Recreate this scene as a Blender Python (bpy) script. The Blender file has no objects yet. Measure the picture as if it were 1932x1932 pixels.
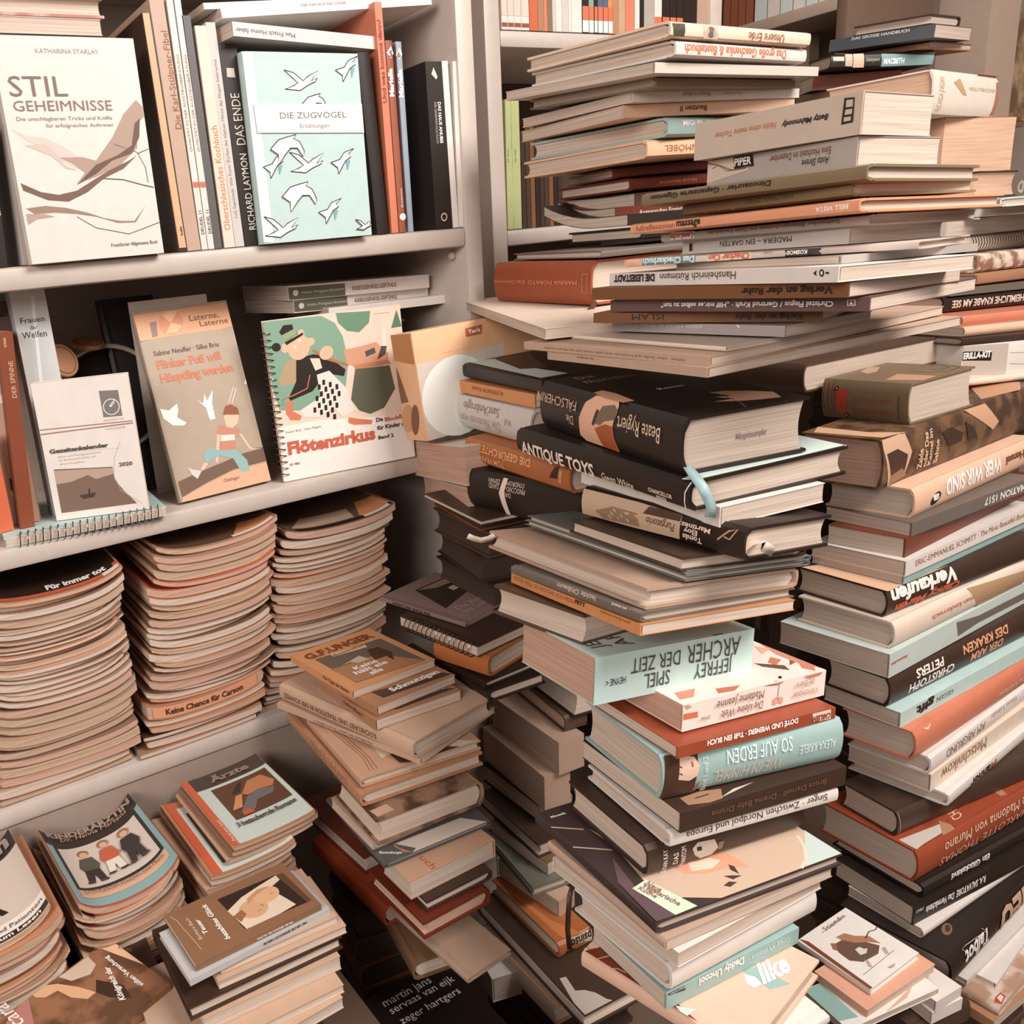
import bpy, bmesh, math, random
from mathutils import Matrix, Vector, Euler
random.seed(7)
S = bpy.context.scene
COL = S.collection
# ------------------------------------------------------------------ camera
cam_data = bpy.data.cameras.new('camera'); cam = bpy.data.objects.new('camera', cam_data); COL.objects.link(cam)
cam.matrix_world = Matrix([[0.86495, 0.217644, -0.452208, 0.0], [-0.493237, 0.202375, -0.846027, 0.0], [-0.092617, 0.954817, 0.282394, 1.25], [0.0, 0.0, 0.0, 1.0]])
cam_data.sensor_width = 36; cam_data.lens = 30.7453; cam_data.shift_x = 0.16667; cam_data.shift_y = 0; cam_data.clip_start = .02
S.camera = cam
# ------------------------------------------------------------------ light and exposure
S.view_settings.view_transform = 'Standard'; S.view_settings.look = 'None'; S.view_settings.gamma = 1
S.view_settings.use_curve_mapping = False; S.view_settings.exposure = 0.0
world = bpy.data.worlds.new('world'); S.world = world; world.use_nodes = True
wb = world.node_tree.nodes['Background']; wb.inputs[0].default_value = (1.0, .84, .75, 1); wb.inputs[1].default_value = .30
def area(name, loc, tgt, sx, sy, e, c):
    d = bpy.data.lights.new(name, 'AREA'); d.shape = 'RECTANGLE'; d.size = sx; d.size_y = sy; d.energy = e; d.color = c
    o = bpy.data.objects.new(name, d); COL.objects.link(o); o.location = loc
    o.rotation_euler = (Vector(tgt)-Vector(loc)).to_track_quat('-Z', 'Y').to_euler(); return o
area('offscreen_lamp', (1.15, -.55, 2.45), (.8, .75, .9), 1.2, .6, 56, (1, .945, .9))
area('offscreen_lamp', (-1.6, -.65, 2.0), (.8, .8, .7), 1.3, .9, 50, (1, .945, .9))  # fill light added to brighten the left-facing sides, no lamp known there
# ------------------------------------------------------------------ materials
def lin(c):
    r = []
    for v in c[:3]:
        v = v/255; r.append(v/12.92 if v <= .04045 else ((v+.055)/1.055)**2.4)
    return (*r, 1)
MATS = {}
def mat(c, rough=.5, kind='flat', c2=None, sc=30, metal=0):
    key = (tuple(c), rough, kind, tuple(c2) if c2 else None, sc, metal)
    if key in MATS: return MATS[key]
    m = bpy.data.materials.new('%s_%d' % (kind, len(MATS))); m.use_nodes = True; nt = m.node_tree; n = nt.nodes; l = nt.links
    b = n['Principled BSDF']; b.inputs['Base Color'].default_value = lin(c); b.inputs['Roughness'].default_value = rough; b.inputs['Metallic'].default_value = metal
    if kind == 'ink': MATS[key] = m; return m
    tc = n.new('ShaderNodeTexCoord'); mp = n.new('ShaderNodeMapping'); nz = n.new('ShaderNodeTexNoise'); cr = n.new('ShaderNodeValToRGB')
    l.new(tc.outputs['Object'], mp.inputs['Vector']); l.new(mp.outputs[0], nz.inputs['Vector']); l.new(nz.outputs['Fac'], cr.inputs[0]); l.new(cr.outputs[0], b.inputs['Base Color'])
    e = cr.color_ramp.elements
    L = lambda k: tuple(min(1, x*k) for x in lin(c)[:3])+(1,)
    if kind == 'pages':          # paper edges: fine sheets lying on each other
        mp.inputs['Scale'].default_value = (7, 7, 900); nz.inputs['Scale'].default_value = 1; nz.inputs['Detail'].default_value = 3
        e[0].position = .32; e[1].position = .62; e[0].color = L(.74); e[1].color = L(1.04)
        bp = n.new('ShaderNodeBump'); bp.inputs['Strength'].default_value = .35; bp.inputs['Distance'].default_value = .0006
        l.new(nz.outputs['Fac'], bp.inputs['Height']); l.new(bp.outputs[0], b.inputs['Normal'])
    elif kind == 'mix':          # two printed colours in soft patches
        nz.inputs['Scale'].default_value = sc; nz.inputs['Detail'].default_value = 5
        e[0].position = .44; e[1].position = .58; e[0].color = lin(c); e[1].color = lin(c2)
    elif kind == 'wood':
        mp.inputs['Scale'].default_value = (3, 40, 40); nz.inputs['Scale'].default_value = 1.2; nz.inputs['Detail'].default_value = 4
        e[0].color = L(.9); e[1].color = L(1.06)
    else:
        nz.inputs['Scale'].default_value = 55; nz.inputs['Detail'].default_value = 6
        e[0].position = .3; e[1].position = .7; e[0].color = L(.955); e[1].color = L(1.02)
    MATS[key] = m; return m
# ------------------------------------------------------------------ objects
def link(o, parent=None):
    COL.objects.link(o)
    if parent: o.parent = parent
    return o
def tag(o, label, cat, group=None):
    o['label'] = label; o['category'] = cat
    if group: o['group'] = group
    return o
def empty(name, M): 
    o = bpy.data.objects.new(name, None); o.empty_display_size = .02; link(o); o.matrix_world = M; return o
def mesh(name, bm, m, parent=None, smooth=35):
    me = bpy.data.meshes.new(name); bmesh.ops.recalc_face_normals(bm, faces=bm.faces); bm.to_mesh(me); bm.free()
    if smooth:
        for p in me.polygons: p.use_smooth = True
        me.set_sharp_from_angle(angle=math.radians(smooth))
    for x in (m if isinstance(m, list) else [m]): me.materials.append(x)
    return link(bpy.data.objects.new(name, me), parent)
def extrude(bm, prof, y0, y1, segs=1, f=None, caps=True):
    f = f or (lambda x, y, z: (x, y, z)); rings = []
    for k in range(segs+1):
        y = y0+(y1-y0)*k/segs; rings.append([bm.verts.new(f(x, y, z)) for x, z in prof])
    n = len(prof)
    for a, b in zip(rings, rings[1:]):
        for i in range(n): bm.faces.new((a[i], a[(i+1) % n], b[(i+1) % n], b[i]))
    if caps: bm.faces.new(rings[0]); bm.faces.new(rings[-1])
def box(bm, a, b):
    v = [bm.verts.new((x, y, z)) for x in (a[0], b[0]) for y in (a[1], b[1]) for z in (a[2], b[2])]
    for q in ((0, 1, 3, 2), (4, 6, 7, 5), (0, 4, 5, 1), (2, 3, 7, 6), (0, 2, 6, 4), (1, 5, 7, 3)): bm.faces.new([v[i] for i in q])
def tube(bm, pts, r, n=6):
    rings = []
    for i, p in enumerate(pts):
        p = Vector(p); d = (Vector(pts[min(i+1, len(pts)-1)])-Vector(pts[max(i-1, 0)])).normalized()
        u = d.orthogonal().normalized() if i == 0 else (u-d*u.dot(d)).normalized(); w = d.cross(u)
        rings.append([bm.verts.new(p+r*(math.cos(6.2832*k/n)*u+math.sin(6.2832*k/n)*w)) for k in range(n)])
    for a, b in zip(rings, rings[1:]):
        for k in range(n): bm.faces.new((a[k], a[(k+1) % n], b[(k+1) % n], b[k]))
    bm.faces.new(rings[0]); bm.faces.new(rings[-1])
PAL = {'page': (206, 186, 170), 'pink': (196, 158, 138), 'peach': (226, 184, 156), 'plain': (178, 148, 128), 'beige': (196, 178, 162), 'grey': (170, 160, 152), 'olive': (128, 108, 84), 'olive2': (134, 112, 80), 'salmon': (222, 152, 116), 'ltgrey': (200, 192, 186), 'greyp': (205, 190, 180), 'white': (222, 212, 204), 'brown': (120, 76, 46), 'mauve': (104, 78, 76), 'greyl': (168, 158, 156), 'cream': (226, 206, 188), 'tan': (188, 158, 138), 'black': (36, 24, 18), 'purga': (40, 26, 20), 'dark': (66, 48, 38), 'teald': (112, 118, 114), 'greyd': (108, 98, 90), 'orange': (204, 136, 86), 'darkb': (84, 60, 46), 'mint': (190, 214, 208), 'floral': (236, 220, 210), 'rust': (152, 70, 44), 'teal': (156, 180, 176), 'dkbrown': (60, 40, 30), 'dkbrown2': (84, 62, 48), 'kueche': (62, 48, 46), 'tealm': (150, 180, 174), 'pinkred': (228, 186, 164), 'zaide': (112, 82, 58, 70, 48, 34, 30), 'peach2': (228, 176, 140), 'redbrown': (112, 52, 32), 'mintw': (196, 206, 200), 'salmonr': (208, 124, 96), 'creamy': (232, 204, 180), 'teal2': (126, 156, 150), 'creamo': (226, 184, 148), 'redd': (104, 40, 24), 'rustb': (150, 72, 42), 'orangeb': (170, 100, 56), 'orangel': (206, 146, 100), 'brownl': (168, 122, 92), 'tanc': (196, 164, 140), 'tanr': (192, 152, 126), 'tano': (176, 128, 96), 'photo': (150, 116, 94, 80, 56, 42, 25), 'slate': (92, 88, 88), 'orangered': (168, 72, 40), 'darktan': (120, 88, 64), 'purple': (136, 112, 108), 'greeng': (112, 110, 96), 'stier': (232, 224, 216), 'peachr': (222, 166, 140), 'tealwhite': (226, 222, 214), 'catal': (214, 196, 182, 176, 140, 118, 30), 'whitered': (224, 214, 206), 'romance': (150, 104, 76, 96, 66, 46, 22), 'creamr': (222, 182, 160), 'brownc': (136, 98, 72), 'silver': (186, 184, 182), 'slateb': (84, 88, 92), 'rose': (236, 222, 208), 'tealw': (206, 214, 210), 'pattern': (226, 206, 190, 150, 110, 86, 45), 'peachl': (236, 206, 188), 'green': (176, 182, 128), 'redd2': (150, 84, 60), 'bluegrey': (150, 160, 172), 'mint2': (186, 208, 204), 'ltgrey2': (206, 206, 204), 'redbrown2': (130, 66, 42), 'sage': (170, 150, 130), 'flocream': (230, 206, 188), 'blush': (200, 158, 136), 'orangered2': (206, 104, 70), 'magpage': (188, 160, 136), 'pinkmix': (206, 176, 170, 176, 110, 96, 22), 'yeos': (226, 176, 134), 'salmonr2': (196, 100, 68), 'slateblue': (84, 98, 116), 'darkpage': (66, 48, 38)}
def cmat(c, rough=.45):
    if isinstance(c, str): c = PAL[c]
    if len(c) == 3: return mat(c, rough)
    return mat(c[0:3], rough, 'mix', c[3:6], c[6] if len(c) > 6 else 40)
def pmat(c): return mat(PAL[c] if isinstance(c, str) else c, .9, 'pages')
# a book lies along its own axes: spine at x=0, fore-edge at x=W, tail y=0, head y=H, back cover z=0, front cover z=T
def spine_x(form, T, z):
    a = 2*z/T-1
    if form == 'hard': bl = min(.006, T*.14); return bl*(.75*a*a-.15)
    if form == 'mag': return T*.5*(1-math.sqrt(max(0, 1-a*a)))*.8
    return 0
def book(name, M, W, H, T, form, cov, pg='page', warp=0):
    bend_ = warp
    r = empty(name, M); cm = cmat(cov); pm = pmat(pg)
    f = lambda x, y, z: (x, y, z+warp*max(0, x/W-.35)**2*2.4)
    n = 8; bm = bmesh.new()
    if form == 'box':
        box(bm, (0, 0, 0), (W, H, T)); bmesh.ops.bevel(bm, geom=list(bm.edges), offset=.0012, segments=2, affect='EDGES', profile=.5)
        mesh('carton', bm, cm, r); return r
    if form == 'spiral':
        c = .0012
        for nm, z0, z1, m in (('back_cover', 0, c, cm), ('pages', c, T-c, pm), ('front_cover', T-c, T, cm)):
            b2 = bmesh.new(); e = .0015 if nm == 'pages' else 0; box(b2, (.002, e, z0), (W-e, H-e, z1)); mesh(nm, b2, m, r, 0)
        R_ = T*.5+.0035; turns = int(H*.92/.0085); pts = []
        for k in range(turns*14+1):
            a = 6.2832*k/14; pts.append((.004+R_*math.cos(a)*.9, H*.04+.0085*k/14, T/2+R_*math.sin(a)))
        tube(bm, pts, .0008, 5); mesh('wire_binding', bm, mat((120, 105, 92), .3, 'ink', metal=.9), r); return r
    zs = [T*k/n for k in range(n+1)]
    if form == 'hard':
        c = min(.0028, T*.17); e = .003
        out = [(W, 0), (.011, 0), (.0085, .0007), (.006, 0)]+[(spine_x(form, T, z), z) for z in zs[1:-1]]+[(.006, T), (.0085, T-.0007), (.011, T), (W, T)]
        inn = [(W, T-c), (.008, T-c)]+[(spine_x(form, T, z)+c, z) for z in reversed(zs[2:-2])]+[(.008, c), (W, c)]
        extrude(bm, out+inn, 0, H, 3, f)
    else:
        c = min(.0007, T*.12); e = .0006
        q = T*.25 if form == 'mag' else .0008
        fl_ = [(W*(1-k/8)+q*k/8, 0) for k in range(8)] if warp else [(W, 0)]; tp_ = [(x, T) for x, z in reversed(fl_)]
        out = fl_+[(q, 0)]+[(spine_x(form, T, z), z) for z in zs[(1 if form == 'mag' else 0):(-1 if form == 'mag' else n+1)]]+[(q, T)]+tp_
        inn = [(x, T-c) for x, z in fl_]+[(q+c, T-c)]+[(spine_x(form, T, z)+c*1.5, z) for z in reversed(zs[2:-2])]+[(q+c, c)]+[(x, c) for x, z in reversed(fl_)]
        extrude(bm, out+inn, 0, H, 3, f)
    mesh('cover', bm, cm, r)
    bm = bmesh.new(); cc = .0045 if form == 'hard' and T > .018 else .0006
    fe = [(W-e-cc*(1-(2*k/n-1)**2), c+(T-2*c)*k/n) for k in range(n+1)]
    x0 = spine_x(form, T, T/2)+c*1.6
    k0 = max(x0, .003)
    if form == 'hard': pr = [(k0+.006*(2*k/n-1)**2, c+(T-2*c)*k/n) for k in range(n, -1, -1)]
    else:
        xs_ = [W*(1-k/8)+k0*k/8 for k in range(1, 8)] if warp else []
        pr = [(x, T-c) for x in xs_]+[(k0, T-c), (k0, c)]+[(x, c) for x in reversed(xs_)]
    extrude(bm, fe+pr, e, H-e, 3, f); mesh('pages', bm, pm, r)
    return r
JOBS = []
FACES = {}
def on_face(face, dims, form, u, v, lift, bend=None):
    W, H, T = dims
    if face == 'S': return Vector((spine_x(form, T, min(max(v, 0), T))-lift, u, v))
    if face == 'T': return Vector((u, v, T+lift+(bend(u, v) if bend else 0)))
    if face == 'F': return Vector((W+lift, u, v))
    if face == 'A': return Vector((u, -lift, v+(bend(u, 0) if bend else 0)))
    if face == 'Z': return Vector((u, H+lift, v))
def art(root, dims, form, shapes, bend=None, name='cover_artwork', step=None):
    cols = []; bm = bmesh.new()
    for i, (face, c, pts) in enumerate(shapes):
        c = tuple(c)
        if c not in cols: cols.append(c)
        b2 = bmesh.new(); vs = [b2.verts.new((u, v, 0)) for u, v in pts]
        try: b2.faces.new(vs)
        except ValueError: b2.free(); continue
        bmesh.ops.triangulate(b2, faces=b2.faces)
        if bend or face == 'S':
            for _ in range(6):
                ed = [e for e in b2.edges if e.calc_length() > (.005 if bend else .009)]
                if not ed: break
                bmesh.ops.subdivide_edges(b2, edges=ed, cuts=1); bmesh.ops.triangulate(b2, faces=b2.faces)
        mp = {v: bm.verts.new(on_face(face, dims, form, v.co.x, v.co.y, (.0006+.0002*i) if bend else (.0004+.00009*i) if face == 'S' else (.0002+.00001*i), bend)) for v in b2.verts}
        for f in b2.faces:
            try: q = bm.faces.new([mp[v] for v in f.verts]); q.material_index = cols.index(c)
            except ValueError: pass
        b2.free()
    me = bpy.data.meshes.new(name); bm.to_mesh(me); bm.free()
    for c in cols: me.materials.append(mat(c, .5, 'ink'))
    return link(bpy.data.objects.new(name, me), root)
def text(root, dims, form, face, s, O, X, Y, c, style='', bend=None, lift=.0006):
    cu = bpy.data.curves.new('lettering', 'FONT'); cu.body = s; cu.size = 1; cu.resolution_u = 2
    if 'b' in style: cu.offset = .028
    if 'B' in style: cu.offset = .045
    if 'i' in style: cu.shear = .22
    o = bpy.data.objects.new('lettering', cu); COL.objects.link(o)
    JOBS.append((o, root, dims, form, face, O, X, Y, c, bend, lift))
def flush_text():
    dg = bpy.context.evaluated_depsgraph_get(); dg.update()
    for o, root, dims, form, face, O, X, Y, c, bend, lift in JOBS:
        me = bpy.data.meshes.new_from_object(o.evaluated_get(dg)); vs = [v.co.copy() for v in me.vertices]
        if vs:
            x0 = min(v.x for v in vs); x1 = max(v.x for v in vs); y1 = max(v.y for v in vs); y0 = min(0, min(v.y for v in vs)) if False else 0
            for v, q in zip(me.vertices, vs):
                a = (q.x-x0)/max(1e-6, x1-x0); b = (q.y-y0)/max(1e-6, y1-y0)
                v.co = (O[0]+a*X[0]+b*Y[0], O[1]+a*X[1]+b*Y[1], 0)
            if bend or (face == 'S' and form == 'hard'):      # long strokes follow the curved surface
                b2 = bmesh.new(); b2.from_mesh(me)
                for _ in range(5):
                    ed = [e for e in b2.edges if (abs(e.verts[0].co.y-e.verts[1].co.y) > .0035 if not bend else e.calc_length() > .004)]
                    if not ed: break
                    bmesh.ops.subdivide_edges(b2, edges=ed, cuts=1); bmesh.ops.triangulate(b2, faces=b2.faces)
                b2.to_mesh(me); b2.free()
            for v in me.vertices: v.co = on_face(face, dims, form, v.co.x, v.co.y, lift, bend)
        me.materials.clear(); me.materials.append(mat(c, .5, 'ink'))
        t = bpy.data.objects.new('lettering', me); link(t, root); cu = o.data; bpy.data.objects.remove(o); bpy.data.curves.remove(cu)
    JOBS.clear()
def pose(loc, eul): return Matrix.Translation(loc) @ Euler(eul).to_matrix().to_4x4()
NAMES = {'hard': 'hardcover_book', 'paper': 'paperback_book', 'mag': 'magazine', 'spiral': 'spiral_notebook', 'box': 'cardboard_box'}
CATS = {'hard': 'book', 'paper': 'book', 'mag': 'magazine', 'spiral': 'notebook', 'box': 'box'}
# ------------------------------------------------------------------ the room
def struct(name, bm, m):
    o = mesh(name, bm, m, None, 0); o['kind'] = 'structure'; return o
def slab(name, a, b, m):
    bm = bmesh.new(); box(bm, a, b); return struct(name, bm, m)
slab('floor', (-2.4, -3, -.05), (3.4, 3, 0), mat((112, 92, 76), .6, 'wood'))
slab('wall_back', (-2.4, 1.9, 0), (3.4, 2, 2.9), mat((190, 172, 158), .9))
slab('wall_right', (3.3, -3, 0), (3.4, 1.9, 2.9), mat((190, 172, 158), .9))
slab('wall_left', (-2.4, -3, 0), (-2.3, 1.9, 2.9), mat((190, 172, 158), .9))
lam = mat((194, 180, 170), .45); lamd = mat((158, 140, 128), .6); edge = mat((206, 178, 156), .4)
def board(name, a, b, m, par, bev=.0025):
    bm = bmesh.new(); box(bm, a, b)
    if bev: bmesh.ops.bevel(bm, geom=list(bm.edges), offset=bev, segments=2, affect='EDGES', profile=.5)
    return mesh(name, bm, m, par, 30)
def bookcase(name, x0, x1, yf, depth, shelves, top, post, label, plinth=None, th=.026, bk=None):
    r = empty(name, Matrix.Translation(((x0+x1)/2, yf, 0))); tag(r, label, 'bookcase'); o = (x0+x1)/2
    B = lambda n, a, b, m, bev=.0025: board(n, (a[0]-o, a[1]-yf, a[2]), (b[0]-o, b[1]-yf, b[2]), m, r, bev)
    B('side_panel', (x0, yf, 0), (x0+post, yf+depth, top), lam); B('side_panel', (x1-post, yf, 0), (x1, yf+depth, top), lam)
    B('back_panel', (x0+post, yf+depth-.006, 0), (x1-post, yf+depth, top), bk or lamd, 0)
    for z in shelves: B('shelf', (x0+post, yf, z-th), (x1-post, yf+depth-.006, z), lam, .006)
    if plinth: B('plinth', (x0+post, yf+.003, 0), (x1-post, yf+.02, plinth), lamd, 0)  # plinth takes the darker laminate, shade down there put into its colour
    return r, o
Z1, Z2, Z3 = 1.2690, 0.9609, 0.6393; YF = 1.03
bc, bo = bookcase('bookcase', -.35, .819, YF, .29, [Z3, Z2, Z1, 1.63], 1.95, .028, 'pale laminated bookcase on the left with books facing out and magazine stacks', Z3-.027)
for z in (Z1, Z2):
    bm = bmesh.new(); bmesh.ops.create_uvsphere(bm, u_segments=12, v_segments=8, radius=.006); bmesh.ops.translate(bm, verts=bm.verts, vec=(.786-bo, .03, z-.037)); mesh('shelf_peg', bm, lam, bc)
bookcase('bookcase', .977, 1.532, 1.2, .28, [.35, .65, .955, 1.261, 1.565], 1.95, .031, 'pale bookcase behind the tall centre pile with a packed row of spines', bk=mat((74, 54, 42), .7))  # back panel colour darkened to carry the shade deep in the bays
r = empty('bookcase', Matrix.Translation((2.15, 1.27, 0))); tag(r, 'dark brown bookcase end standing in the far right corner', 'bookcase')
dk = mat((112, 88, 72), .6)
board('side_panel', (-.15, -.015, 0), (.17, .01, 2.2), dk, r); 
for z in (1.05, 1.35, 1.676, 1.97): board('shelf', (-.15, .01, z-.026), (.17, .6, z), mat((166, 146, 130), .5), r)
board('back_panel', (.17, -.015, 0), (.18, .6, 2.2), dk, r, 0)
slab('trim_1', (2.62, 1.28, 0), (2.76, 1.4, 2.9), mat((196, 172, 154), .7))
slab('trim_2', (2.3, 1.6, 0), (2.66, 1.62, 2.9), mat((150, 128, 112), .8))
bm = bmesh.new(); box(bm, (-.16, -.09, 0), (.15, .09, 1.2)); t = empty('side_table', Matrix.Translation((1.99, 1.16, 0))); tag(t, 'narrow brown cabinet holding up the small pile in the far right corner', 'cabinet')
board('carcass', (-.16, -.085, 0), (.16, .09, 1.4743), dk, t)
t = empty('picture', Matrix.Translation((2.46, 1.56, 1.60))); tag(t, 'black and white print leaning in the far corner above the small book pile', 'picture')
board('print', (-.13, -.01, -.06), (.13, .01, .2), mat((214, 214, 208, ), .6), t); 
board('dark_mount', (-.115, -.014, -.05), (.0, -.009, .19), mat((70, 56, 48, ), .6, 'mix', (150, 128, 112), 18), t, 0)
t = empty('picture', Matrix.Translation((2.86, 1.34, 1.55))); tag(t, 'brown framed picture at the far right edge', 'picture')
board('frame', (-.1, -.01, -.14), (.1, .01, .14), mat((150, 118, 92), .5), t); board('print', (-.085, -.014, -.125), (.085, -.009, .125), mat((120, 92, 70), .6, 'mix', (190, 160, 130), 14), t, 0)
t = empty('storage_bench', Matrix.Translation((0, .8, 0))); tag(t, 'low dark bench in front of the left bookcase under the magazine piles', 'bench')
bd_ = mat((84, 64, 50), .7); board('seat_board', (-.35, -.27, .425), (.345, .228, .45), bd_, t); board('front_panel', (-.35, -.25, 0), (.345, -.235, .425), bd_, t, 0)  # bench brown deepened so its colour holds the shade at lower left
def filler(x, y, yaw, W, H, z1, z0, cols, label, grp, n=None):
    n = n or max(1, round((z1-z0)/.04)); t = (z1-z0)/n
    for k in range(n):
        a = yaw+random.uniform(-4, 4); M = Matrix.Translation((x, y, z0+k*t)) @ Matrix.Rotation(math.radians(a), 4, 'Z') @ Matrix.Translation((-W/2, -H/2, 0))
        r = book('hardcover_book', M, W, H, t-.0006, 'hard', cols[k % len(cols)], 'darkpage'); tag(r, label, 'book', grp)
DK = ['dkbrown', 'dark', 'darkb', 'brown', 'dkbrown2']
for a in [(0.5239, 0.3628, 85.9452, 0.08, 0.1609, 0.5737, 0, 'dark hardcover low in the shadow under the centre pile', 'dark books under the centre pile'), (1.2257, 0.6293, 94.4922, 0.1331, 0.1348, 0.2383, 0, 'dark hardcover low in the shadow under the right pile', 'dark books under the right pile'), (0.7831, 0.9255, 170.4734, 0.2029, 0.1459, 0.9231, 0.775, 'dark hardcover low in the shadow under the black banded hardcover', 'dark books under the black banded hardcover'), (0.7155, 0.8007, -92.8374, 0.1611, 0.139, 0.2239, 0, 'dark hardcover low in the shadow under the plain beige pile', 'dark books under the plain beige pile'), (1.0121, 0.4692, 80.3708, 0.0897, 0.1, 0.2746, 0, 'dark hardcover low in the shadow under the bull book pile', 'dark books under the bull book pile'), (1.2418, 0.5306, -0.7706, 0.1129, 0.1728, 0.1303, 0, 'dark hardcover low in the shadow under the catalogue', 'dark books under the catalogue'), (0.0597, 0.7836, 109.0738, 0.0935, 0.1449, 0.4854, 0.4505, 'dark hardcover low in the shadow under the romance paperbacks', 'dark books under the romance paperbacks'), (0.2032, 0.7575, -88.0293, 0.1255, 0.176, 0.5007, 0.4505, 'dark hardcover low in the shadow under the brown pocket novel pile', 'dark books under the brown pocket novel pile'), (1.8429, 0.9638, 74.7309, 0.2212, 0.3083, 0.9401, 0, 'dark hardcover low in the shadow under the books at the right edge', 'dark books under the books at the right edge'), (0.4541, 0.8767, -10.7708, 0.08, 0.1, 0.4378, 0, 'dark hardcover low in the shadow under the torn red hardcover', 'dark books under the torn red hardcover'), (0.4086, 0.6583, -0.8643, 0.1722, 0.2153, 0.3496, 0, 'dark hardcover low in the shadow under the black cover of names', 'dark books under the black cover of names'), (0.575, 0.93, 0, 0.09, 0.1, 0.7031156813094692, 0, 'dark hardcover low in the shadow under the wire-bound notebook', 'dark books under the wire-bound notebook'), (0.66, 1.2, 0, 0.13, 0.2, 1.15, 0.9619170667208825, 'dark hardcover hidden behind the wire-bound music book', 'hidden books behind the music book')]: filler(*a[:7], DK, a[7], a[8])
# ------------------------------------------------------------------ magazines
def magazine(M, w, d, t, bend, fold, cov, pg, label, grp, cat='magazine'):
    r = empty('magazine', M); tag(r, label, cat, grp); n = 16; c = min(.0006, t*.16); R_ = t/2
    def path(o):                       # from the open edge along the bottom, round the fold, back along the top
        P_ = []; h = R_-o
        xs = [w-(w-R_)*k/n for k in range(n+1)]
        for x in xs: P_.append((x, R_-h))
        for k in range(1, 6): a = math.pi*k/6; P_.append((R_-h*math.sin(a), R_-h*math.cos(a)))
        for x in reversed(xs): P_.append((x, R_+h))
        if fold: P_ = [(w-x, z) for x, z in P_]
        return P_
    f = lambda x, y, z: (x, y, z+bend(x/w, y/d))
    bm = bmesh.new(); extrude(bm, path(0)+path(c)[::-1], 0, d, 3, f); mesh('cover', bm, cmat(cov), r)
    bm = bmesh.new(); extrude(bm, path(c), .0008, d-.0008, 3, f); mesh('pages', bm, pmat(pg), r)
    return r
MC = [(196, 156, 128), (166, 128, 104), (190, 132, 98), (140, 108, 88), (206, 172, 146), (70, 52, 42), (186, 96, 66), (120, 92, 76)]
MP = ['page', 'magpage', 'pink']
ordw = ['first', 'second', 'third', 'fourth', 'fifth', 'sixth', 'seventh', 'eighth', 'ninth', 'tenth', 'eleventh', 'twelfth', 'thirteenth', 'fourteenth', 'fifteenth', 'sixteenth', 'seventeenth', 'eighteenth', 'nineteenth', 'twentieth']
ordw += ['twenty-'+q for q in ordw[:9]] + ['thirtieth']+['thirty-'+q for q in ordw[:9]]
TOPS = {}
def mag_stack(x0, x1, y, z0, z1, n, where, curl, yaw=0, d=.2, drift=0, tmin=.6, fixed={}, skew=0, gr=None, lean=0):
    hs = [random.uniform(tmin, 1.5) for _ in range(n)]; 
    for k, v in fixed.items(): hs[k] = v
    s = (z1-z0)/sum(hs); z = z0; A = 0
    for k in range(n):
        t = hs[k]*s; A = curl*min(1, (k+1)/(n*.3))*(1+.06*math.sin(k*1.7)); w = (x1-x0)+random.uniform(-.005, .005); dx = drift*k/n+random.uniform(-.0055, .0055)+lean*math.sin(k/n*6)
        sh = random.uniform(-.3, .3)*skew
        bend = lambda u, v, A=A, sh=sh: A*((2*u-1)**2*.5+abs(2*u-1)**5*.5)*(1+sh*(u-.5))
        M = Matrix.Translation((x0+dx, y+random.uniform(-.003, .003), z)) @ Matrix.Rotation(math.radians(yaw+random.uniform(-2, 2)), 4, 'Z')
        fold = (k//4) % 2
        c = MC[random.randrange(5)] if random.random() < .6 else MC[random.randrange(len(MC))]
        i = n-1-k; lab = ('topmost' if i == 0 else ordw[i]+' from the top')+' magazine of '+where
        r = magazine(M, w, d, t-.0011, bend, fold, c, MP[random.randrange(3)], lab, gr or 'magazines in '+where)
        z += t; TOPS[where] = (r, (w, d, t-.0011), bend); TOPS[where, k] = TOPS[where]
mag_stack(.045, .215, YF+.004, Z3+.0005, .895, 30, 'the left shelf stack', .018, drift=.03, lean=.006)
mag_stack(.224, .394, YF+.004, Z3+.0005, .905, 28, 'the middle shelf stack', .016, drift=.066, lean=.006, fixed={5: 2.4})
mag_stack(.402, .585, YF+.012, Z3+.0005, .885, 28, 'the right shelf stack', .013, drift=.066, lean=.008)
mag_stack(-.055, .066, .843, .451, .598, 16, 'the left pile on the low bench', .022, yaw=5, d=.17)
mag_stack(.088, .205, .855, .451, .583, 16, 'the curled pile', .024, yaw=4, d=.165)
mag_stack(.232, .345, .845, .451, .572, 14, 'the pile beside the curled pile', .006, yaw=3, d=.172)
mag_stack(.262, .378, .848, .574, .598, 3, 'the pile with orange spines', .004, yaw=3, d=.165)

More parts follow.
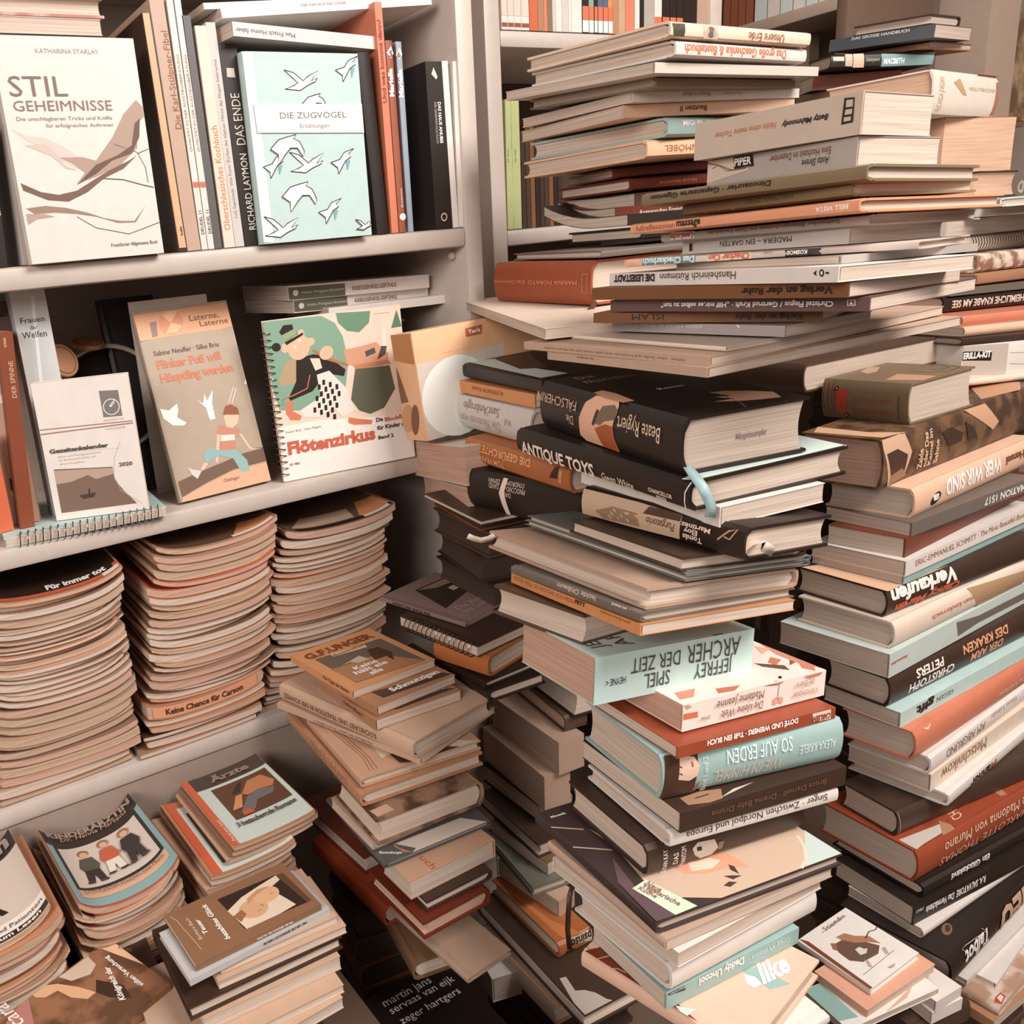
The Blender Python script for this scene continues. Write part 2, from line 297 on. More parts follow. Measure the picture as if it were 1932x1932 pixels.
BOOKS = [
('betty','paper',[(0.6961,0.4213,1.2993),(0.0031,0.0329,0.0166)],(0.0985,0.1476,0.0305),'beige','page','thick grey-beige paperback,topmost of the centre pile,dark window-grid logo on spine','books of the centre pile',[('S','Betty Mahmoody',(0.0253,0.0185),(0.0387,0.0),(0.0,-0.0041),(35,20,15),'bi'),('S','Nicht ohne meine Tochter',(0.069,0.0198),(0.0581,0.0),(0.0,-0.0045),(196,112,78),'i')],[('S',(45,35,30),[(0.0141,0.0276),(0.0061,0.0268),(0.0058,0.0094),(0.015,0.009)]),('S',(196,178,162),[(0.0124,0.0258),(0.0072,0.0255),(0.0071,0.0206),(0.0123,0.0208)]),('S',(196,178,162),[(0.0124,0.0191),(0.0072,0.019),(0.0072,0.0154),(0.0127,0.0155)]),('S',(196,178,162),[(0.0129,0.0139),(0.0076,0.0137),(0.0076,0.0109),(0.0131,0.0108)])],0),
('hochzeit','paper',[(0.6993,0.4247,1.2777),(0.001,0.0392,-0.065)],(0.1012,0.1421,0.0209),'grey','page','grey paperback with a black publisher block beneath the thick beige one','books of the centre pile',[('S','Eine Hochzeit im Dezember',(0.0214,0.0167),(0.0551,0.0),(0.0,-0.0054),(120,72,48),''),('S','Anita Shreve',(0.0219,0.0096),(0.024,0.0),(0.0,-0.0054),(35,20,15),'i'),('S','PIPER',(0.112,0.013),(-0.0174,0.0),(0.0,0.0061),(240,232,225),'b')],[('S',(205,186,170),[(0.1417,0.0205),(0.0969,0.0205),(0.0976,0.0081),(0.1417,0.0016)]),('S',(32,19,14),[(0.1143,0.0204),(0.0941,0.0203),(0.0923,0.0108),(0.1124,0.0106)]),('S',(110,80,65),[(0.1418,0.0187),(0.1272,0.0145),(0.127,0.0153),(0.1416,0.0195)]),('S',(110,80,65),[(0.1272,0.0145),(0.115,0.0097),(0.1149,0.0105),(0.127,0.0153)]),('S',(110,80,65),[(0.115,0.0097),(0.0958,0.0107),(0.0958,0.0115),(0.1149,0.0105)]),('S',(120,85,70),[(0.136,0.0134),(0.1302,0.0156),(0.1301,0.0161),(0.1362,0.014)]),('S',(120,85,70),[(0.1302,0.0156),(0.1194,0.0097),(0.1193,0.0103),(0.1301,0.0161)]),('S',(120,85,70),[(0.1194,0.0097),(0.0999,0.0097),(0.0999,0.0103),(0.1193,0.0103)])],0),
('dino','hard',[(0.6631,0.3945,1.2649),(-0.0005,0.0433,0.0013)],(0.1524,0.206,0.0118),'olive','page','thin olive hardcover with black lettering,third from the top of the centre pile','books of the centre pile',[('S','Dinosaurier · Gepanzerte Giganten',(0.0756,0.0089),(0.1198,0.0),(0.0,-0.0042),(35,20,15),'b')],[],0),
('wallmann','hard',[(0.6752,0.4123,1.2552),(-0.0089,0.0371,-0.1296)],(0.1394,0.1724,0.0102),'olive2','page','short khaki hardcover directly beneath the thin olive one in the centre pile','books of the centre pile',[('S','WALLMANN ZERBST',(0.0509,0.0072),(0.0489,0.0),(0.0,-0.0035),(90,75,55),''),('S','Eine schöne Wunder',(0.1108,0.004),(0.0513,0.0),(0.0,-0.0034),(196,112,78),'i')],[],0),
('bella','hard',[(0.6567,0.3942,1.2438),(-0.01,0.0379,-0.0576)],(0.1783,0.226,0.0096),'salmon','page','wide salmon hardcover with brown lower-case lettering sticking out of the centre pile','books of the centre pile',[('S','BELL VISTA',(0.0083,0.0064),(0.0262,0.0),(0.0,-0.0034),(240,232,225),'b'),('S','fußreflexzonen',(0.2188,0.0026),(-0.0466,0.0),(0.0,0.0047),(150,85,55),''),('S','massage',(0.1699,0.0033),(-0.0267,0.0),(0.0,0.0044),(35,20,15),'b')],[],0),
('stell','hard',[(0.6909,0.4068,1.233),(-0.0082,0.0346,-0.0202)],(0.1526,0.1986,0.0083),'grey','page','grey hardcover with a cream spine label just beneath the wide salmon one','books of the centre pile',[('S','Stellmacher Bildergeschichten mit Diddi Frechdachs',(0.0223,0.0067),(0.1231,0.0),(0.0,-0.0031),(60,50,45),''),('S','LeseLuchs',(0.1612,0.0066),(0.0259,0.0),(0.0,-0.0048),(150,70,50),'bi')],[('S',(225,212,200),[(0.1876,0.0079),(0.1606,0.0079),(0.1602,0.0018),(0.188,0.0016)])],0),
('madeira','paper',[(0.6997,0.4266,1.2202),(-0.0084,0.0309,-0.0842)],(0.114,0.1706,0.0121),'ltgrey','page','pale grey paperback with serif capitals under the grey picture book in the centre pile','books of the centre pile',[('S','MADEIRA ~ EIN GARTEN',(0.0511,0.0092),(0.0744,0.0),(0.0,-0.0044),(35,20,15),'')],[('S',(60,30,22),[(0.1623,0.0096),(0.1583,0.0097),(0.158,0.0027),(0.162,0.0024)])],0),
('kosmos','hard',[(0.7003,0.3743,1.2134),(0.0024,0.0263,0.2656)],(0.1646,0.2324,0.0062),'greyp','page','thin pale book with a black rounded block and orange outlined words on its spine','books of the centre pile',[('S','KOSMOS',(0.0759,0.0049),(0.0152,0.0),(0.0,-0.0032),(240,232,225),'B'),('S','Checker Can',(0.1206,0.0059),(0.0343,0.0),(0.0,-0.0056),(196,112,78),'B'),('S','Das Checkerbuch',(0.167,0.0057),(0.0474,0.0),(0.0,-0.0054),(190,215,215),'B'),('S','Scheffer',(0.1025,0.0056),(0.0075,0.0),(0.0,-0.0019),(196,112,78),'i')],[('S',(58,48,44),[(0.0931,0.0058),(0.066,0.0058),(0.0657,0.0004),(0.0926,0.0004)]),('S',(232,200,180),[(0.1561,0.0058),(0.1196,0.0058),(0.1191,0.0006),(0.1564,0.0006)]),('S',(110,120,125),[(0.2153,0.0058),(0.1662,0.0058),(0.1665,0.0004),(0.2148,0.0004)]),('S',(226,170,140),[(0.232,0.0058),(0.216,0.0058),(0.2158,0.0004),(0.232,0.0004)])],0),
('pinkspine','paper',[(0.8272,0.3951,1.2034),(0.0267,0.0065,1.4957)],(0.1635,0.1662,0.006),'grey','page','thin pale book whose pink spine faces right in the centre pile','books of the centre pile',[],[],0),
('lesestadt','paper',[(0.6249,0.3867,1.1973),(-0.0035,0.0297,-0.0875)],(0.1542,0.2377,0.0113),'white','page','white paperback spine with bold black and thin brown capitals in the centre pile','books of the centre pile',[('S','Hansheinrich Rütimann',(0.0895,0.0101),(0.0823,0.0),(0.0,-0.006),(70,45,35),''),('S','DIE LESESTADT',(0.1784,0.0098),(0.0521,0.0),(0.0,-0.0062),(35,20,15),'B')],[('S',(32,19,14),[(0.0112,0.0069),(0.0113,0.0076),(0.0116,0.0082),(0.0119,0.0088),(0.0124,0.0092),(0.0129,0.0095),(0.0134,0.0096),(0.0139,0.0095),(0.0144,0.0093),(0.0147,0.0088),(0.015,0.0083),(0.0152,0.0076),(0.0152,0.0069),(0.015,0.0062),(0.0148,0.0056),(0.0144,0.005),(0.014,0.0046),(0.0135,0.0043),(0.0129,0.0042),(0.0124,0.0043),(0.012,0.0045),(0.0116,0.005),(0.0113,0.0055),(0.0112,0.0062)]),('S',(236,226,218),[(0.0123,0.0069),(0.0124,0.0073),(0.0125,0.0076),(0.0126,0.0079),(0.0128,0.0081),(0.0131,0.0083),(0.0133,0.0083),(0.0135,0.0083),(0.0137,0.0082),(0.0139,0.0079),(0.014,0.0076),(0.0141,0.0073),(0.0141,0.0069),(0.014,0.0065),(0.0139,0.0062),(0.0137,0.0059),(0.0135,0.0057),(0.0133,0.0055),(0.013,0.0055),(0.0128,0.0055),(0.0126,0.0056),(0.0125,0.0059),(0.0123,0.0062),(0.0123,0.0065)]),('S',(32,19,14),[(0.0199,0.0069),(0.0173,0.0091),(0.0176,0.0068),(0.0168,0.0045)]),('S',(32,19,14),[(0.0099,0.0076),(0.0072,0.0075),(0.0071,0.0062),(0.0098,0.0062)])],0),
('ruhr','paper',[(0.6392,0.3873,1.1853),(-0.0003,0.0239,0.0408)],(0.1644,0.2432,0.0111),'brown','page','brown paperback with heavy black lettering,upper of the two brown ones in the centre pile','books of the centre pile',[('S','Verlag an der Ruhr',(0.0109,0.008),(0.075,0.0),(0.0,-0.0052),(35,20,15),'B')],[],0),
('christel','paper',[(0.66,0.3834,1.1732),(-0.0009,0.013,0.0796)],(0.1764,0.2355,0.0106),'mauve','page','mauve softcover with white quotation lettering sandwiched between two brown books','books of the centre pile',[('S','Christel Fisgus / Gertrud Kraft · „Hilf mir,es selbst zu tun“',(0.0259,0.0076),(0.1529,0.0),(0.0,-0.0043),(240,232,225),'b')],[('S',(240,232,225),[(0.0161,0.0086),(0.0102,0.0086),(0.0098,0.0041),(0.0158,0.0041)]),('S',(104,78,76),[(0.0154,0.0081),(0.0108,0.0081),(0.0105,0.0046),(0.0151,0.0046)]),('S',(240,232,225),[(0.013,0.0076),(0.0114,0.0051),(0.0143,0.0051)])],0),
('ruhr2','paper',[(0.6973,0.4425,1.1602),(0.0139,0.0147,0.3289)],(0.1502,0.2001,0.0093),'brown','page','lower brown paperback with handwritten black capitals under the mauve softcover','books of the centre pile',[('S','Verlag an der Ruhr',(0.0144,0.0063),(0.0551,0.0),(0.0,-0.0043),(35,20,15),'b'),('S','ISLAM',(0.1316,0.0083),(0.0299,0.0),(0.0,-0.0054),(35,20,15),'')],[],0),
('zuhause','paper',[(0.6699,0.4566,1.1508),(0.0008,0.0113,0.0086)],(0.1227,0.1854,0.0091),'greyl','page','small silvery grey paperback with pale italic lettering and a white triangle on its spine','books of the centre pile',[('S','zuhause während der digitalen revolution',(0.0787,0.0078),(0.0963,0.0),(0.0,-0.0034),(215,232,228),'i')],[('S',(240,232,225),[(0.0456,0.0086),(0.0421,0.0087),(0.0419,0.0063)])],0),
('flatmag','mag',[(0.626,0.4786,1.1437),(0.0035,-0.0157,-0.1115)],(0.1735,0.201,0.0037),'cream','page','thin cream magazine lying under the small silvery paperback','books of the centre pile',[],[],0),
('flat1','paper',[(0.6038,0.476,1.1349),(0.0038,-0.0256,-0.0683)],(0.3013,0.2436,0.0076),'tan','page','large tan softcover with small dark print along its spine,upper of two flat ones','books of the centre pile',[('S','Nähen · Über Stoffe und Schnitt,die nicht jeder kennt und was daraus entsteht',(0.025,0.0042),(0.185,0.0),(0.0,-0.0025),(120,85,70),'')],[],0),
('flat2','paper',[(0.597,0.4725,1.127),(-0.0,-0.0204,-0.112)],(0.3069,0.2129,0.008),'tan','page','large tan softcover lying on the thick black novel,lower of two flat ones','books of the centre pile',[('S','Das Handbuch',(0.1404,0.0063),(0.0246,0.0),(0.0,-0.0018),(70,50,40),'')],[],0),
('falscherin','hard',[(0.5843,0.4858,1.0453),(0.0304,-0.0095,-0.2111)],(0.1292,0.2285,0.0491),'black','page','thick black hardcover novel with a peach round motif wrapping its spine','books of the centre pile',[('S','FÄLSCHERIN',(0.1574,0.0383),(0.0746,0.0),(0.0,-0.0113),(214,178,150),''),('S','Die',(0.1626,0.0231),(0.0122,0.0),(0.0,-0.0093),(214,178,150),''),('S','Beate Rygiert',(0.0266,0.0363),(0.0615,0.0),(0.0,-0.0137),(226,196,170),''),('T','Roman',(0.0574,0.1056),(0.0278,0.0),(0.0,0.0074),(240,232,225),'b'),('T','FÄLSCHERIN',(0.0272,0.1807),(0.0581,0.0),(0.0,0.0144),(190,160,140),''),('T','Die',(0.0321,0.2046),(0.0204,0.0),(0.0,0.0125),(190,160,140),''),('A','Mängelexemplar',(0.0562,0.0217),(0.0323,0.0),(0.0,0.0055),(150,135,125),'bp')],[('S',(226,176,146),[(0.1281,0.0487),(0.11,0.0487),(0.0927,0.0487),(0.0905,0.0448),(0.0967,0.023),(0.0911,0.0004),(0.1259,0.0004),(0.1462,0.0004),(0.1548,0.005),(0.1526,0.0235),(0.1434,0.0402)]),('T',(226,176,146),[(0.0066,0.1388),(0.0182,0.142),(0.0194,0.1211),(0.0125,0.0824),(0.0004,0.0828),(0.0004,0.113)]),('S',(120,98,84),[(0.1282,0.0225),(0.1145,0.0409),(0.0969,0.0448),(0.09,0.0398),(0.0935,0.0314),(0.1099,0.0271),(0.1167,0.0219)]),('S',(168,88,52),[(0.1259,0.0175),(0.1077,0.0249),(0.0956,0.0245),(0.0921,0.0004),(0.1167,0.0004)]),('S',(60,44,36),[(0.1305,0.0207),(0.1231,0.0368),(0.119,0.0359),(0.127,0.0197)]),('T',(222,176,146),[(0.0802,0.0668),(0.0941,0.0636),(0.1095,0.0501),(0.121,0.0329),(0.1099,0.0115),(0.0911,0.0162),(0.0764,0.0223),(0.059,0.0339),(0.0794,0.0325),(0.071,0.0484),(0.0854,0.0428)]),('T',(150,110,85),[(0.09,0.0873),(0.081,0.0474),(0.08,0.0476),(0.089,0.0875)]),('T',(150,110,85),[(0.081,0.0474),(0.0721,0.0167),(0.0712,0.0171),(0.08,0.0476)]),('T',(150,110,85),[(0.0721,0.0167),(0.0635,0.0002),(0.0627,0.0006),(0.0712,0.0171)])],0),
('antique','hard',[(0.5786,0.4722,1.0177),(0.0266,-0.0074,-0.1399)],(0.1767,0.2599,0.0262),'black','page','large black hardcover with big cream capitals on its spine under the thick novel','books of the centre pile',[('S','ANTIQUE TOYS',(0.2502,0.0015),(-0.1245,0.0),(0.0,0.0131),(235,215,200),'b'),('S','Gwen White',(0.1138,0.0027),(-0.045,0.0),(0.0,0.0069),(235,215,200),''),('S','CHANCELLOR',(0.049,0.0067),(-0.0297,0.0),(0.0,0.0038),(225,205,190),'b'),('S','PRESS',(0.0393,0.0024),(-0.0124,0.0),(0.0,0.003),(225,205,190),'b')],[('T',(206,220,214),[(0.0057,0.0024),(0.1762,0.0006),(0.1763,0.0552),(0.1763,0.0728),(0.0004,0.0104)]),('S',(240,232,225),[(0.005,0.0004),(0.0042,0.0159),(0.0054,0.0161),(0.0062,0.0004)]),('S',(240,232,225),[(0.0042,0.0159),(-0.0001,0.0255),(0.0009,0.026),(0.0054,0.0161)]),('T',(60,48,42),[(0.0004,0.0004),(0.1729,0.0004),(0.1763,0.003),(0.0136,0.0004)])],0),
('whitepb','paper',[(0.6012,0.4602,1.0018),(0.0075,0.0095,-0.1242)],(0.1195,0.1837,0.0176),'white','page','plain white paperback lying under the large black hardcover','books of the centre pile',[],[],0),
('purga','hard',[(0.5985,0.4354,0.9786),(-0.0025,0.115,-0.0326)],(0.1101,0.1882,0.0283),'purga','page','hardcover with a cream and black painted spine and orange case edge','books of the centre pile',[('S','Tomás',(0.0405,0.0099),(0.0205,0.0),(0.0,-0.005),(232,205,185),'b'),('S','Eloy',(0.0454,0.0153),(0.0147,0.0),(0.0,-0.0045),(232,205,185),'b'),('S','Martinez',(0.0327,0.02),(0.0309,0.0),(0.0,-0.0043),(232,205,185),'b'),('S','Purgatorio',(0.0702,0.0161),(0.0325,0.0),(0.0,-0.0074),(95,55,35),'i')],[('S',(196,166,140),[(0.1878,0.026),(0.1157,0.0266),(0.0647,0.0246),(0.0652,0.0033),(0.1231,0.0013),(0.1878,0.0004)]),('S',(150,118,92),[(0.1688,0.0076),(0.1458,0.0165),(0.1146,0.0164),(0.1115,0.004),(0.1588,0.0014)]),('S',(80,58,42),[(0.1024,0.0254),(0.0649,0.0258),(0.0656,0.0194),(0.1081,0.0178)]),('S',(190,150,120),[(0.0246,0.0124),(0.015,0.0218),(0.0159,0.023),(0.0256,0.0135)]),('S',(190,150,120),[(0.015,0.0218),(0.0085,0.0251),(0.0071,0.0255),(0.0159,0.023)]),('S',(190,150,120),[(0.0085,0.0251),(0.0137,0.0164),(0.0128,0.0153),(0.0071,0.0255)]),('S',(190,150,120),[(0.0137,0.0164),(0.0186,0.0176),(0.0189,0.0161),(0.0128,0.0153)])],0),
('darkpages','hard',[(0.7282,0.602,0.9467),(0.0216,-0.1228,3.0285)],(0.1465,0.1491,0.0133),'dark','page','dark-covered book showing its pages to the left beneath the painted-spine hardcover','books of the centre pile',[],[],0),
('thin1','hard',[(0.7407,0.6781,0.9398),(0.0214,-0.1282,3.0399)],(0.1484,0.2264,0.005),'teald','page','upper of two very thin grey-green boards in the centre pile','thin grey-green boards',[],[],0),
('thin2','hard',[(0.7407,0.6818,0.9339),(0.0252,-0.1302,3.0387)],(0.1485,0.2297,0.0048),'teald','page','lower of two very thin grey-green boards in the centre pile','thin grey-green boards',[],[],0),
('bigplain','hard',[(0.7275,0.6881,0.9117),(0.0363,-0.1322,3.0466)],(0.1794,0.2322,0.0184),'plain','page','big plain beige hardcover album with a white ribbon at its left corner','books of the centre pile',[],[],0),
('isolde','hard',[(0.52,0.4705,0.9356),(-0.051,0.1337,-0.0707)],(0.1857,0.1772,0.0091),'greyd','page','thin dark grey book with pale lettering on the orange cookbook','books of the centre pile',[('S','Isolde Ohlbaum',(0.0541,0.0086),(0.0515,0.0),(0.0,-0.0045),(232,205,185),''),('S','ars vivendi',(0.0165,0.0086),(0.0174,0.0),(0.0,-0.0022),(232,205,185),'b')],[],0),
('petermill','paper',[(0.5168,0.468,0.9259),(-0.0556,0.1264,-0.1009)],(0.1794,0.1836,0.0098),'orange','page','wide orange softcover with one bold black word on its spine in the centre pile','books of the centre pile',[('S','PETER MILL: SO KOCHE ICH MEIN',(0.1791,0.0043),(-0.0943,0.0),(0.0,0.0038),(150,90,60),''),('S','FETT',(0.0832,0.0055),(-0.014,0.0),(0.0,0.0038),(35,20,15),'B'),('S','WEG',(0.0667,0.0061),(-0.0119,0.0),(0.0,0.0029),(220,160,120),''),('S','Schwarzach-Verlag GmbH',(0.049,0.0068),(-0.0371,0.0),(0.0,0.0021),(90,50,35),'')],[],0),
('darkhb','hard',[(0.6376,0.6625,0.872),(0.0257,-0.1159,-3.084)],(0.1248,0.117,0.0299),'darkb','page','dark brown hardcover showing its pages behind the thick mint paperback','books of the centre pile',[],[],0),
('archer','paper',[(0.6838,0.4835,0.8302),(0.1017,0.0466,1.4412)],(0.1137,0.1824,0.0447),'mint','pink','thick mint paperback with tall thin grey capitals on spine and cover','books of the centre pile',[('S','ARCHER',(0.0171,0.0402),(0.064,0.0),(0.0,-0.0179),(70,62,58),''),('S','JEFFREY',(0.025,0.0206),(0.0461,0.0),(0.0,-0.0143),(70,62,58),''),('S','DER ZEIT',(0.0888,0.0376),(0.0552,0.0),(0.0,-0.0139),(70,62,58),''),('S','SPIEL',(0.0997,0.0206),(0.0289,0.0),(0.0,-0.0139),(70,62,58),''),('S','HEYNE <',(0.1495,0.0224),(0.0216,0.0),(0.0,-0.0063),(35,20,15),''),('T','ARCHER',(0.0131,0.1293),(0.0974,0.0),(0.0,0.0161),(60,52,48),''),('T','JEFFREY',(0.0164,0.1563),(0.0758,0.0),(0.0,0.0157),(60,52,48),'')],[('T',(90,86,82),[(0.0215,0.0333),(0.0004,0.0373),(0.0004,0.0497),(0.0166,0.0432)]),('T',(176,200,196),[(0.0209,0.1247),(0.0282,0.0963),(0.0226,0.0424),(0.02,0.0127),(0.0004,0.0098),(0.0081,0.1138)])],0),
('jeanne','paper',[(0.7351,0.442,0.8063),(0.0812,0.0403,1.4479)],(0.099,0.1723,0.0256),'floral','pink','white paperback strewn with red-brown flowers in the centre pile','books of the centre pile',[('S','Die kleine Welt',(0.0802,0.012),(0.05,0.0),(0.0,-0.0077),(120,72,48),'i'),('S','Madame Jeanne',(0.0795,0.0223),(0.0563,0.0),(0.0,-0.0079),(120,72,48),'i'),('S','Véronique',(0.0112,0.012),(0.0317,0.0),(0.0,-0.0069),(190,150,135),''),('S','de Bure',(0.0166,0.0215),(0.0237,0.0),(0.0,-0.0067),(190,150,135),''),('S','29166',(0.1427,0.0108),(0.0106,0.0),(0.0,-0.0036),(120,72,48),'')],[('S',(206,116,80),[(0.1719,0.0173),(0.1559,0.0163),(0.1556,0.011),(0.1719,0.0116)]),('S',(214,150,128),[(0.1719,0.0252),(0.1676,0.0252),(0.163,0.0224),(0.1683,0.0209),(0.1719,0.0252)]),('T',(206,140,118),[(0.0761,0.0004),(0.0478,0.0004),(0.0193,0.0004),(0.005,0.0004),(0.0249,0.0094),(0.0486,0.0096)]),('T',(190,110,84),[(0.0136,0.1223),(0.0094,0.0971),(0.0028,0.1106),(0.0048,0.1279)]),('S',(190,120,95),[(0.0801,0.0252),(0.065,0.0252),(0.0539,0.0252),(0.0601,0.0227),(0.0708,0.0252)]),('S',(60,35,28),[(0.0574,0.0296),(0.0576,0.03),(0.0579,0.0304),(0.0583,0.0307),(0.0589,0.0311),(0.0595,0.0313),(0.0602,0.0315),(0.0609,0.0316),(0.0615,0.0316),(0.062,0.0315),(0.0624,0.0313),(0.0626,0.031),(0.0626,0.0306),(0.0625,0.0303),(0.0622,0.0299),(0.0618,0.0295),(0.0612,0.0292),(0.0606,0.0289),(0.0599,0.0288),(0.0592,0.0287),(0.0586,0.0287),(0.0581,0.0288),(0.0577,0.029),(0.0575,0.0293)]),('S',(140,90,70),[(0.0605,0.0227),(0.0615,0.008),(0.0608,0.008),(0.0598,0.0227)]),('S',(214,160,134),[(0.0665,0.0104),(0.0623,0.0109),(0.0616,0.004),(0.0668,0.0044)]),('S',(214,160,134),[(0.0598,0.0111),(0.0545,0.0094),(0.0547,0.0032),(0.0597,0.0052)]),('T',(110,75,60),[(0.0416,0.046),(0.0252,0.0251),(0.0146,0.03),(0.032,0.0459)]),('T',(200,130,108),[(0.0297,0.0037),(0.0139,0.0004),(0.0028,0.0103),(0.0131,0.0159)]),('T',(196,120,96),[(0.0459,0.0199),(0.0362,0.0163),(0.0286,0.0319),(0.037,0.0333)]),('T',(226,176,150),[(0.0742,0.011),(0.0615,0.0026),(0.0546,0.0212)]),('T',(150,84,60),[(0.0327,0.0094),(0.0254,0.0105),(0.0229,0.0206)]),('S',(206,140,112),[(0.1585,0.0252),(0.1475,0.0252),(0.1518,0.0252)]),('S',(196,124,96),[(0.0298,0.0252),(0.0065,0.0252),(0.0071,0.0233),(0.022,0.0221)]),('T',(206,140,112),[(0.023,0.1612),(0.0217,0.1386),(0.0089,0.1524),(0.0099,0.1671)])],0),
('doye','paper',[(0.7215,0.422,0.7955),(0.0736,0.04,1.4169)],(0.1137,0.1814,0.0111),'rust','page','thin rust-red paperback with white block capitals under the flowered one','books of the centre pile',[('S','DOYÉ UND WIEMERS · Toll! EIN BUCH',(0.0464,0.0104),(0.1033,0.0),(0.0,-0.0064),(240,232,225),'B'),('S','CARLSEN',(0.0067,0.0075),(0.021,0.0),(0.0,-0.0055),(150,65,42),'B')],[('S',(226,206,194),[(0.029,0.0107),(0.0065,0.0107),(0.0057,0.0009),(0.0273,0.0021)])],0),
('himmel','hard',[(0.723,0.4148,0.7531),(0.0634,0.0369,1.3469)],(0.1213,0.1952,0.0427),'teal','page','thick pale teal hardcover with a face printed at the left end of its spine','books of the centre pile',[('S','SO AUF ERDEN',(0.0581,0.0367),(0.0707,0.0),(0.0,-0.0132),(225,238,235),''),('S','WIE IM HIMMEL',(0.0695,0.0196),(0.0722,0.0),(0.0,-0.0119),(205,185,172),'i'),('S','ALEXA KRIELE',(0.0094,0.0265),(0.0401,0.0),(0.0,-0.0085),(215,230,226),''),('S','Band 1 und 2',(0.149,0.0013),(0.0,0.0338),(0.0051,0.0),(215,230,226),'')],[('S',(70,44,30),[(0.192,0.0423),(0.1585,0.0398),(0.1615,0.0009),(0.1948,0.0011)]),('S',(222,188,166),[(0.1862,0.0374),(0.1773,0.0406),(0.1623,0.0366),(0.1572,0.0276),(0.1598,0.0187),(0.1681,0.0151),(0.1796,0.0188),(0.1855,0.0254)]),('S',(90,50,36),[(0.1785,0.0307),(0.176,0.0288),(0.1753,0.0298),(0.1778,0.0316)]),('S',(90,50,36),[(0.1788,0.0241),(0.1756,0.0225),(0.175,0.0235),(0.1782,0.0251)]),('S',(150,84,64),[(0.1663,0.0331),(0.1653,0.0283),(0.1639,0.0285),(0.1649,0.0334)]),('S',(70,44,30),[(0.192,0.0423),(0.1773,0.0406),(0.1847,0.0371),(0.1848,0.0252),(0.1796,0.0188),(0.1623,0.0139),(0.1615,0.0009),(0.1948,0.0011)]),('S',(140,98,74),[(0.1619,0.0071),(0.1565,0.0127),(0.1575,0.0048),(0.1609,0.0014)])],0),
('bruce','paper',[(0.7191,0.4065,0.7337),(0.0606,0.0334,1.404)],(0.1416,0.1885,0.0193),'dkbrown','page','dark brown paperback with dim brown lettering under the teal hardcover','books of the centre pile',[('S','Bruce Darnell · Drama Baby Drama',(0.0252,0.0129),(0.1311,0.0),(0.0,-0.0054),(120,85,68),'')],[('T',(160,122,96),[(0.0188,0.1736),(0.0207,0.1509),(0.0164,0.1304),(0.0039,0.1404),(0.0031,0.1546),(0.0074,0.1745)]),('T',(60,40,30),[(0.0142,0.1618),(0.0146,0.1465),(0.0131,0.1464),(0.0127,0.1618)]),('T',(205,190,175),[(0.0048,0.1426),(0.0134,0.0959),(0.012,0.1207)])],0),
('nordpol','hard',[(0.711,0.4076,0.7178),(0.0529,0.0337,1.3735)],(0.1251,0.1859,0.0154),'white','page','white hardcover with thin dark upside-down lettering under the dark brown paperback','books of the centre pile',[('S','Singer · Zwischen Nordpol und Europa',(0.0131,0.0123),(0.1568,0.0),(0.0,-0.0063),(60,40,32),'')],[],0),
('phantom','hard',[(0.6889,0.4259,0.6873),(0.0473,0.0332,1.397)],(0.1219,0.1767,0.03),'dkbrown','page','dark hardcover with a pale mask and vertical white words on its spine','books of the centre pile',[('S','SUSAN KAY',(0.1564,-0.0008),(0.0,0.0242),(0.0049,0.0),(240,232,225),''),('S','DAS',(0.1449,0.0062),(0.0,0.0116),(0.0053,0.0),(240,232,225),''),('S','PHANTOM',(0.1364,0.0004),(0.0,0.0214),(0.0053,0.0),(240,232,225),'')],[('S',(190,178,168),[(0.1293,0.0166),(0.1234,0.0212),(0.105,0.0195),(0.0999,0.0095),(0.1057,0.0026),(0.118,0.002),(0.1259,0.0085)]),('S',(32,19,14),[(0.1247,0.0167),(0.1194,0.0165),(0.1184,0.012),(0.1238,0.0124)]),('S',(120,108,100),[(0.1002,0.0153),(0.0939,0.0149),(0.0951,0.0067),(0.0997,0.0066)])],0),
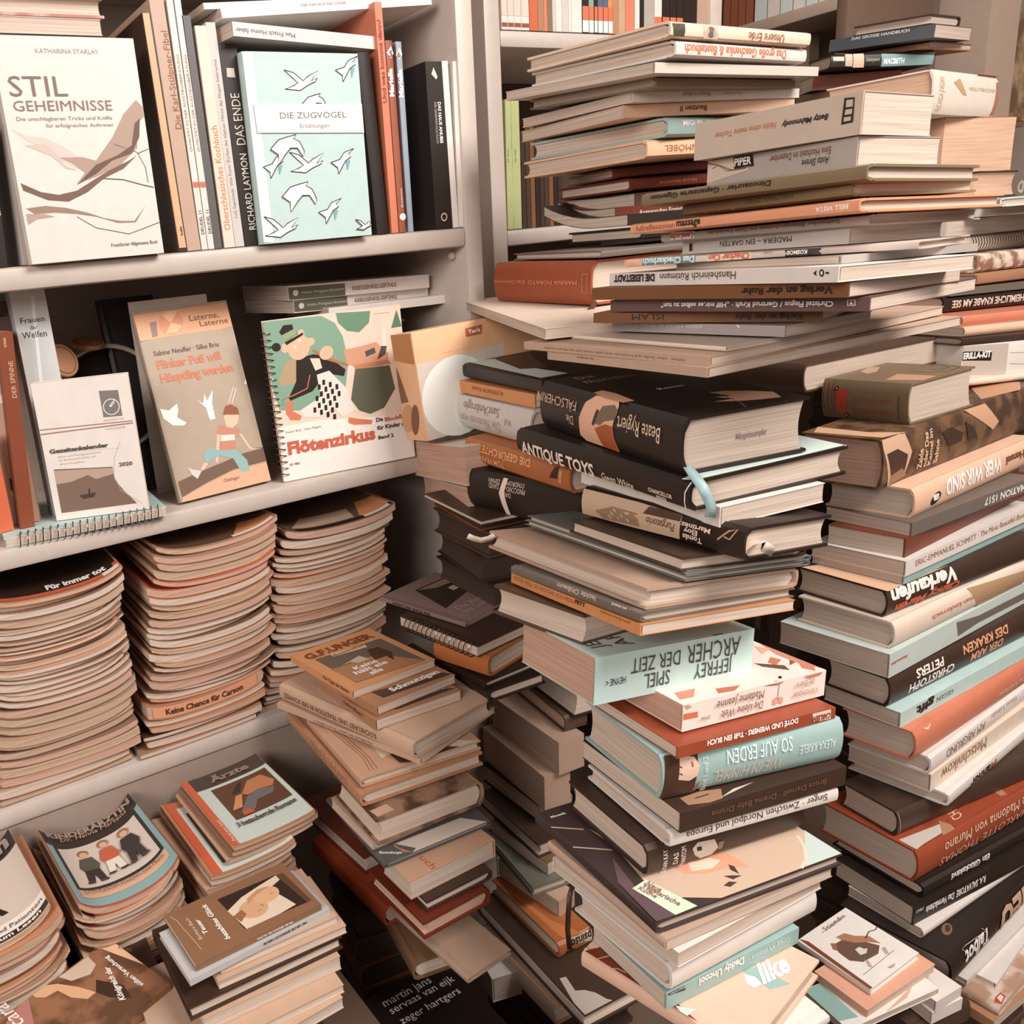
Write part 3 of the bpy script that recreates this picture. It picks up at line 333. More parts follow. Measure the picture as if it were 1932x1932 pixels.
('kueche','hard',[(0.4784,0.4154,0.6844),(-0.0387,0.0429,-0.1483)],(0.2091,0.1783,0.0117),'kueche','page','large vegetarian cookbook with a plate and rose on its dark cover','books of the centre pile',[('T','Neue',(0.0238,0.0418),(0.0045,-0.0134),(0.0068,0.0025),(150,110,95),'b'),('T','Vegetarische',(0.0198,0.0417),(0.0109,-0.0341),(0.0055,0.0025),(150,110,95),'b'),('T','Küche',(0.0146,0.0402),(0.0055,-0.0163),(0.0046,0.0014),(150,110,95),'b'),('T','Mosaik',(0.0094,0.1632),(0.018,0.0),(0.0,0.0032),(240,232,225),'b')],[('T',(206,178,156),[(0.0309,0.1338),(0.0356,0.0981),(0.0266,0.0467),(0.04,0.0157),(0.0694,0.0004),(0.1475,0.0004),(0.2082,0.0004),(0.2072,0.0411),(0.2087,0.0589),(0.1109,0.07),(0.0507,0.0629)]),('T',(98,76,82),[(0.0123,0.0312),(0.0216,0.0004),(0.0015,0.0011),(0.0052,0.0551),(0.023,0.0857)]),('T',(206,222,196),[(0.011,0.043),(0.0294,0.0474),(0.0447,0.0013),(0.0208,0.0004)]),('T',(190,168,150),[(0.001,0.1516),(0.0266,0.1345),(0.0255,0.1328),(-0.0002,0.1499)]),('T',(190,168,150),[(0.001,0.1156),(0.0306,0.0958),(0.0295,0.0941),(-0.0002,0.1139)]),('T',(226,160,130),[(0.0627,0.0481),(0.0813,0.0568),(0.1056,0.0538),(0.1204,0.0441),(0.1217,0.0212),(0.1012,0.0291),(0.0808,0.0306),(0.0638,0.039)]),('T',(238,204,182),[(0.0778,0.0495),(0.0986,0.0481),(0.1066,0.0397),(0.0916,0.0339),(0.0729,0.0388)]),('T',(80,58,46),[(0.0924,0.0217),(0.0994,0.0193),(0.1073,0.0154),(0.0963,0.0145)]),('T',(80,58,46),[(0.1081,0.0323),(0.1107,0.0277),(0.1066,0.0179),(0.104,0.0256)]),('T',(80,58,46),[(0.0829,0.0118),(0.0911,0.014),(0.0966,0.0102),(0.0867,0.0079)]),('T',(196,208,202),[(0.2083,0.0405),(0.2082,0.0004),(0.1873,0.0004),(0.1657,0.0004)]),('T',(226,206,190),[(0.1972,0.0363),(0.189,0.0211),(0.1866,0.0229),(0.1945,0.0377)]),('T',(226,206,190),[(0.189,0.0211),(0.174,0.0055),(0.1722,0.0079),(0.1866,0.0229)]),('T',(226,206,190),[(0.174,0.0055),(0.1607,-0.001),(0.1594,0.0018),(0.1722,0.0079)])],0),
('booklet','mag',[(0.4799,0.4072,0.6732),(-0.0438,0.0471,-0.097)],(0.1987,0.1582,0.0102),'tan','page','thin tan booklet sliding out under the large cookbook','books of the centre pile',[],[('T',(84,60,48),[(0.0803,0.0009),(0.1781,0.0004),(0.1619,0.0004),(0.0584,0.0004)])],0),
('whitea','paper',[(0.4929,0.5543,0.6509),(-0.0479,-0.0384,-1.5975)],(0.1542,0.1854,0.0145),'white','page','pale softcover with open page edges under the tan booklet','books of the centre pile',[],[],0),
('whiteb','hard',[(0.6687,0.3955,0.6218),(0.0393,0.0312,1.5222)],(0.1195,0.183,0.025),'white','page','thick white hardcover with a smooth rounded spine above the teal one','books of the centre pile',[],[],0),
('daddy','paper',[(0.6416,0.3935,0.6049),(0.028,0.0226,1.4822)],(0.094,0.1585,0.0167),'tealm','page','light teal paperback with white bold lettering low in the centre pile','books of the centre pile',[('S','Daddy Uncool',(0.0694,0.0159),(0.0532,0.0),(0.0,-0.0075),(240,232,225),'B'),('S','Greg Williams',(0.0118,0.0126),(0.048,0.0),(0.0,-0.0055),(205,225,220),''),('S','blanvalet',(0.1387,0.0159),(0.0162,0.0),(0.0,-0.002),(240,232,225),'')],[('S',(52,38,32),[(0.1573,0.0163),(0.138,0.0159),(0.1379,0.0113),(0.1567,0.0143)])],0),
('ike','hard',[(0.5036,0.3446,0.5882),(-0.0059,0.0222,0.1922)],(0.1369,0.1556,0.0195),'pinkred','page','pale pink picture book with big white script at the bottom of the centre pile','books of the centre pile',[('T','like',(0.0768,0.0225),(0.0318,-0.0102),(0.017,0.0139),(240,232,225),'B')],[('T',(120,46,28),[(0.0023,0.1535),(0.0171,0.1456),(0.0141,0.0904),(0.0004,0.0416),(0.0004,0.0448)]),('T',(150,180,172),[(0.0787,0.0427),(0.075,0.0157),(0.093,0.0061),(0.0908,0.0349)]),('T',(196,210,200),[(0.003,0.0633),(0.0117,0.0494),(0.0004,0.0509),(0.0004,0.058)]),('T',(226,170,130),[(0.0007,0.1411),(0.0108,0.1359),(0.0102,0.1349),(0.0001,0.14)]),('T',(226,170,130),[(0.0108,0.1359),(0.0206,0.1307),(0.02,0.1297),(0.0102,0.1349)]),('T',(226,170,130),[(0.0008,0.1249),(0.0052,0.1205),(0.0041,0.12),(-0.0,0.1241)]),('T',(226,170,130),[(0.0052,0.1205),(0.0062,0.1125),(0.005,0.1124),(0.0041,0.12)]),('T',(240,232,225),[(0.0758,0.0389),(0.0794,0.0308),(0.076,0.0233),(0.0676,0.0253),(0.0671,0.0323)])],0),
('bernt','hard',[(0.61,0.3418,0.575),(0.0146,0.0087,1.5)],(0.0296,0.1748,0.0098),'white','page','white hardcover cut off by the bottom edge of the photo','books of the centre pile',[('T','Bernt',(0.0257,0.0344),(0.0,0.0275),(-0.0047,0.0),(35,20,15),'')],[],0),
('orangehb','hard',[(1.2694,0.8291,0.9773),(-0.0245,-0.0179,-0.1105)],(0.3744,0.1999,0.0441),'dkbrown2','page','brown hardcover with an orange-rimmed board behind the small olive brick-like book','books of the right pile',[],[],0),
('pferde','hard',[(1.2882,0.6815,0.9408),(-0.0257,-0.0307,-0.0696)],(0.151,0.1334,0.0592),'olive','page','small thick olive hardcover with a red label and rust stripes on its spine','books of the right pile',[('S','PFERDETRÄUME',(0.0185,0.019),(0.0652,0.0),(0.0,-0.0088),(140,72,40),''),('S','LIEBESGLÜCK!',(0.0235,0.0352),(0.0574,0.0),(0.0,-0.0084),(140,72,40),''),('S','tradition',(0.0112,0.0059),(0.0,0.0362),(0.0031,0.0),(80,60,45),'b')],[('S',(120,55,35),[(0.1299,0.0543),(0.1316,0.0274),(0.1307,0.0274),(0.129,0.0542)]),('S',(120,55,35),[(0.1316,0.0274),(0.1264,0.0003),(0.1255,0.0005),(0.1307,0.0274)]),('S',(120,55,35),[(0.1226,0.0562),(0.1247,0.0279),(0.1238,0.028),(0.1217,0.0561)]),('S',(120,55,35),[(0.1247,0.0279),(0.1194,0.0003),(0.1185,0.0005),(0.1238,0.028)]),('S',(120,55,35),[(0.1151,0.0573),(0.1174,0.0285),(0.1165,0.0286),(0.1142,0.0572)]),('S',(120,55,35),[(0.1174,0.0285),(0.1125,0.0003),(0.1117,0.0005),(0.1165,0.0286)]),('S',(190,72,50),[(0.1106,0.0455),(0.091,0.0448),(0.0926,0.0084),(0.1088,0.0096)]),('S',(32,19,14),[(0.1061,0.0467),(0.1062,0.0475),(0.1066,0.0483),(0.1071,0.049),(0.1077,0.0495),(0.1085,0.0498),(0.1093,0.0498),(0.1101,0.0496),(0.1109,0.0493),(0.1115,0.0487),(0.112,0.048),(0.1123,0.0471),(0.1124,0.0462),(0.1122,0.0454),(0.1119,0.0446),(0.1114,0.0439),(0.1107,0.0434),(0.11,0.0432),(0.1091,0.0431),(0.1083,0.0433),(0.1076,0.0437),(0.107,0.0442),(0.1065,0.045),(0.1062,0.0458)]),('S',(32,19,14),[(0.0899,0.0067),(0.0901,0.0075),(0.0904,0.0082),(0.0909,0.0087),(0.0915,0.0091),(0.0923,0.0094),(0.0931,0.0094),(0.0939,0.0092),(0.0946,0.0088),(0.0953,0.0083),(0.0957,0.0077),(0.096,0.0069),(0.0961,0.0061),(0.096,0.0054),(0.0957,0.0047),(0.0951,0.0041),(0.0945,0.0037),(0.0937,0.0035),(0.0929,0.0035),(0.0921,0.0037),(0.0914,0.004),(0.0908,0.0046),(0.0903,0.0052),(0.09,0.006)]),('S',(240,232,225),[(0.1081,0.0465),(0.1082,0.0469),(0.1083,0.0472),(0.1085,0.0474),(0.1087,0.0476),(0.109,0.0477),(0.1093,0.0477),(0.1096,0.0477),(0.1098,0.0475),(0.11,0.0473),(0.1102,0.047),(0.1103,0.0467),(0.1104,0.0464),(0.1103,0.0461),(0.1102,0.0458),(0.11,0.0455),(0.1098,0.0453),(0.1095,0.0452),(0.1092,0.0452),(0.1089,0.0453),(0.1086,0.0454),(0.1084,0.0456),(0.1082,0.0459),(0.1081,0.0462)]),('S',(240,232,225),[(0.0919,0.0065),(0.092,0.0069),(0.0921,0.0072),(0.0923,0.0074),(0.0925,0.0076),(0.0928,0.0077),(0.093,0.0077),(0.0933,0.0076),(0.0936,0.0075),(0.0938,0.0073),(0.094,0.007),(0.0941,0.0067),(0.0941,0.0063),(0.0941,0.006),(0.094,0.0057),(0.0938,0.0055),(0.0935,0.0053),(0.0933,0.0052),(0.093,0.0052),(0.0927,0.0052),(0.0924,0.0054),(0.0922,0.0056),(0.092,0.0059),(0.0919,0.0062)]),('T',(40,28,20),[(0.1315,0.0693),(0.1511,0.0595),(0.15,0.0589),(0.131,0.0683)]),('T',(40,28,20),[(0.1511,0.0595),(0.1512,0.0315),(0.15,0.0318),(0.15,0.0589)]),('T',(40,28,20),[(0.1512,0.0315),(0.1401,0.0144),(0.1395,0.0155),(0.15,0.0318)]),('T',(40,28,20),[(0.1401,0.0144),(0.1112,0.0099),(0.1114,0.011),(0.1395,0.0155)]),('T',(40,28,20),[(0.1112,0.0099),(0.0889,0.0242),(0.09,0.0246),(0.1114,0.011)]),('T',(40,28,20),[(0.0889,0.0242),(0.0907,0.0579),(0.0919,0.0578),(0.09,0.0246)]),('T',(40,28,20),[(0.1349,0.0569),(0.15,0.0474),(0.149,0.0473),(0.1343,0.056)]),('T',(40,28,20),[(0.15,0.0474),(0.1366,0.027),(0.1361,0.0279),(0.149,0.0473)]),('T',(40,28,20),[(0.1366,0.027),(0.1122,0.0264),(0.1128,0.0272),(0.1361,0.0279)]),('T',(40,28,20),[(0.1122,0.0264),(0.1158,0.0431),(0.1167,0.0429),(0.1128,0.0272)]),('T',(196,150,120),[(0.0182,0.0468),(0.0665,0.0603),(0.0671,0.0029),(0.0319,0.0004)]),('T',(196,160,130),[(0.067,0.1188),(0.1073,0.133),(0.1115,0.1182),(0.0736,0.0969),(0.0545,0.0991)])],0),
('zaide','hard',[(1.6461,0.6722,0.8781),(-0.0221,0.0264,1.5999)],(0.117,0.4494,0.0711),'zaide','pink','thick hardcover in a crumpled brown and cream camel dust jacket atop the right pile','books of the right pile',[('S','Zaide',(0.3497,0.0098),(0.0,0.029),(0.0121,0.0),(215,180,150),'b'),('S','oder Das',(0.3366,0.0091),(0.0,0.0512),(0.0103,0.0),(215,180,150),'b'),('S','Kamel im',(0.3247,0.0094),(0.0,0.0533),(0.0093,0.0),(215,180,150),'b'),('S','Sahne',(0.3072,0.0084),(0.0,0.0354),(0.0106,0.0),(215,180,150),'b')],[('S',(206,168,138),[(0.449,0.0707),(0.3935,0.0707),(0.3783,0.0401),(0.3931,0.0077),(0.4309,0.0007),(0.4401,0.0304),(0.449,0.0598)]),('S',(70,46,32),[(0.4417,0.0501),(0.4145,0.0519),(0.3888,0.0385),(0.3936,0.0138),(0.4287,0.016)]),('S',(150,112,84),[(0.4287,0.016),(0.4014,0.0215),(0.386,0.008),(0.4276,0.0019)]),('T',(216,172,138),[(0.1166,0.4094),(0.0403,0.4134),(0.0004,0.3947),(0.0092,0.4363),(0.1026,0.4425)]),('S',(206,160,126),[(0.2315,0.0705),(0.1707,0.0693),(0.1316,0.0342),(0.1471,0.0244),(0.1835,0.0445)]),('T',(196,146,112),[(0.0791,0.0503),(0.0281,0.0004),(0.0004,0.0635),(0.0159,0.1517)]),('S',(60,40,28),[(0.2987,0.0513),(0.2724,0.0541),(0.2392,0.0391),(0.2416,0.0271),(0.2767,0.0263)]),('S',(60,40,28),[(0.2334,0.0544),(0.2075,0.0409),(0.1925,0.021),(0.2211,0.0228)])],0),
('werwir','hard',[(1.5933,0.6457,0.8313),(-0.0129,0.023,1.6156)],(0.1223,0.3685,0.0429),'peach','page','peach hardcover with white capitals and a black drop logo on its spine','books of the right pile',[('S','WER WIR SIND',(0.1178,0.036),(0.167,0.0),(0.0,-0.0232),(240,232,225),'B'),('S','Hensel',(0.0446,0.0313),(0.0589,0.0),(0.0,-0.0121),(120,65,40),'b'),('S','a',(0.3034,0.0227),(0.0175,0.0),(0.0,-0.0089),(240,232,225),'B')],[('S',(32,19,14),[(0.2989,0.017),(0.3005,0.0147),(0.3028,0.0125),(0.3057,0.0106),(0.309,0.0092),(0.3125,0.0083),(0.3159,0.008),(0.319,0.0083),(0.3215,0.0092),(0.3234,0.0106),(0.3245,0.0125),(0.3246,0.0146),(0.3239,0.017),(0.3223,0.0193),(0.32,0.0214),(0.3171,0.0233),(0.3138,0.0247),(0.3103,0.0256),(0.3069,0.0259),(0.3038,0.0256),(0.3012,0.0247),(0.2994,0.0233),(0.2983,0.0215),(0.2981,0.0193)])],0),
('reform','paper',[(1.5238,0.6146,0.8094),(-0.009,0.0163,1.5464)],(0.1241,0.3134,0.0198),'greyd','page','thin grey softcover with pale capitals and a year under the peach hardcover','books of the right pile',[('S','REFORMATION 1517',(-0.0273,0.0144),(0.163,0.0),(0.0,-0.0107),(225,220,215),'b')],[],0),
('brownpb','paper',[(1.6199,0.6516,0.7794),(-0.0013,0.0163,1.6426)],(0.1053,0.4242,0.0284),'redbrown','page','red-brown paperback with tanned pages under the thin grey softcover','books of the right pile',[],[],0),
('eric','paper',[(1.5528,0.6196,0.7561),(0.0041,0.0197,1.5927)],(0.1333,0.3683,0.0223),'white','page','white paperback with long brown serif lettering on its spine in the right pile','books of the right pile',[('S','ERIC-EMMANUEL SCHMITT · The Most Beautiful Book in the World',(0.3438,0.009),(-0.3863,0.0),(0.0,0.0086),(150,105,85),'')],[],0),
('tealthin','paper',[(1.5659,0.6237,0.7436),(0.0045,0.0161,1.597)],(0.1308,0.3793,0.0121),'tealm','page','thinnest teal paperback,tucked under the white long-lettered one in the right pile','books of the right pile',[],[],0),
('verkaufen','hard',[(1.5102,0.5967,0.7049),(0.0006,0.0129,1.5222)],(0.1367,0.3585,0.0391),'dkbrown','page','dark hardcover with huge white letters and orange name on its spine','books of the right pile',[('S','Verkaufen',(0.2009,0.0371),(0.1499,0.0),(0.0,-0.0207),(240,232,225),'B'),('S','Clancy Martin',(0.1932,0.0145),(0.1485,0.0),(0.0,-0.0105),(205,95,65),'Bi')],[('T',(226,180,150),[(0.1299,0.3581),(0.1134,0.3162),(0.008,0.3163),(0.0066,0.2085),(0.0004,0.3581),(0.0084,0.3581),(0.0607,0.3581)])],0),
('kinder','hard',[(1.5319,0.5989,0.6654),(0.001,0.0175,1.5733)],(0.1389,0.3857,0.0391),'cream','page','cream hardcover with orange lettering fading to tan at the right of its spine','books of the right pile',[('S','man kinderreich',(0.1875,0.0242),(0.1077,0.0),(0.0,-0.0077),(196,112,78),'')],[('S',(176,140,108),[(0.2011,0.038),(0.0418,0.0245),(0.0352,0.0004),(0.1683,0.0004)])],0),
('bien','paper',[(1.5445,0.6011,0.63),(0.0013,0.0219,1.5927)],(0.1588,0.4147,0.0351),'mintw','page','pale mint and white paperback with a grey cityscape on its spine','books of the right pile',[('S','bienvolté',(0.3724,0.0219),(0.0383,0.0),(0.0,-0.0045),(196,112,78),'b')],[('S',(110,100,92),[(0.2433,0.0302),(0.18,0.022),(0.0413,0.0196),(0.0387,0.0075),(0.178,0.0104),(0.2357,0.0064)])],0),
('kraken','hard',[(1.5054,0.5812,0.585),(-0.0051,0.0197,1.5456)],(0.0931,0.3708,0.0449),'dkbrown','page','dark brown hardcover with spaced white and peach capitals on its spine','books of the right pile',[('S','CHRISTOPH',(0.2182,0.0215),(0.1082,0.0),(0.0,-0.0135),(240,232,225),'b'),('S','PETERS',(0.2459,0.0386),(0.0651,0.0),(0.0,-0.013),(240,232,225),'b'),('S','DER ARM',(0.092,0.0215),(0.0831,0.0),(0.0,-0.0126),(225,160,120),'b'),('S','DES KRAKEN',(0.0797,0.0395),(0.1167,0.0),(0.0,-0.0135),(225,160,120),'b')],[],0),
('gift','paper',[(1.494,0.5714,0.5612),(-0.0053,0.0205,1.5602)],(0.1085,0.3572,0.0233),'mint','page','mint paperback with a bold black lower-case word on its spine','books of the right pile',[('S','gift',(0.2767,0.0187),(0.043,0.0),(0.0,-0.0128),(35,20,15),'B'),('S','GEGEN',(0.2289,0.0163),(0.0414,0.0),(0.0,-0.007),(90,105,100),'')],[],0),
('salm','hard',[(1.4938,0.567,0.516),(-0.0029,0.029,1.6071)],(0.099,0.3533,0.0445),'salmonr','page','salmon-red hardcover with a small white letter at the top of its spine','books of the right pile',[('S','Die Amerikaner',(0.0397,0.0204),(0.082,0.0),(0.0,-0.0078),(240,215,200),''),('S','A',(0.311,0.0423),(0.02,0.0),(0.0,-0.0047),(240,232,225),'')],[],0),
('abgrund','hard',[(1.5004,0.5669,0.4878),(0.0019,0.0323,1.6341)],(0.1108,0.3336,0.0273),'white','page','white hardcover with thin grey capitals below the salmon-red one','books of the right pile',[('S','AM ABGRUND',(0.1724,0.0205),(0.1178,0.0),(0.0,-0.0123),(130,105,92),''),('S','Wiener Kalender',(0.0674,0.023),(0.0876,0.0),(0.0,-0.007),(190,160,145),'i')],[],0),
('metsch','paper',[(1.4935,0.5601,0.4604),(0.0016,0.0307,1.6185)],(0.1128,0.3239,0.0272),'cream','page','cream paperback with tall brown lettering in the right pile','books of the right pile',[('S','Metschnikow',(0.1633,0.0231),(0.1323,0.0),(0.0,-0.0177),(140,95,72),'')],[],0),
('manner','hard',[(1.4689,0.5489,0.4403),(0.0025,0.0262,1.6498)],(0.1344,0.2857,0.02),'white','page','thin white hardcover with black lettering and an orange initial,sticking out of the right pile','books of the right pile',[('S','änner',(0.1566,0.0129),(0.0627,0.0),(0.0,-0.0119),(35,20,15),'b'),('S','M',(0.1367,0.0128),(0.0177,0.0),(0.0,-0.0118),(190,90,60),'b')],[],0),
('darktop','hard',[(1.4111,0.517,0.4002),(-0.0036,0.0184,1.4296)],(0.0904,0.2907,0.0397),'dark','page','charcoal hardcover with a worn pale spine edge under the thin white hardcover','books of the right pile',[],[('S',(190,170,155),[(0.29,0.0392),(0.2843,0.0003),(0.2835,0.0005),(0.2892,0.0393)])],0),
('thomas','hard',[(1.3982,0.507,0.3497),(-0.0027,0.0148,1.514)],(0.1444,0.2837,0.0506),'rust','page','thick rust hardcover with cream capitals and a painted front cover in the right pile','books of the right pile',[('S','CHARLOTTE THOMAS',(0.0077,0.0213),(0.2262,0.0),(0.0,-0.0142),(225,175,145),''),('S','Die Madonna von Murano',(0.012,0.0415),(0.2137,0.0),(0.0,-0.0142),(235,200,175),'i'),('T','CH',(0.0141,0.1807),(0.0139,-0.0079),(0.0004,-0.0217),(235,200,175),''),('T','D',(0.028,0.1385),(0.0077,-0.0035),(-0.0015,-0.0138),(235,200,175),'')],[('T',(200,190,180),[(0.0309,0.2785),(0.021,0.1991),(0.0088,0.1978),(0.0081,0.2608),(0.0063,0.2789)]),('T',(176,130,100),[(0.0265,0.196),(0.0122,0.1918),(0.0041,0.1964),(0.0045,0.2239)]),('T',(176,130,100),[(0.0282,0.0676),(0.0226,0.0537),(0.0092,0.0617),(0.0126,0.0725)]),('T',(152,70,44),[(0.0232,0.1857),(0.0263,0.071),(0.0108,0.0758),(0.0048,0.192)])],0),
('gluck','hard',[(1.3804,0.4928,0.3294),(-0.003,0.0108,1.4842)],(0.1363,0.2613,0.0197),'black','page','thin black hardcover with one cream blackletter title under the rust one','books of the right pile',[('S','Ein Glückskind',(0.1174,0.0148),(0.0849,0.0),(0.0,-0.0099),(240,232,225),'b')],[],0),
('salva','paper',[(1.36,0.4835,0.3008),(-0.0035,0.0122,1.4631)],(0.1173,0.2677,0.0284),'black','page','black paperback with small white lettering and a number at the end of its spine','books of the right pile',[('S','R.A. SALVATORE  Das Vermächtnis',(0.1172,0.0199),(0.1262,0.0),(0.0,-0.0114),(240,232,225),'b'),('S','24663',(0.2482,0.0229),(0.0151,0.0),(0.0,-0.0048),(240,232,225),'')],[('S',(122,128,126),[(0.2673,0.028),(0.2671,0.028),(0.2673,0.028)])],0),
('thinmags','mag',[(1.3921,0.4897,0.2849),(-0.0027,0.0133,1.5396)],(0.1066,0.295,0.0157),'white','page','sheaf of thin white booklets under the black paperback','books of the right pile',[],[],0),
('fu','hard',[(1.3774,0.4786,0.2423),(-0.0027,0.0157,1.6492)],(0.1447,0.293,0.043),'black','page','large black hardcover with a white script logo,slanting at the bottom of the right pile','books of the right pile',[('S','HEU',(0.0358,0.0376),(0.1087,0.0),(0.0,-0.0355),(200,165,140),'B'),('S','Talbot',(0.1841,0.0375),(0.0716,0.0),(0.0,-0.0208),(240,232,225),'bi')],[('T',(120,92,72),[(0.026,0.2293),(0.0249,0.2326),(0.0242,0.2359),(0.0239,0.2392),(0.024,0.2422),(0.0247,0.2446),(0.0257,0.2464),(0.027,0.2474),(0.0286,0.2474),(0.0303,0.2467),(0.0321,0.245),(0.0337,0.2427),(0.0351,0.2398),(0.0362,0.2366),(0.037,0.2332),(0.0373,0.2299),(0.0371,0.227),(0.0365,0.2245),(0.0355,0.2228),(0.0341,0.2218),(0.0326,0.2217),(0.0308,0.2225),(0.0291,0.2241),(0.0275,0.2264)]),('T',(60,44,34),[(0.0283,0.23),(0.0276,0.2319),(0.0271,0.2339),(0.0269,0.2358),(0.0269,0.2375),(0.0271,0.2388),(0.0276,0.2397),(0.0283,0.2402),(0.0291,0.2401),(0.0301,0.2395),(0.031,0.2384),(0.032,0.237),(0.0328,0.2352),(0.0335,0.2333),(0.034,0.2313),(0.0343,0.2294),(0.0343,0.2277),(0.034,0.2264),(0.0335,0.2255),(0.0328,0.225),(0.032,0.2251),(0.031,0.2257),(0.0301,0.2267),(0.0291,0.2282)]),('S',(240,232,225),[(0.2461,0.0305),(0.2567,0.0426),(0.2574,0.0426),(0.2466,0.03)]),('S',(240,232,225),[(0.2567,0.0426),(0.2459,0.0422),(0.2458,0.0429),(0.2574,0.0426)]),('S',(240,232,225),[(0.2459,0.0422),(0.2152,0.0383),(0.2151,0.039),(0.2458,0.0429)]),('S',(240,232,225),[(0.2152,0.0383),(0.1888,0.0344),(0.189,0.035),(0.2151,0.039)]),('S',(240,232,225),[(0.1888,0.0344),(0.1993,0.0428),(0.1997,0.0423),(0.189,0.035)])],0),
('erde','hard',[(1.0662,0.7126,1.4321),(-0.0004,-0.0368,1.6406)],(0.203,0.2594,0.0155),'creamy','page','cream hardcover with a dark green block on its spine,top of the back pile','books of the back pile',[('S','Unsere Erde',(0.0555,0.01),(0.0682,0.0),(0.0,-0.0087),(150,95,70),'')],[('S',(72,72,56),[(0.2573,0.0124),(0.2365,0.0129),(0.2355,0.0007),(0.2533,0.0007)]),('S',(200,180,160),[(0.2053,0.0127),(0.1803,0.0132),(0.179,0.0004),(0.2029,0.0004)]),('S',(110,96,86),[(0.1845,0.0069),(0.1846,0.0055),(0.1852,0.0043),(0.1862,0.0032),(0.1876,0.0023),(0.1893,0.0018),(0.1912,0.0016),(0.193,0.0018),(0.1948,0.0023),(0.1964,0.0031),(0.1977,0.0042),(0.1985,0.0054),(0.1989,0.0068),(0.1988,0.0081),(0.1982,0.0094),(0.1971,0.0105),(0.1957,0.0113),(0.194,0.0119),(0.1922,0.0121),(0.1903,0.0119),(0.1885,0.0114),(0.187,0.0106),(0.1857,0.0095),(0.1849,0.0082)])],0),
('geschenk','hard',[(1.0724,0.7211,1.416),(-0.0047,-0.0427,1.6594)],(0.2022,0.2526,0.0158),'white','page','white hardcover with salmon lettering,second from the top of the back pile','books of the back pile',[('S','Das große Geschenke & Bastelbuch',(0.0446,0.012),(0.1933,0.0),(0.0,-0.0089),(205,130,100),'b')],[],0),
('softa','paper',[(1.1074,0.7275,1.4035),(-0.0093,-0.059,1.6327)],(0.224,0.3067,0.0101),'greyp','page','bent pale softcover with unreadable spine print under the white craft book','books of the back pile',[],[],0),
('oliveb','hard',[(1.0955,0.7493,1.3938),(-0.0084,-0.0539,1.629)],(0.1922,0.2633,0.0107),'olive','page','dull olive book in shadow,fourth in the back pile','books of the back pile',[],[],0),
('acryl','paper',[(1.1138,0.7557,1.3843),(-0.0028,-0.0196,1.5172)],(0.1986,0.2788,0.0106),'white','page','thin white softcover with grey lettering in the back pile','books of the back pile',[('S','Motive in Acryl',(0.1559,0.0085),(0.045,0.0),(0.0,-0.0042),(150,120,105),''),('S','Grundlagen',(0.1026,0.0079),(0.0332,0.0),(0.0,-0.0037),(200,165,145),'')],[],0),
('bautzen','paper',[(1.1087,0.7579,1.3705),(-0.0042,-0.0115,1.462)],(0.2023,0.2712,0.0136),'peach','page','peach-orange softcover with its white back cover showing in the back pile','books of the back pile',[('S','Bautzen II',(0.1454,0.0097),(0.0416,0.0),(0.0,-0.0058),(110,70,50),'b')],[],0),
('miguel','hard',[(1.1187,0.7948,1.3477),(-0.011,-0.0062,1.6942)],(0.2088,0.231,0.0214),'teal','page','teal hardcover with white capitals on its spine in the back pile','books of the back pile',[('S','MIGUEL ANGEL',(0.2018,0.0119),(-0.0876,0.0),(0.0,0.006),(240,232,225),'b')],[],0),
('moebel','hard',[(1.1314,0.7872,1.326),(-0.0101,-0.0065,1.6103)],(0.2058,0.2648,0.0205),'creamo','page','hardcover with a cream-orange spine and brown capitals in the back pile','books of the back pile',[('S','BAUERNMÖBEL',(0.1258,0.0132),(0.1093,0.0),(0.0,-0.0083),(160,92,60),'')],[],0),
('red1','hard',[(1.1074,0.7705,1.3093),(-0.0039,-0.0149,1.1724)],(0.1539,0.2288,0.013),'redd','page','upper dark red hardcover in shadow in the back pile','books of the back pile',[],[],0),
('red2','hard',[(1.131,0.7973,1.293),(-0.0062,-0.0113,1.402)],(0.157,0.2314,0.015),'redd','page','lower dark red hardcover with faint lettering in the back pile','books of the back pile',[('S','Reise zu den Steinen,durch die',(0.1286,0.0085),(0.0581,0.0),(0.0,-0.0042),(190,120,90),'')],[],0),
('softb','paper',[(1.1317,0.8036,1.2739),(-0.0059,-0.0068,1.4074)],(0.1579,0.2197,0.0159),'darkb','page','dark-spined softcover with pale wavy pages under the dark red books','books of the back pile',[],[],0.004),
('angew','paper',[(1.1082,0.7815,1.2597),(-0.0004,-0.0088,1.2918)],(0.1564,0.2308,0.0139),'redd','page','softcover with pale lettering on a dark red spine in the back pile','books of the back pile',[('S','Angewandtes Fremd',(0.1974,0.0024),(-0.0612,0.0),(0.0,0.0059),(215,200,190),'')],[],0.016),
('softc','paper',[(1.1047,0.7679,1.2489),(0.0037,-0.0065,1.4311)],(0.1782,0.2445,0.0133),'black','page','black softcover with curling pages sticking out left in the back pile','books of the back pile',[],[],0.022),
('blackflat','hard',[(1.1193,0.7181,1.2312),(0.0045,-0.0027,1.3417)],(0.1661,0.2662,0.0148),'black','page','flat black hardcover under the curling softcover in the back pile','books of the back pile',[],[],0),
('backgrey','hard',[(1.0429,0.7032,1.2164),(0.0034,-0.0089,1.3514)],(0.2116,0.2721,0.0083),'greyd','page','thin grey-brown book in the dark gap above the red-brown hardcover','books of the back pile',[],[],0),
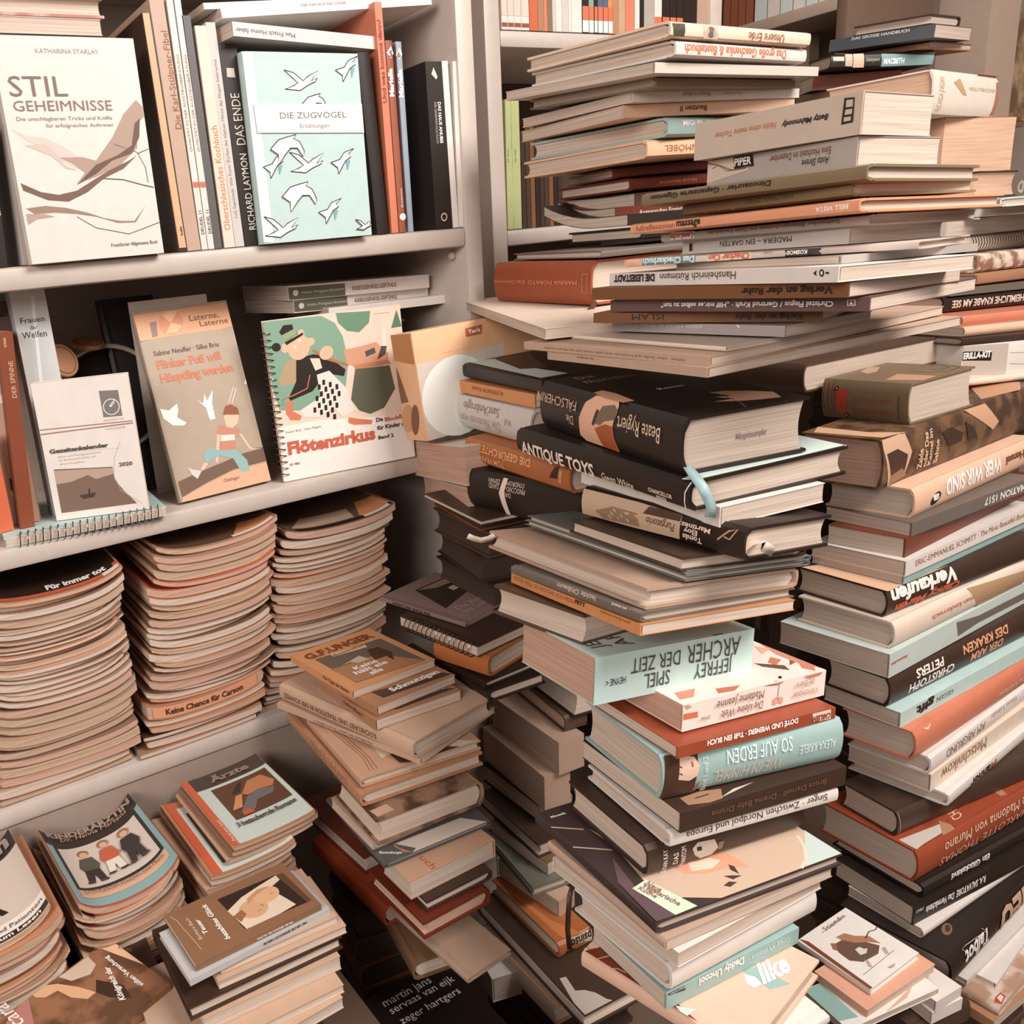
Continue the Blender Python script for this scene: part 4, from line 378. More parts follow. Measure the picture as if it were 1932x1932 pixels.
('fiorato','hard',[(0.7721,0.774,1.1639),(0.0129,-0.0021,-0.1316)],(0.1372,0.2114,0.0512),'rustb','page','thick red-brown hardcover with faint cream lettering and a brown ribbon','books of the back pile',[('S','MARINA FIORATO  Das Geheimnis',(0.0253,0.0285),(0.1853,0.0),(0.0,-0.0045),(205,150,120),'')],[('S',(206,150,120),[(0.0154,0.0359),(0.0065,0.0366),(0.0059,0.0369),(0.0155,0.0366)]),('S',(206,150,120),[(0.0065,0.0366),(0.0072,0.015),(0.0066,0.0147),(0.0059,0.0369)]),('S',(206,150,120),[(0.0072,0.015),(0.0154,0.0148),(0.0161,0.0145),(0.0066,0.0147)]),('S',(206,150,120),[(0.0154,0.0148),(0.0151,0.0363),(0.0158,0.0363),(0.0161,0.0145)])],0),
('maga','mag',[(0.9995,0.9682,1.1565),(-0.0226,0.0006,2.6926)],(0.2191,0.4176,0.0111),'cream','page','floppy cream booklet drooping left under the red-brown hardcover','books of the back pile',[],[],0.0),
('azb','hard',[(0.6848,0.7654,1.0727),(0.0138,-0.0031,-0.1501)],(0.1478,0.2194,0.0188),'black','page','thin black hardcover with pale blue patches on its cover beside the yellow carton','books of the back pile',[],[('T',(206,220,216),[(0.0122,0.2098),(0.0495,0.1858),(0.0365,0.0974),(0.041,0.0076),(0.0022,0.0056)]),('T',(84,60,48),[(0.0462,0.1803),(0.1077,0.1958),(0.0493,0.062),(0.0226,0.0816)])],0),
('kneidl','paper',[(0.686,0.7795,1.056),(0.0051,-0.0014,-0.1123)],(0.1469,0.1964,0.016),'orange','page','thin orange paperback under the thin black hardcover','books of the back pile',[('S','ALTERNATIV Knittel',(0.0657,0.0117),(0.0726,0.0),(0.0,-0.0052),(120,65,35),'')],[],0),
('nonnen','hard',[(0.6732,0.7732,1.0127),(-0.0,-0.0001,-0.1362)],(0.1467,0.197,0.042),'ltgrey','page','thick pale grey hardcover with brown serif lettering beside the yellow carton','books of the back pile',[('S',"Sant'Ambrogio",(0.0691,0.0361),(0.0873,0.0),(0.0,-0.0118),(150,105,80),''),('S','Die Nonnen von',(0.0674,0.0193),(0.0981,0.0),(0.0,-0.0126),(175,155,145),''),('S','Wolf',(0.0405,0.0261),(0.0154,0.0),(0.0,-0.0084),(170,140,125),'')],[],0),
('franklin','hard',[(0.6393,0.6751,0.9806),(-0.0013,-0.0018,-0.1177)],(0.1476,0.2164,0.0299),'orangeb','page','orange-brown hardcover with cream capitals under the thick pale grey one','books of the back pile',[('S','DIE GEFÜRCHTETEN',(0.0716,0.0257),(0.1286,0.0),(0.0,-0.0108),(225,160,115),'b'),('S','TOM FRANKLIN',(0.1247,0.0126),(0.0789,0.0),(0.0,-0.0078),(225,160,115),'b')],[('S',(52,32,22),[(0.0362,0.012),(0.0269,0.0254),(0.0194,0.0276),(0.0205,0.0135)]),('S',(206,140,96),[(0.0183,0.0239),(0.0123,0.0243),(0.0141,0.0094),(0.0189,0.0092)])],0),
('pinoc','hard',[(0.6595,0.6805,0.9304),(-0.0081,-0.0016,0.103)],(0.1475,0.1781,0.0497),'black','page','thick black hardcover with a curved cream band across its spine','books of the back pile',[('S','PINOCCHIO-',(0.0806,0.0374),(0.0312,0.0),(0.0,-0.0063),(215,195,180),''),('S','SYNDROM',(0.0822,0.0441),(0.0281,0.0),(0.0,-0.0055),(215,195,180),''),('S','DAS',(0.1033,0.0296),(0.0105,0.0),(0.0,-0.0057),(215,195,180),''),('S','ZEMAN',(0.1211,0.0435),(0.0189,0.0),(0.0,-0.0055),(215,195,180),''),('S','DAVID',(0.1231,0.0376),(0.0162,0.0),(0.0,-0.0061),(215,195,180),'')],[('S',(226,206,190),[(0.1164,0.0464),(0.1094,0.0466),(0.1139,0.0289),(0.108,0.0008),(0.1153,0.0004),(0.1226,0.0275)])],0),
('darkmag','mag',[(0.855,0.9154,0.925),(0.0093,0.0037,2.9753)],(0.2205,0.1586,0.0048),'dark','page','thin dark booklet lying under the black hardcover with the band','books of the back pile',[],[],0),
('unger','paper',[(0.4376,0.8365,0.7377),(-0.0189,0.0235,0.0753)],(0.1293,0.1447,0.0102),'orangel','page','orange pocket novel with a western scene on its cover,top of the left front pile','western pocket novels',[('T','G.F.UNGER',(0.0093,0.1131),(0.1073,0.0),(0.0,0.0179),(120,60,35),'B'),('T','Keine',(0.0373,0.0447),(0.0353,0.0),(0.0,0.0096),(240,232,225),'b'),('T','hält sie',(0.03,0.0329),(0.0502,0.0),(0.0,0.0097),(240,232,225),'b'),('T','alle',(0.0437,0.0199),(0.0194,0.0),(0.0,0.0096),(240,232,225),'b'),('T','Bestseller',(0.0407,0.0989),(0.05,0.0),(0.0,0.0061),(150,90,60),'b'),('S','Die Tage der Rache',(0.0631,0.0055),(-0.0568,0.0),(0.0,0.004),(110,60,38),'b')],[('T',(104,88,76),[(0.0157,0.1083),(0.1183,0.1039),(0.1192,0.0061),(0.0174,0.0148)]),('T',(168,120,86),[(0.015,0.0679),(0.085,0.063),(0.1192,0.0061),(0.0185,0.0164)]),('T',(70,42,28),[(0.0835,0.0857),(0.0992,0.0825),(0.1031,0.0572),(0.0902,0.0344),(0.0902,0.052),(0.0724,0.0518),(0.0772,0.0707)]),('T',(196,176,156),[(0.032,0.0682),(0.0643,0.0774),(0.0697,0.0602),(0.0521,0.06),(0.0456,0.0692)]),('T',(216,190,160),[(0.0391,0.108),(0.0913,0.103),(0.0887,0.093),(0.0395,0.0987)])],0),
('schmutz','paper',[(0.449,0.801,0.7268),(-0.0207,0.0286,0.0903)],(0.1238,0.1565,0.0111),'brownl','page','brown pocket novel with white lettering on a dark cover band,second in its pile','western pocket novels',[('T','Schmutzigen',(0.0383,0.0181),(0.0763,0.0),(0.0,0.0104),(240,232,225),'B')],[('T',(70,50,40),[(0.0187,0.0353),(0.1169,0.0165),(0.1228,0.0051),(0.0208,0.0133)])],0),
('hombre','paper',[(0.4416,0.794,0.7128),(-0.0236,0.0265,-0.0055)],(0.1245,0.1464,0.0134),'brownl','page','brown pocket novel right on top of the tan cookery hardcover','western pocket novels',[('T','hombre',(0.0684,0.0155),(0.0443,0.0),(0.0,0.0071),(200,180,165),'b'),('S','Luke Short',(0.0742,0.0062),(-0.0458,0.0),(0.0,0.004),(90,50,35),'b')],[('T',(70,50,40),[(0.025,0.0151),(0.1088,0.0174),(0.1241,0.0088),(0.0353,0.0069)])],0),
('koch','hard',[(0.4596,0.7446,0.6909),(-0.0186,0.0318,0.2251)],(0.1442,0.2435,0.0225),'tanc','page','tan hardcover with ornate brown lettering on its spine under the pocket novels','books of the left front pile',[('S','KOCHKUNST UND TRADITION IN DER SCHWEIZ',(0.059,0.0129),(0.1751,0.0),(0.0,-0.0073),(130,90,68),'b')],[],0),
('slim','paper',[(0.4688,0.7446,0.6818),(-0.0146,0.0278,0.2955)],(0.1508,0.2436,0.0075),'tanc','page','thin tan softcover directly under the ornate tan hardcover','books of the left front pile',[('S','Handbuch der guten Küche Band 2',(0.0736,0.0038),(0.1001,0.0),(0.0,-0.003),(100,70,55),'')],[],0),
('album','hard',[(0.4002,0.7662,0.6676),(-0.019,0.0152,-0.1062)],(0.1594,0.1681,0.0118),'tanr','page','tan album with three printed stripes and a photo on its cover','books of the left front pile',[],[('T',(150,100,76),[(0.0142,0.1169),(0.0225,0.0401),(0.0215,0.04),(0.0132,0.1168)]),('T',(150,100,76),[(0.0225,0.0401),(0.0174,0.0103),(0.0165,0.0105),(0.0215,0.04)]),('T',(150,100,76),[(0.0185,0.1182),(0.0259,0.0397),(0.0249,0.0397),(0.0175,0.1181)]),('T',(150,100,76),[(0.0259,0.0397),(0.0221,0.0091),(0.0211,0.0092),(0.0249,0.0397)]),('T',(150,100,76),[(0.0222,0.1179),(0.0294,0.0394),(0.0284,0.0393),(0.0212,0.1178)]),('T',(150,100,76),[(0.0294,0.0394),(0.0268,0.0097),(0.0258,0.0097),(0.0284,0.0393)]),('T',(220,200,184),[(0.0423,0.0602),(0.0408,0.0267),(0.0552,0.0302),(0.0688,0.0004),(0.1558,0.0004),(0.0993,0.0434)]),('T',(80,56,42),[(0.0524,0.0283),(0.0539,0.0063),(0.0682,0.0004),(0.1317,0.0007),(0.0762,0.0353)])],0),
('manothek','hard',[(0.3941,0.7581,0.6492),(-0.0145,0.0141,-0.0845)],(0.1631,0.2281,0.0175),'tano','page','brown hardcover with an orange-edged dust jacket under the striped album','books of the left front pile',[('S','MANOTHEK',(0.0381,0.0074),(0.1127,0.0),(0.0,0.0093),(170,120,90),'')],[],0),
('thickphoto','hard',[(0.5458,0.8307,0.6113),(0.0128,-0.012,3.0753)],(0.1426,0.1095,0.0323),'photo','page','thick book with a brown photo cover and pages facing left and front','books of the left front pile',[],[('T',(196,160,134),[(0.1403,0.09),(0.1184,0.0887),(0.1156,0.103),(0.1379,0.1052)])],0),
('thinunder','paper',[(0.5267,0.8418,0.5976),(0.0103,-0.0094,3.121)],(0.1286,0.1005,0.0134),'tanc','page','thin tan book just below the thick photo-cover book','books of the left front pile',[],[],0),
('puzzle','hard',[(0.3935,0.7166,0.5934),(-0.0095,0.01,-0.0556)],(0.1432,0.1498,0.0061),'slate','page','slate-blue thin book with a white logo and an orange curve on its corner','books of the left front pile',[('T','Ravensburger',(0.0043,0.0193),(0.0226,-0.0147),(0.0021,0.0038),(240,232,225),'bi')],[('T',(214,198,186),[(0.0275,0.0249),(0.0447,0.0049),(0.0365,0.0004),(0.1391,0.0004),(0.1169,0.0239)]),('T',(200,130,95),[(0.0262,0.0258),(0.0291,0.0151),(0.0371,0.0013),(0.0294,0.0064),(0.0251,0.0207)])],0),
('uch','paper',[(0.5234,0.7406,0.5679),(0.0081,-0.0097,-3.1228)],(0.1192,0.0544,0.0225),'tanr','page','tan paperback with large orange letters on its cover and a curled lower edge','books of the left front pile',[('T','uch',(0.088,0.0271),(0.0,0.0251),(-0.0084,0.0),(190,95,60),'')],[],0),
('darkthin','hard',[(0.507,0.8063,0.5544),(0.0067,-0.0089,-3.1379)],(0.0908,0.1343,0.0131),'dkbrown','page','small dark hardcover between the tan paperback and the red hardcover','books of the left front pile',[],[],0),
('redhb','hard',[(0.4936,0.771,0.533),(0.0063,-0.0084,-3.1158)],(0.0925,0.1078,0.0211),'redd','pink','dark red hardcover at the bottom of the left front pile','books of the left front pile',[],[],0),
('torn','hard',[(0.5313,0.9949,0.4924),(0.0029,0.0009,-3.0843)],(0.1112,0.1564,0.0255),'redbrown','page','large red-brown hardcover with a torn white corner left of the left front pile',None,[],[],0),
('orangel2','hard',[(0.4154,0.7689,0.4643),(-0.0035,-0.0009,0.0429)],(0.1234,0.1708,0.0283),'orangered','page','large orange-red hardcover lying under the torn red-brown one',None,[],[],0),
('lowtan','hard',[(0.411,0.7032,0.4393),(-0.0042,-0.0029,-0.188)],(0.0684,0.1016,0.0246),'darktan','page','dark tan volume in shadow at the foot of the left front pile',None,[],[],0),
('plaintop','hard',[(0.4366,0.6318,0.4795),(0.0033,-0.0038,0.0823)],(0.065,0.2,0.0072),'plain','page','plain beige hardcover leaning out low in front of the left front pile',None,[],[],0),
('stub','paper',[(0.8678,1.0535,0.7795),(0.0065,-0.0021,2.9621)],(0.0921,0.0589,0.0132),'dark','page','dark book end poking out left under the big beige album',None,[],[],0),
('kunst','hard',[(0.6175,0.8467,0.773),(-0.0044,0.0041,0.2225)],(0.1186,0.1569,0.0068),'purple','page','thin mauve hardcover with a dark floral picture on its cover',None,[('T','Die Kunst',(0.028,0.0339),(0.0653,0.0),(0.0,0.0122),(190,165,150),'i'),('T','des Lebens',(0.0244,0.0199),(0.0659,0.0),(0.0,0.0103),(190,165,150),'i'),('S','Die Kunst des Lebens',(0.0613,0.0052),(0.0696,0.0),(0.0,-0.0035),(60,40,32),'b')],[('T',(58,44,34),[(0.0463,0.1319),(0.1163,0.1305),(0.1182,0.1153),(0.1182,0.0757),(0.0216,0.0521)]),('T',(150,126,100),[(0.0485,0.1286),(0.112,0.1268),(0.1182,0.1197),(0.1145,0.1079),(0.072,0.1129)]),('T',(190,170,145),[(0.0808,0.0998),(0.0934,0.1003),(0.0896,0.0868),(0.0772,0.0864)]),('T',(150,126,100),[(0.1182,0.0979),(0.1182,0.0993),(0.1182,0.0892),(0.1182,0.0845)])],0),
('spiral','spiral',[(0.5939,0.7937,0.758),(-0.0048,0.0026,0.1375)],(0.1001,0.1463,0.0144),'dark','page','dark wire-bound notebook under the mauve hardcover',None,[],[],0),
('brownor','hard',[(0.6034,0.7852,0.7297),(-0.0076,0.0014,0.2528)],(0.0899,0.0869,0.0278),'orangeb','page','orange-brown hardcover under the dark wire-bound notebook',None,[],[],0),
('black1','hard',[(0.5934,0.7809,0.721),(-0.0073,-0.0007,0.0345)],(0.0869,0.0855,0.0084),'black','page','thin black hardcover under the orange-brown one',None,[],[],0),
('black2','hard',[(0.5924,0.7728,0.7051),(-0.0054,-0.0014,-0.0637)],(0.0867,0.1237,0.0159),'black','page','black hardcover,lowest below the wire-bound notebook',None,[],[],0),
('dotlabel','hard',[(0.8815,1.0187,0.5704),(-0.0071,-0.0109,2.9863)],(0.048,0.1748,0.0594),'black','page','black-edged hardcover with a small dark mark on its page edge behind the mint paperback','books of the plain beige pile',[],[],0),
('roundb','hard',[(0.8346,0.8555,0.5439),(0.0096,-0.0034,1.3984)],(0.1512,0.0372,0.0257),'darkb','pink','brown hardcover with a dark lower board left of the mint paperback','books of the plain beige pile',[],[],0),
('plain1','paper',[(0.8178,0.8451,0.4893),(0.0085,-0.0019,1.496)],(0.1682,0.0464,0.0545),'plain','plain','upper of two thick plain beige volumes left of the centre pile','thick plain beige volumes',[],[],0),
('plain2','paper',[(0.7981,0.8547,0.4315),(0.0086,-0.0027,1.472)],(0.1664,0.0465,0.0577),'plain','plain','lower of two thick plain beige volumes left of the centre pile','thick plain beige volumes',[],[],0),
('darkrim','hard',[(0.8305,1.0103,0.3976),(-0.0034,-0.0068,3.1222)],(0.0736,0.1351,0.0344),'black','plain','dark-rimmed hardcover under the two thick plain beige volumes','books of the plain beige pile',[],[],0),
('paged','hard',[(0.7677,0.9913,0.3726),(-0.0035,-0.0067,3.0608)],(0.0338,0.1518,0.0249),'dark','page','hardcover with dark boards and tan pages below the plain beige volumes','books of the plain beige pile',[],[],0),
('smallbr','paper',[(0.7845,0.9561,0.3506),(-0.0043,-0.0058,-3.1191)],(0.0616,0.1273,0.0219),'darktan','page','small brown paperback under the dark-boarded book','books of the plain beige pile',[],[],0),
('greygreen','hard',[(0.778,0.9525,0.334),(-0.0022,-0.0071,2.9732)],(0.0636,0.1437,0.0164),'greeng','page','thin grey-green hardcover slanting left of the large cookbook','books of the plain beige pile',[],[],0),
('innerpb','paper',[(0.7483,0.7974,0.3071),(0.0046,-0.0032,1.6758)],(0.1218,0.0337,0.0265),'tanc','page','tan paperback block under the thin grey-green hardcover','books of the plain beige pile',[],[],0),
('derg','hard',[(0.7361,0.7507,0.283),(0.0047,-0.0018,1.5139)],(0.1572,0.0585,0.024),'orangeb','page','orange-brown hardcover with a white spine label and dangling dark ribbon','books of the plain beige pile',[('S','psinse',(0.0019,0.0222),(0.0356,0.0),(0.0,-0.0122),(60,40,30),'b')],[('S',(206,190,174),[(0.0373,0.0236),(0.0005,0.0236),(0.0007,0.0044),(0.0376,0.0171)]),('S',(50,34,26),[(0.047,0.0088),(0.0305,0.0065),(0.0307,0.0004),(0.0473,0.0004)]),('T',(206,124,66),[(0.1396,0.0528),(0.0426,0.0375),(0.0004,0.0172),(0.0082,0.0465)])],0),
('splash','hard',[(0.6585,0.9165,0.2581),(-0.0021,0.0001,-1.6455)],(0.2499,0.2013,0.0254),'dark','page','large dark cover with white splashes at the bottom centre','books of the plain beige pile',[],[('T',(190,176,164),[(0.1866,0.0101),(0.1888,0.0193),(0.2133,0.0148),(0.2188,0.0263),(0.2295,0.0356),(0.2443,0.041),(0.2495,0.046),(0.2495,0.0004),(0.2279,0.0004)])],0),
('pinkedge','hard',[(0.6444,0.8919,0.225),(-0.0012,-0.0004,-1.6203)],(0.1751,0.1511,0.0329),'tanr','page','large volume with a pinkish-tan board under the splashed dark cover','books of the plain beige pile',[],[],0),
('stier','hard',[(0.9066,0.4623,0.3303),(0.0064,-0.01,-0.0169)],(0.1,0.0954,0.0102),'stier','page','white hardcover with a brown spine and a painted bull on its cover',None,[('T','Stier',(0.0416,0.0844),(0.025,0.0),(0.0,0.0063),(100,75,62),''),('T','tollen',(0.0649,0.0853),(0.0202,0.0),(0.0,0.0053),(90,65,52),''),('T','Sibyri',(0.0477,0.0049),(0.0116,0.0),(0.0,0.0031),(130,105,92),''),('T','und der Mai',(0.0347,0.0849),(0.0409,0.0),(0.0,0.0022),(170,140,125),'')],[('T',(128,62,38),[(0.003,0.095),(0.0083,0.0864),(0.0044,0.0004),(0.0004,0.0004)]),('T',(104,78,64),[(0.0286,0.0654),(0.0483,0.0643),(0.0632,0.0484),(0.0731,0.0332),(0.0591,0.0265),(0.0321,0.029),(0.0207,0.0395),(0.0221,0.0547)]),('T',(170,120,90),[(0.0422,0.0714),(0.0569,0.0698),(0.0636,0.0594),(0.0773,0.0499),(0.0776,0.0342),(0.0676,0.0439),(0.0529,0.0527),(0.0435,0.0649)]),('T',(214,206,198),[(0.0425,0.0461),(0.0507,0.0459),(0.0523,0.0407),(0.0567,0.039),(0.0487,0.035),(0.0396,0.0372)]),('T',(190,160,142),[(0.0365,0.03),(0.0394,0.0266),(0.0333,0.0177),(0.0303,0.021)]),('T',(190,160,142),[(0.0702,0.0297),(0.0763,0.0282),(0.0698,0.0191),(0.0654,0.0208)]),('T',(60,40,32),[(0.0694,0.0502),(0.0838,0.0545),(0.0839,0.0533),(0.0697,0.049)]),('T',(60,40,32),[(0.0838,0.0545),(0.0941,0.0517),(0.094,0.0505),(0.0839,0.0533)]),('T',(60,40,32),[(0.0941,0.0517),(0.0994,0.0535),(0.0997,0.0523),(0.094,0.0505)]),('T',(110,80,66),[(0.0132,0.0176),(0.0797,0.0193),(0.0797,0.0187),(0.0132,0.017)]),('T',(150,100,76),[(0.0273,0.0691),(0.0328,0.0653),(0.0235,0.0565),(0.0208,0.0611)])],0),
('pinkorange','paper',[(0.8842,0.4523,0.3193),(0.0017,-0.0065,-0.0572)],(0.1308,0.0694,0.0113),'peachr','page','pale orange softcover under the bull book',None,[],[],0),
('whitemag','paper',[(1.0052,0.4917,0.3101),(-0.0,0.0035,2.9621)],(0.1446,0.0643,0.0098),'tealwhite','page','white and teal magazine under the pale orange softcover',None,[],[('T',(140,172,164),[(0.1442,0.0011),(0.1192,0.0004),(0.1194,0.0556),(0.1442,0.051)]),('T',(206,170,148),[(0.0839,0.0632),(0.0236,0.0484),(0.0455,0.0588),(0.0842,0.0639)])],0),
('whitestripe','paper',[(1.0285,0.4191,0.2938),(-0.0024,0.0014,1.4708)],(0.0968,0.0474,0.0164),'white','page','upper of two white rounded paperbacks at the bottom right',None,[],[],0),
('whitelogo','paper',[(1.0294,0.4168,0.2758),(-0.002,0.0016,1.4027)],(0.0975,0.0517,0.018),'white','page','lower of two white rounded paperbacks at the bottom right',None,[],[],0),
('wlong','paper',[(1.43,0.4911,0.1701),(-0.0007,-0.0001,1.621)],(0.0998,0.2413,0.0087),'white','page','long thin white booklet at the right edge,topmost of its group',None,[],[],0),
('wlong2','paper',[(1.439,0.4869,0.1617),(-0.0008,-0.0005,1.7071)],(0.1006,0.2168,0.0084),'white','page','second thin white booklet at the bottom right edge',None,[],[],0),
('catalog','mag',[(1.1925,0.4384,0.1471),(0.0016,-0.0013,0.0679)],(0.1901,0.2076,0.0141),'catal','page','glossy catalogue with a red square logo at the bottom right corner',None,[],[('T',(190,70,50),[(0.0155,0.0113),(0.0313,0.0107),(0.0292,0.0033),(0.0098,0.0008),(0.0059,0.0084)]),('T',(226,214,200),[(0.0176,0.0096),(0.0275,0.0092),(0.0258,0.0045),(0.0129,0.0028)])],0),
('lowbrown','paper',[(1.1792,0.4375,0.1313),(0.0017,-0.0014,-0.0134)],(0.1227,0.1878,0.0157),'brownl','page','brown paperback under the glossy catalogue at the bottom right corner',None,[],[],0),
('martin','paper',[(0.3133,0.5428,0.3554),(-0.0089,0.0142,-0.0151)],(0.1872,0.234,0.0156),'black','page','flat black cover with three lines of white names at the bottom centre',None,[('T','martin jans',(0.0802,0.2112),(0.0692,0.0),(0.0,0.0111),(240,232,225),''),('T','servaas van eijk',(0.0814,0.1976),(0.0936,0.0),(0.0,0.0108),(240,232,225),''),('T','zeger hartgers',(0.0841,0.1782),(0.0857,0.0),(0.0,0.0104),(240,232,225),'')],[],0),
('whitered','paper',[(0.6044,0.8141,0.2003),(-0.0015,0.0047,-0.2514)],(0.1,0.15,0.0414),'whitered','page','white block with a red edge in the dark gap at the bottom centre',None,[],[],0),
('koenig','paper',[(0.1521,0.7655,0.5192),(0.0061,0.0001,1.9088)],(0.1093,0.1576,0.0147),'romance','page','romance paperback with an embracing couple and white vertical lettering at bottom left',None,[('T','Königreich der',(0.022,0.0411),(0.0524,-0.0159),(0.0045,0.0048),(240,232,225),'b'),('T','süßen Versuchung',(0.0225,0.0173),(0.0669,0.0),(0.0,0.0048),(240,232,225),'b'),('S','Königreich der süßen Versuchung',(0.0608,0.0139),(0.0527,0.0),(0.0,-0.0029),(110,75,60),'b'),('T','cara',(0.0845,0.1198),(0.0398,0.0),(0.0,0.0095),(240,232,225),'i'),('T','SEXY',(0.0754,-0.0054),(0.0179,0.0066),(-0.0039,0.0028),(120,80,60),'')],[('T',(170,80,54),[(0.1089,0.102),(0.1089,0.0435),(0.1089,0.0364),(0.1089,0.0799),(0.1089,0.1052)]),('T',(216,168,132),[(0.1089,0.097),(0.1089,0.0812),(0.1003,0.0725),(0.0797,0.0621),(0.0562,0.054),(0.0556,0.0644),(0.0717,0.0739),(0.092,0.0776),(0.0947,0.0906),(0.1033,0.0968)]),('T',(206,182,160),[(0.1076,0.0664),(0.107,0.0306),(0.089,0.032),(0.0822,0.0435),(0.0913,0.0614)]),('T',(60,40,28),[(0.0706,0.0443),(0.0398,0.031),(0.0189,0.0356),(0.038,0.0494),(0.0562,0.054)]),('T',(226,182,148),[(0.1089,0.0162),(0.1059,0.0007),(0.0602,0.0004),(0.0437,0.0004)]),('T',(176,120,112),[(0.1089,0.1104),(0.1089,0.102),(0.0736,0.1156),(0.0954,0.1412)])],0),
('jubi','paper',[(0.1506,0.764,0.5013),(0.0042,0.0015,1.5368)],(0.1002,0.1594,0.0182),'dkbrown','page','dark brown paperback with pale capitals under the romance paperback',None,[('S','JUBILÄUMS-EDITION',(0.011,0.0173),(0.0514,0.0),(0.0,-0.0056),(232,205,185),'')],[],0),
('jubi2','paper',[(0.1507,0.7613,0.4864),(0.0037,-0.0003,1.9037)],(0.1016,0.1575,0.0147),'creamr','page','cream paperback,lowest of the romance pile at the bottom left',None,[],[],0),
('teuer','paper',[(0.3113,0.7136,0.5834),(0.0354,0.0127,1.6162)],(0.0878,0.1437,0.0069),'brownc','page','brown pocket novel with a photo of two faces and white lettering','books of the brown pocket novel pile',[('T','Teuer',(0.0339,0.1158),(0.0255,0.0),(0.0,0.0046),(240,232,225),'bi'),('T','bezahltes Glück',(0.0127,0.1003),(0.064,0.0),(0.0,0.0054),(240,232,225),'bi'),('T','Barbara Bach',(0.0288,0.1239),(0.0382,0.0),(0.0,0.0038),(225,200,180),'i'),('S','TEUER BEZAHLTES GLÜCK',(0.0351,0.0051),(0.0429,0.0),(0.0,-0.0025),(240,232,225),'b')],[('T',(44,28,20),[(0.075,0.087),(0.0724,0.0166),(0.0118,0.0105),(0.016,0.0826)]),('T',(220,200,178),[(0.0513,0.0857),(0.062,0.0643),(0.067,0.0417),(0.0714,0.0171),(0.0623,0.0167),(0.0556,0.034),(0.0365,0.0272),(0.0161,0.0216),(0.0138,0.0428),(0.0147,0.0809)]),('T',(206,160,124),[(0.0368,0.0455),(0.0331,0.0463),(0.0296,0.0481),(0.0267,0.0508),(0.0247,0.0542),(0.0235,0.0581),(0.0233,0.0622),(0.0242,0.0663),(0.026,0.07),(0.0286,0.0731),(0.0319,0.0754),(0.0356,0.0768),(0.0395,0.0771),(0.0433,0.0763),(0.0467,0.0745),(0.0496,0.0717),(0.0517,0.0683),(0.0528,0.0644),(0.053,0.0603),(0.0522,0.0562),(0.0504,0.0525),(0.0477,0.0494),(0.0444,0.0471),(0.0407,0.0457)]),('T',(212,168,132),[(0.0491,0.0255),(0.0458,0.0263),(0.0427,0.028),(0.0401,0.0306),(0.0381,0.0338),(0.0369,0.0375),(0.0365,0.0415),(0.037,0.0453),(0.0384,0.0489),(0.0405,0.0519),(0.0433,0.0541),(0.0464,0.0554),(0.0498,0.0557),(0.0531,0.0549),(0.0562,0.0532),(0.0588,0.0506),(0.0608,0.0474),(0.062,0.0437),(0.0624,0.0397),(0.0618,0.0359),(0.0605,0.0323),(0.0583,0.0293),(0.0556,0.0271),(0.0525,0.0258)]),('T',(150,100,66),[(0.0401,0.0845),(0.0443,0.0729),(0.035,0.0709),(0.0273,0.0811)]),('T',(190,140,100),[(0.0563,0.0605),(0.063,0.0438),(0.0596,0.0319),(0.0548,0.0513),(0.0475,0.0632)]),('T',(110,70,48),[(0.032,0.0596),(0.0312,0.0551),(0.0306,0.0552),(0.0314,0.0597)]),('T',(110,70,48),[(0.0484,0.037),(0.0477,0.0324),(0.0471,0.0324),(0.0478,0.0371)]),('T',(150,70,56),[(0.0396,0.052),(0.0354,0.0501),(0.0351,0.0508),(0.0393,0.0528)]),('T',(200,166,140),[(0.0813,0.1387),(0.0708,0.1351),(0.0706,0.1359),(0.081,0.1395)]),('T',(200,166,140),[(0.0708,0.1351),(0.0548,0.1339),(0.0547,0.1347),(0.0706,0.1359)]),('T',(200,166,140),[(0.0548,0.1339),(0.0312,0.1315),(0.0311,0.1323),(0.0547,0.1347)]),('T',(200,166,140),[(0.0312,0.1315),(0.0162,0.1304),(0.0162,0.1312),(0.0311,0.1323)]),('T',(90,62,44),[(0.0714,0.0171),(0.0708,0.0086),(0.0119,0.0053),(0.0118,0.0105)])],0),
('silver','paper',[(0.3195,0.7105,0.5758),(0.0297,0.0106,1.631)],(0.0808,0.1619,0.007),'silver','page','silvery paperback under the brown pocket novel','books of the brown pocket novel pile',[('S','VIEL UM DIE EIFERSUCHT HERUM',(0.0288,0.0066),(0.0518,0.0),(0.0,-0.0029),(90,80,78),'b')],[],0),
('pbp','paper',[(0.1951,0.7995,0.5696),(-0.0181,-0.0075,-1.6096)],(0.0918,0.132,0.0087),'tanc','page','upper tan pocket book with hidden spine under the silvery paperback','books of the brown pocket novel pile',[],[],0),
('pbq','paper',[(0.1899,0.7938,0.5597),(-0.0132,-0.0043,-1.6177)],(0.0924,0.1436,0.0095),'tanc','page','lower tan pocket book with hidden spine under the silvery paperback','books of the brown pocket novel pile',[],[],0),
('bighb','hard',[(0.1546,0.8256,0.5432),(-0.0118,-0.0026,-1.5934)],(0.1274,0.1706,0.0164),'dkbrown','page','dark hardcover with long pale page edges in the pile of the brown pocket novel','books of the brown pocket novel pile',[],[],0),
('fan1','paper',[(0.1692,0.8289,0.5261),(-0.0082,-0.0016,-1.6165)],(0.1353,0.1515,0.0166),'tanc','page','first of the fanned pale softcovers under the dark hardcover at lower left','fanned softcovers',[],[],0),
('fan2','paper',[(0.1193,0.8095,0.516),(-0.0058,-0.001,-1.6008)],(0.1363,0.1907,0.01),'tanc','page','second of the fanned pale softcovers,middle one at lower left','fanned softcovers',[],[],0),
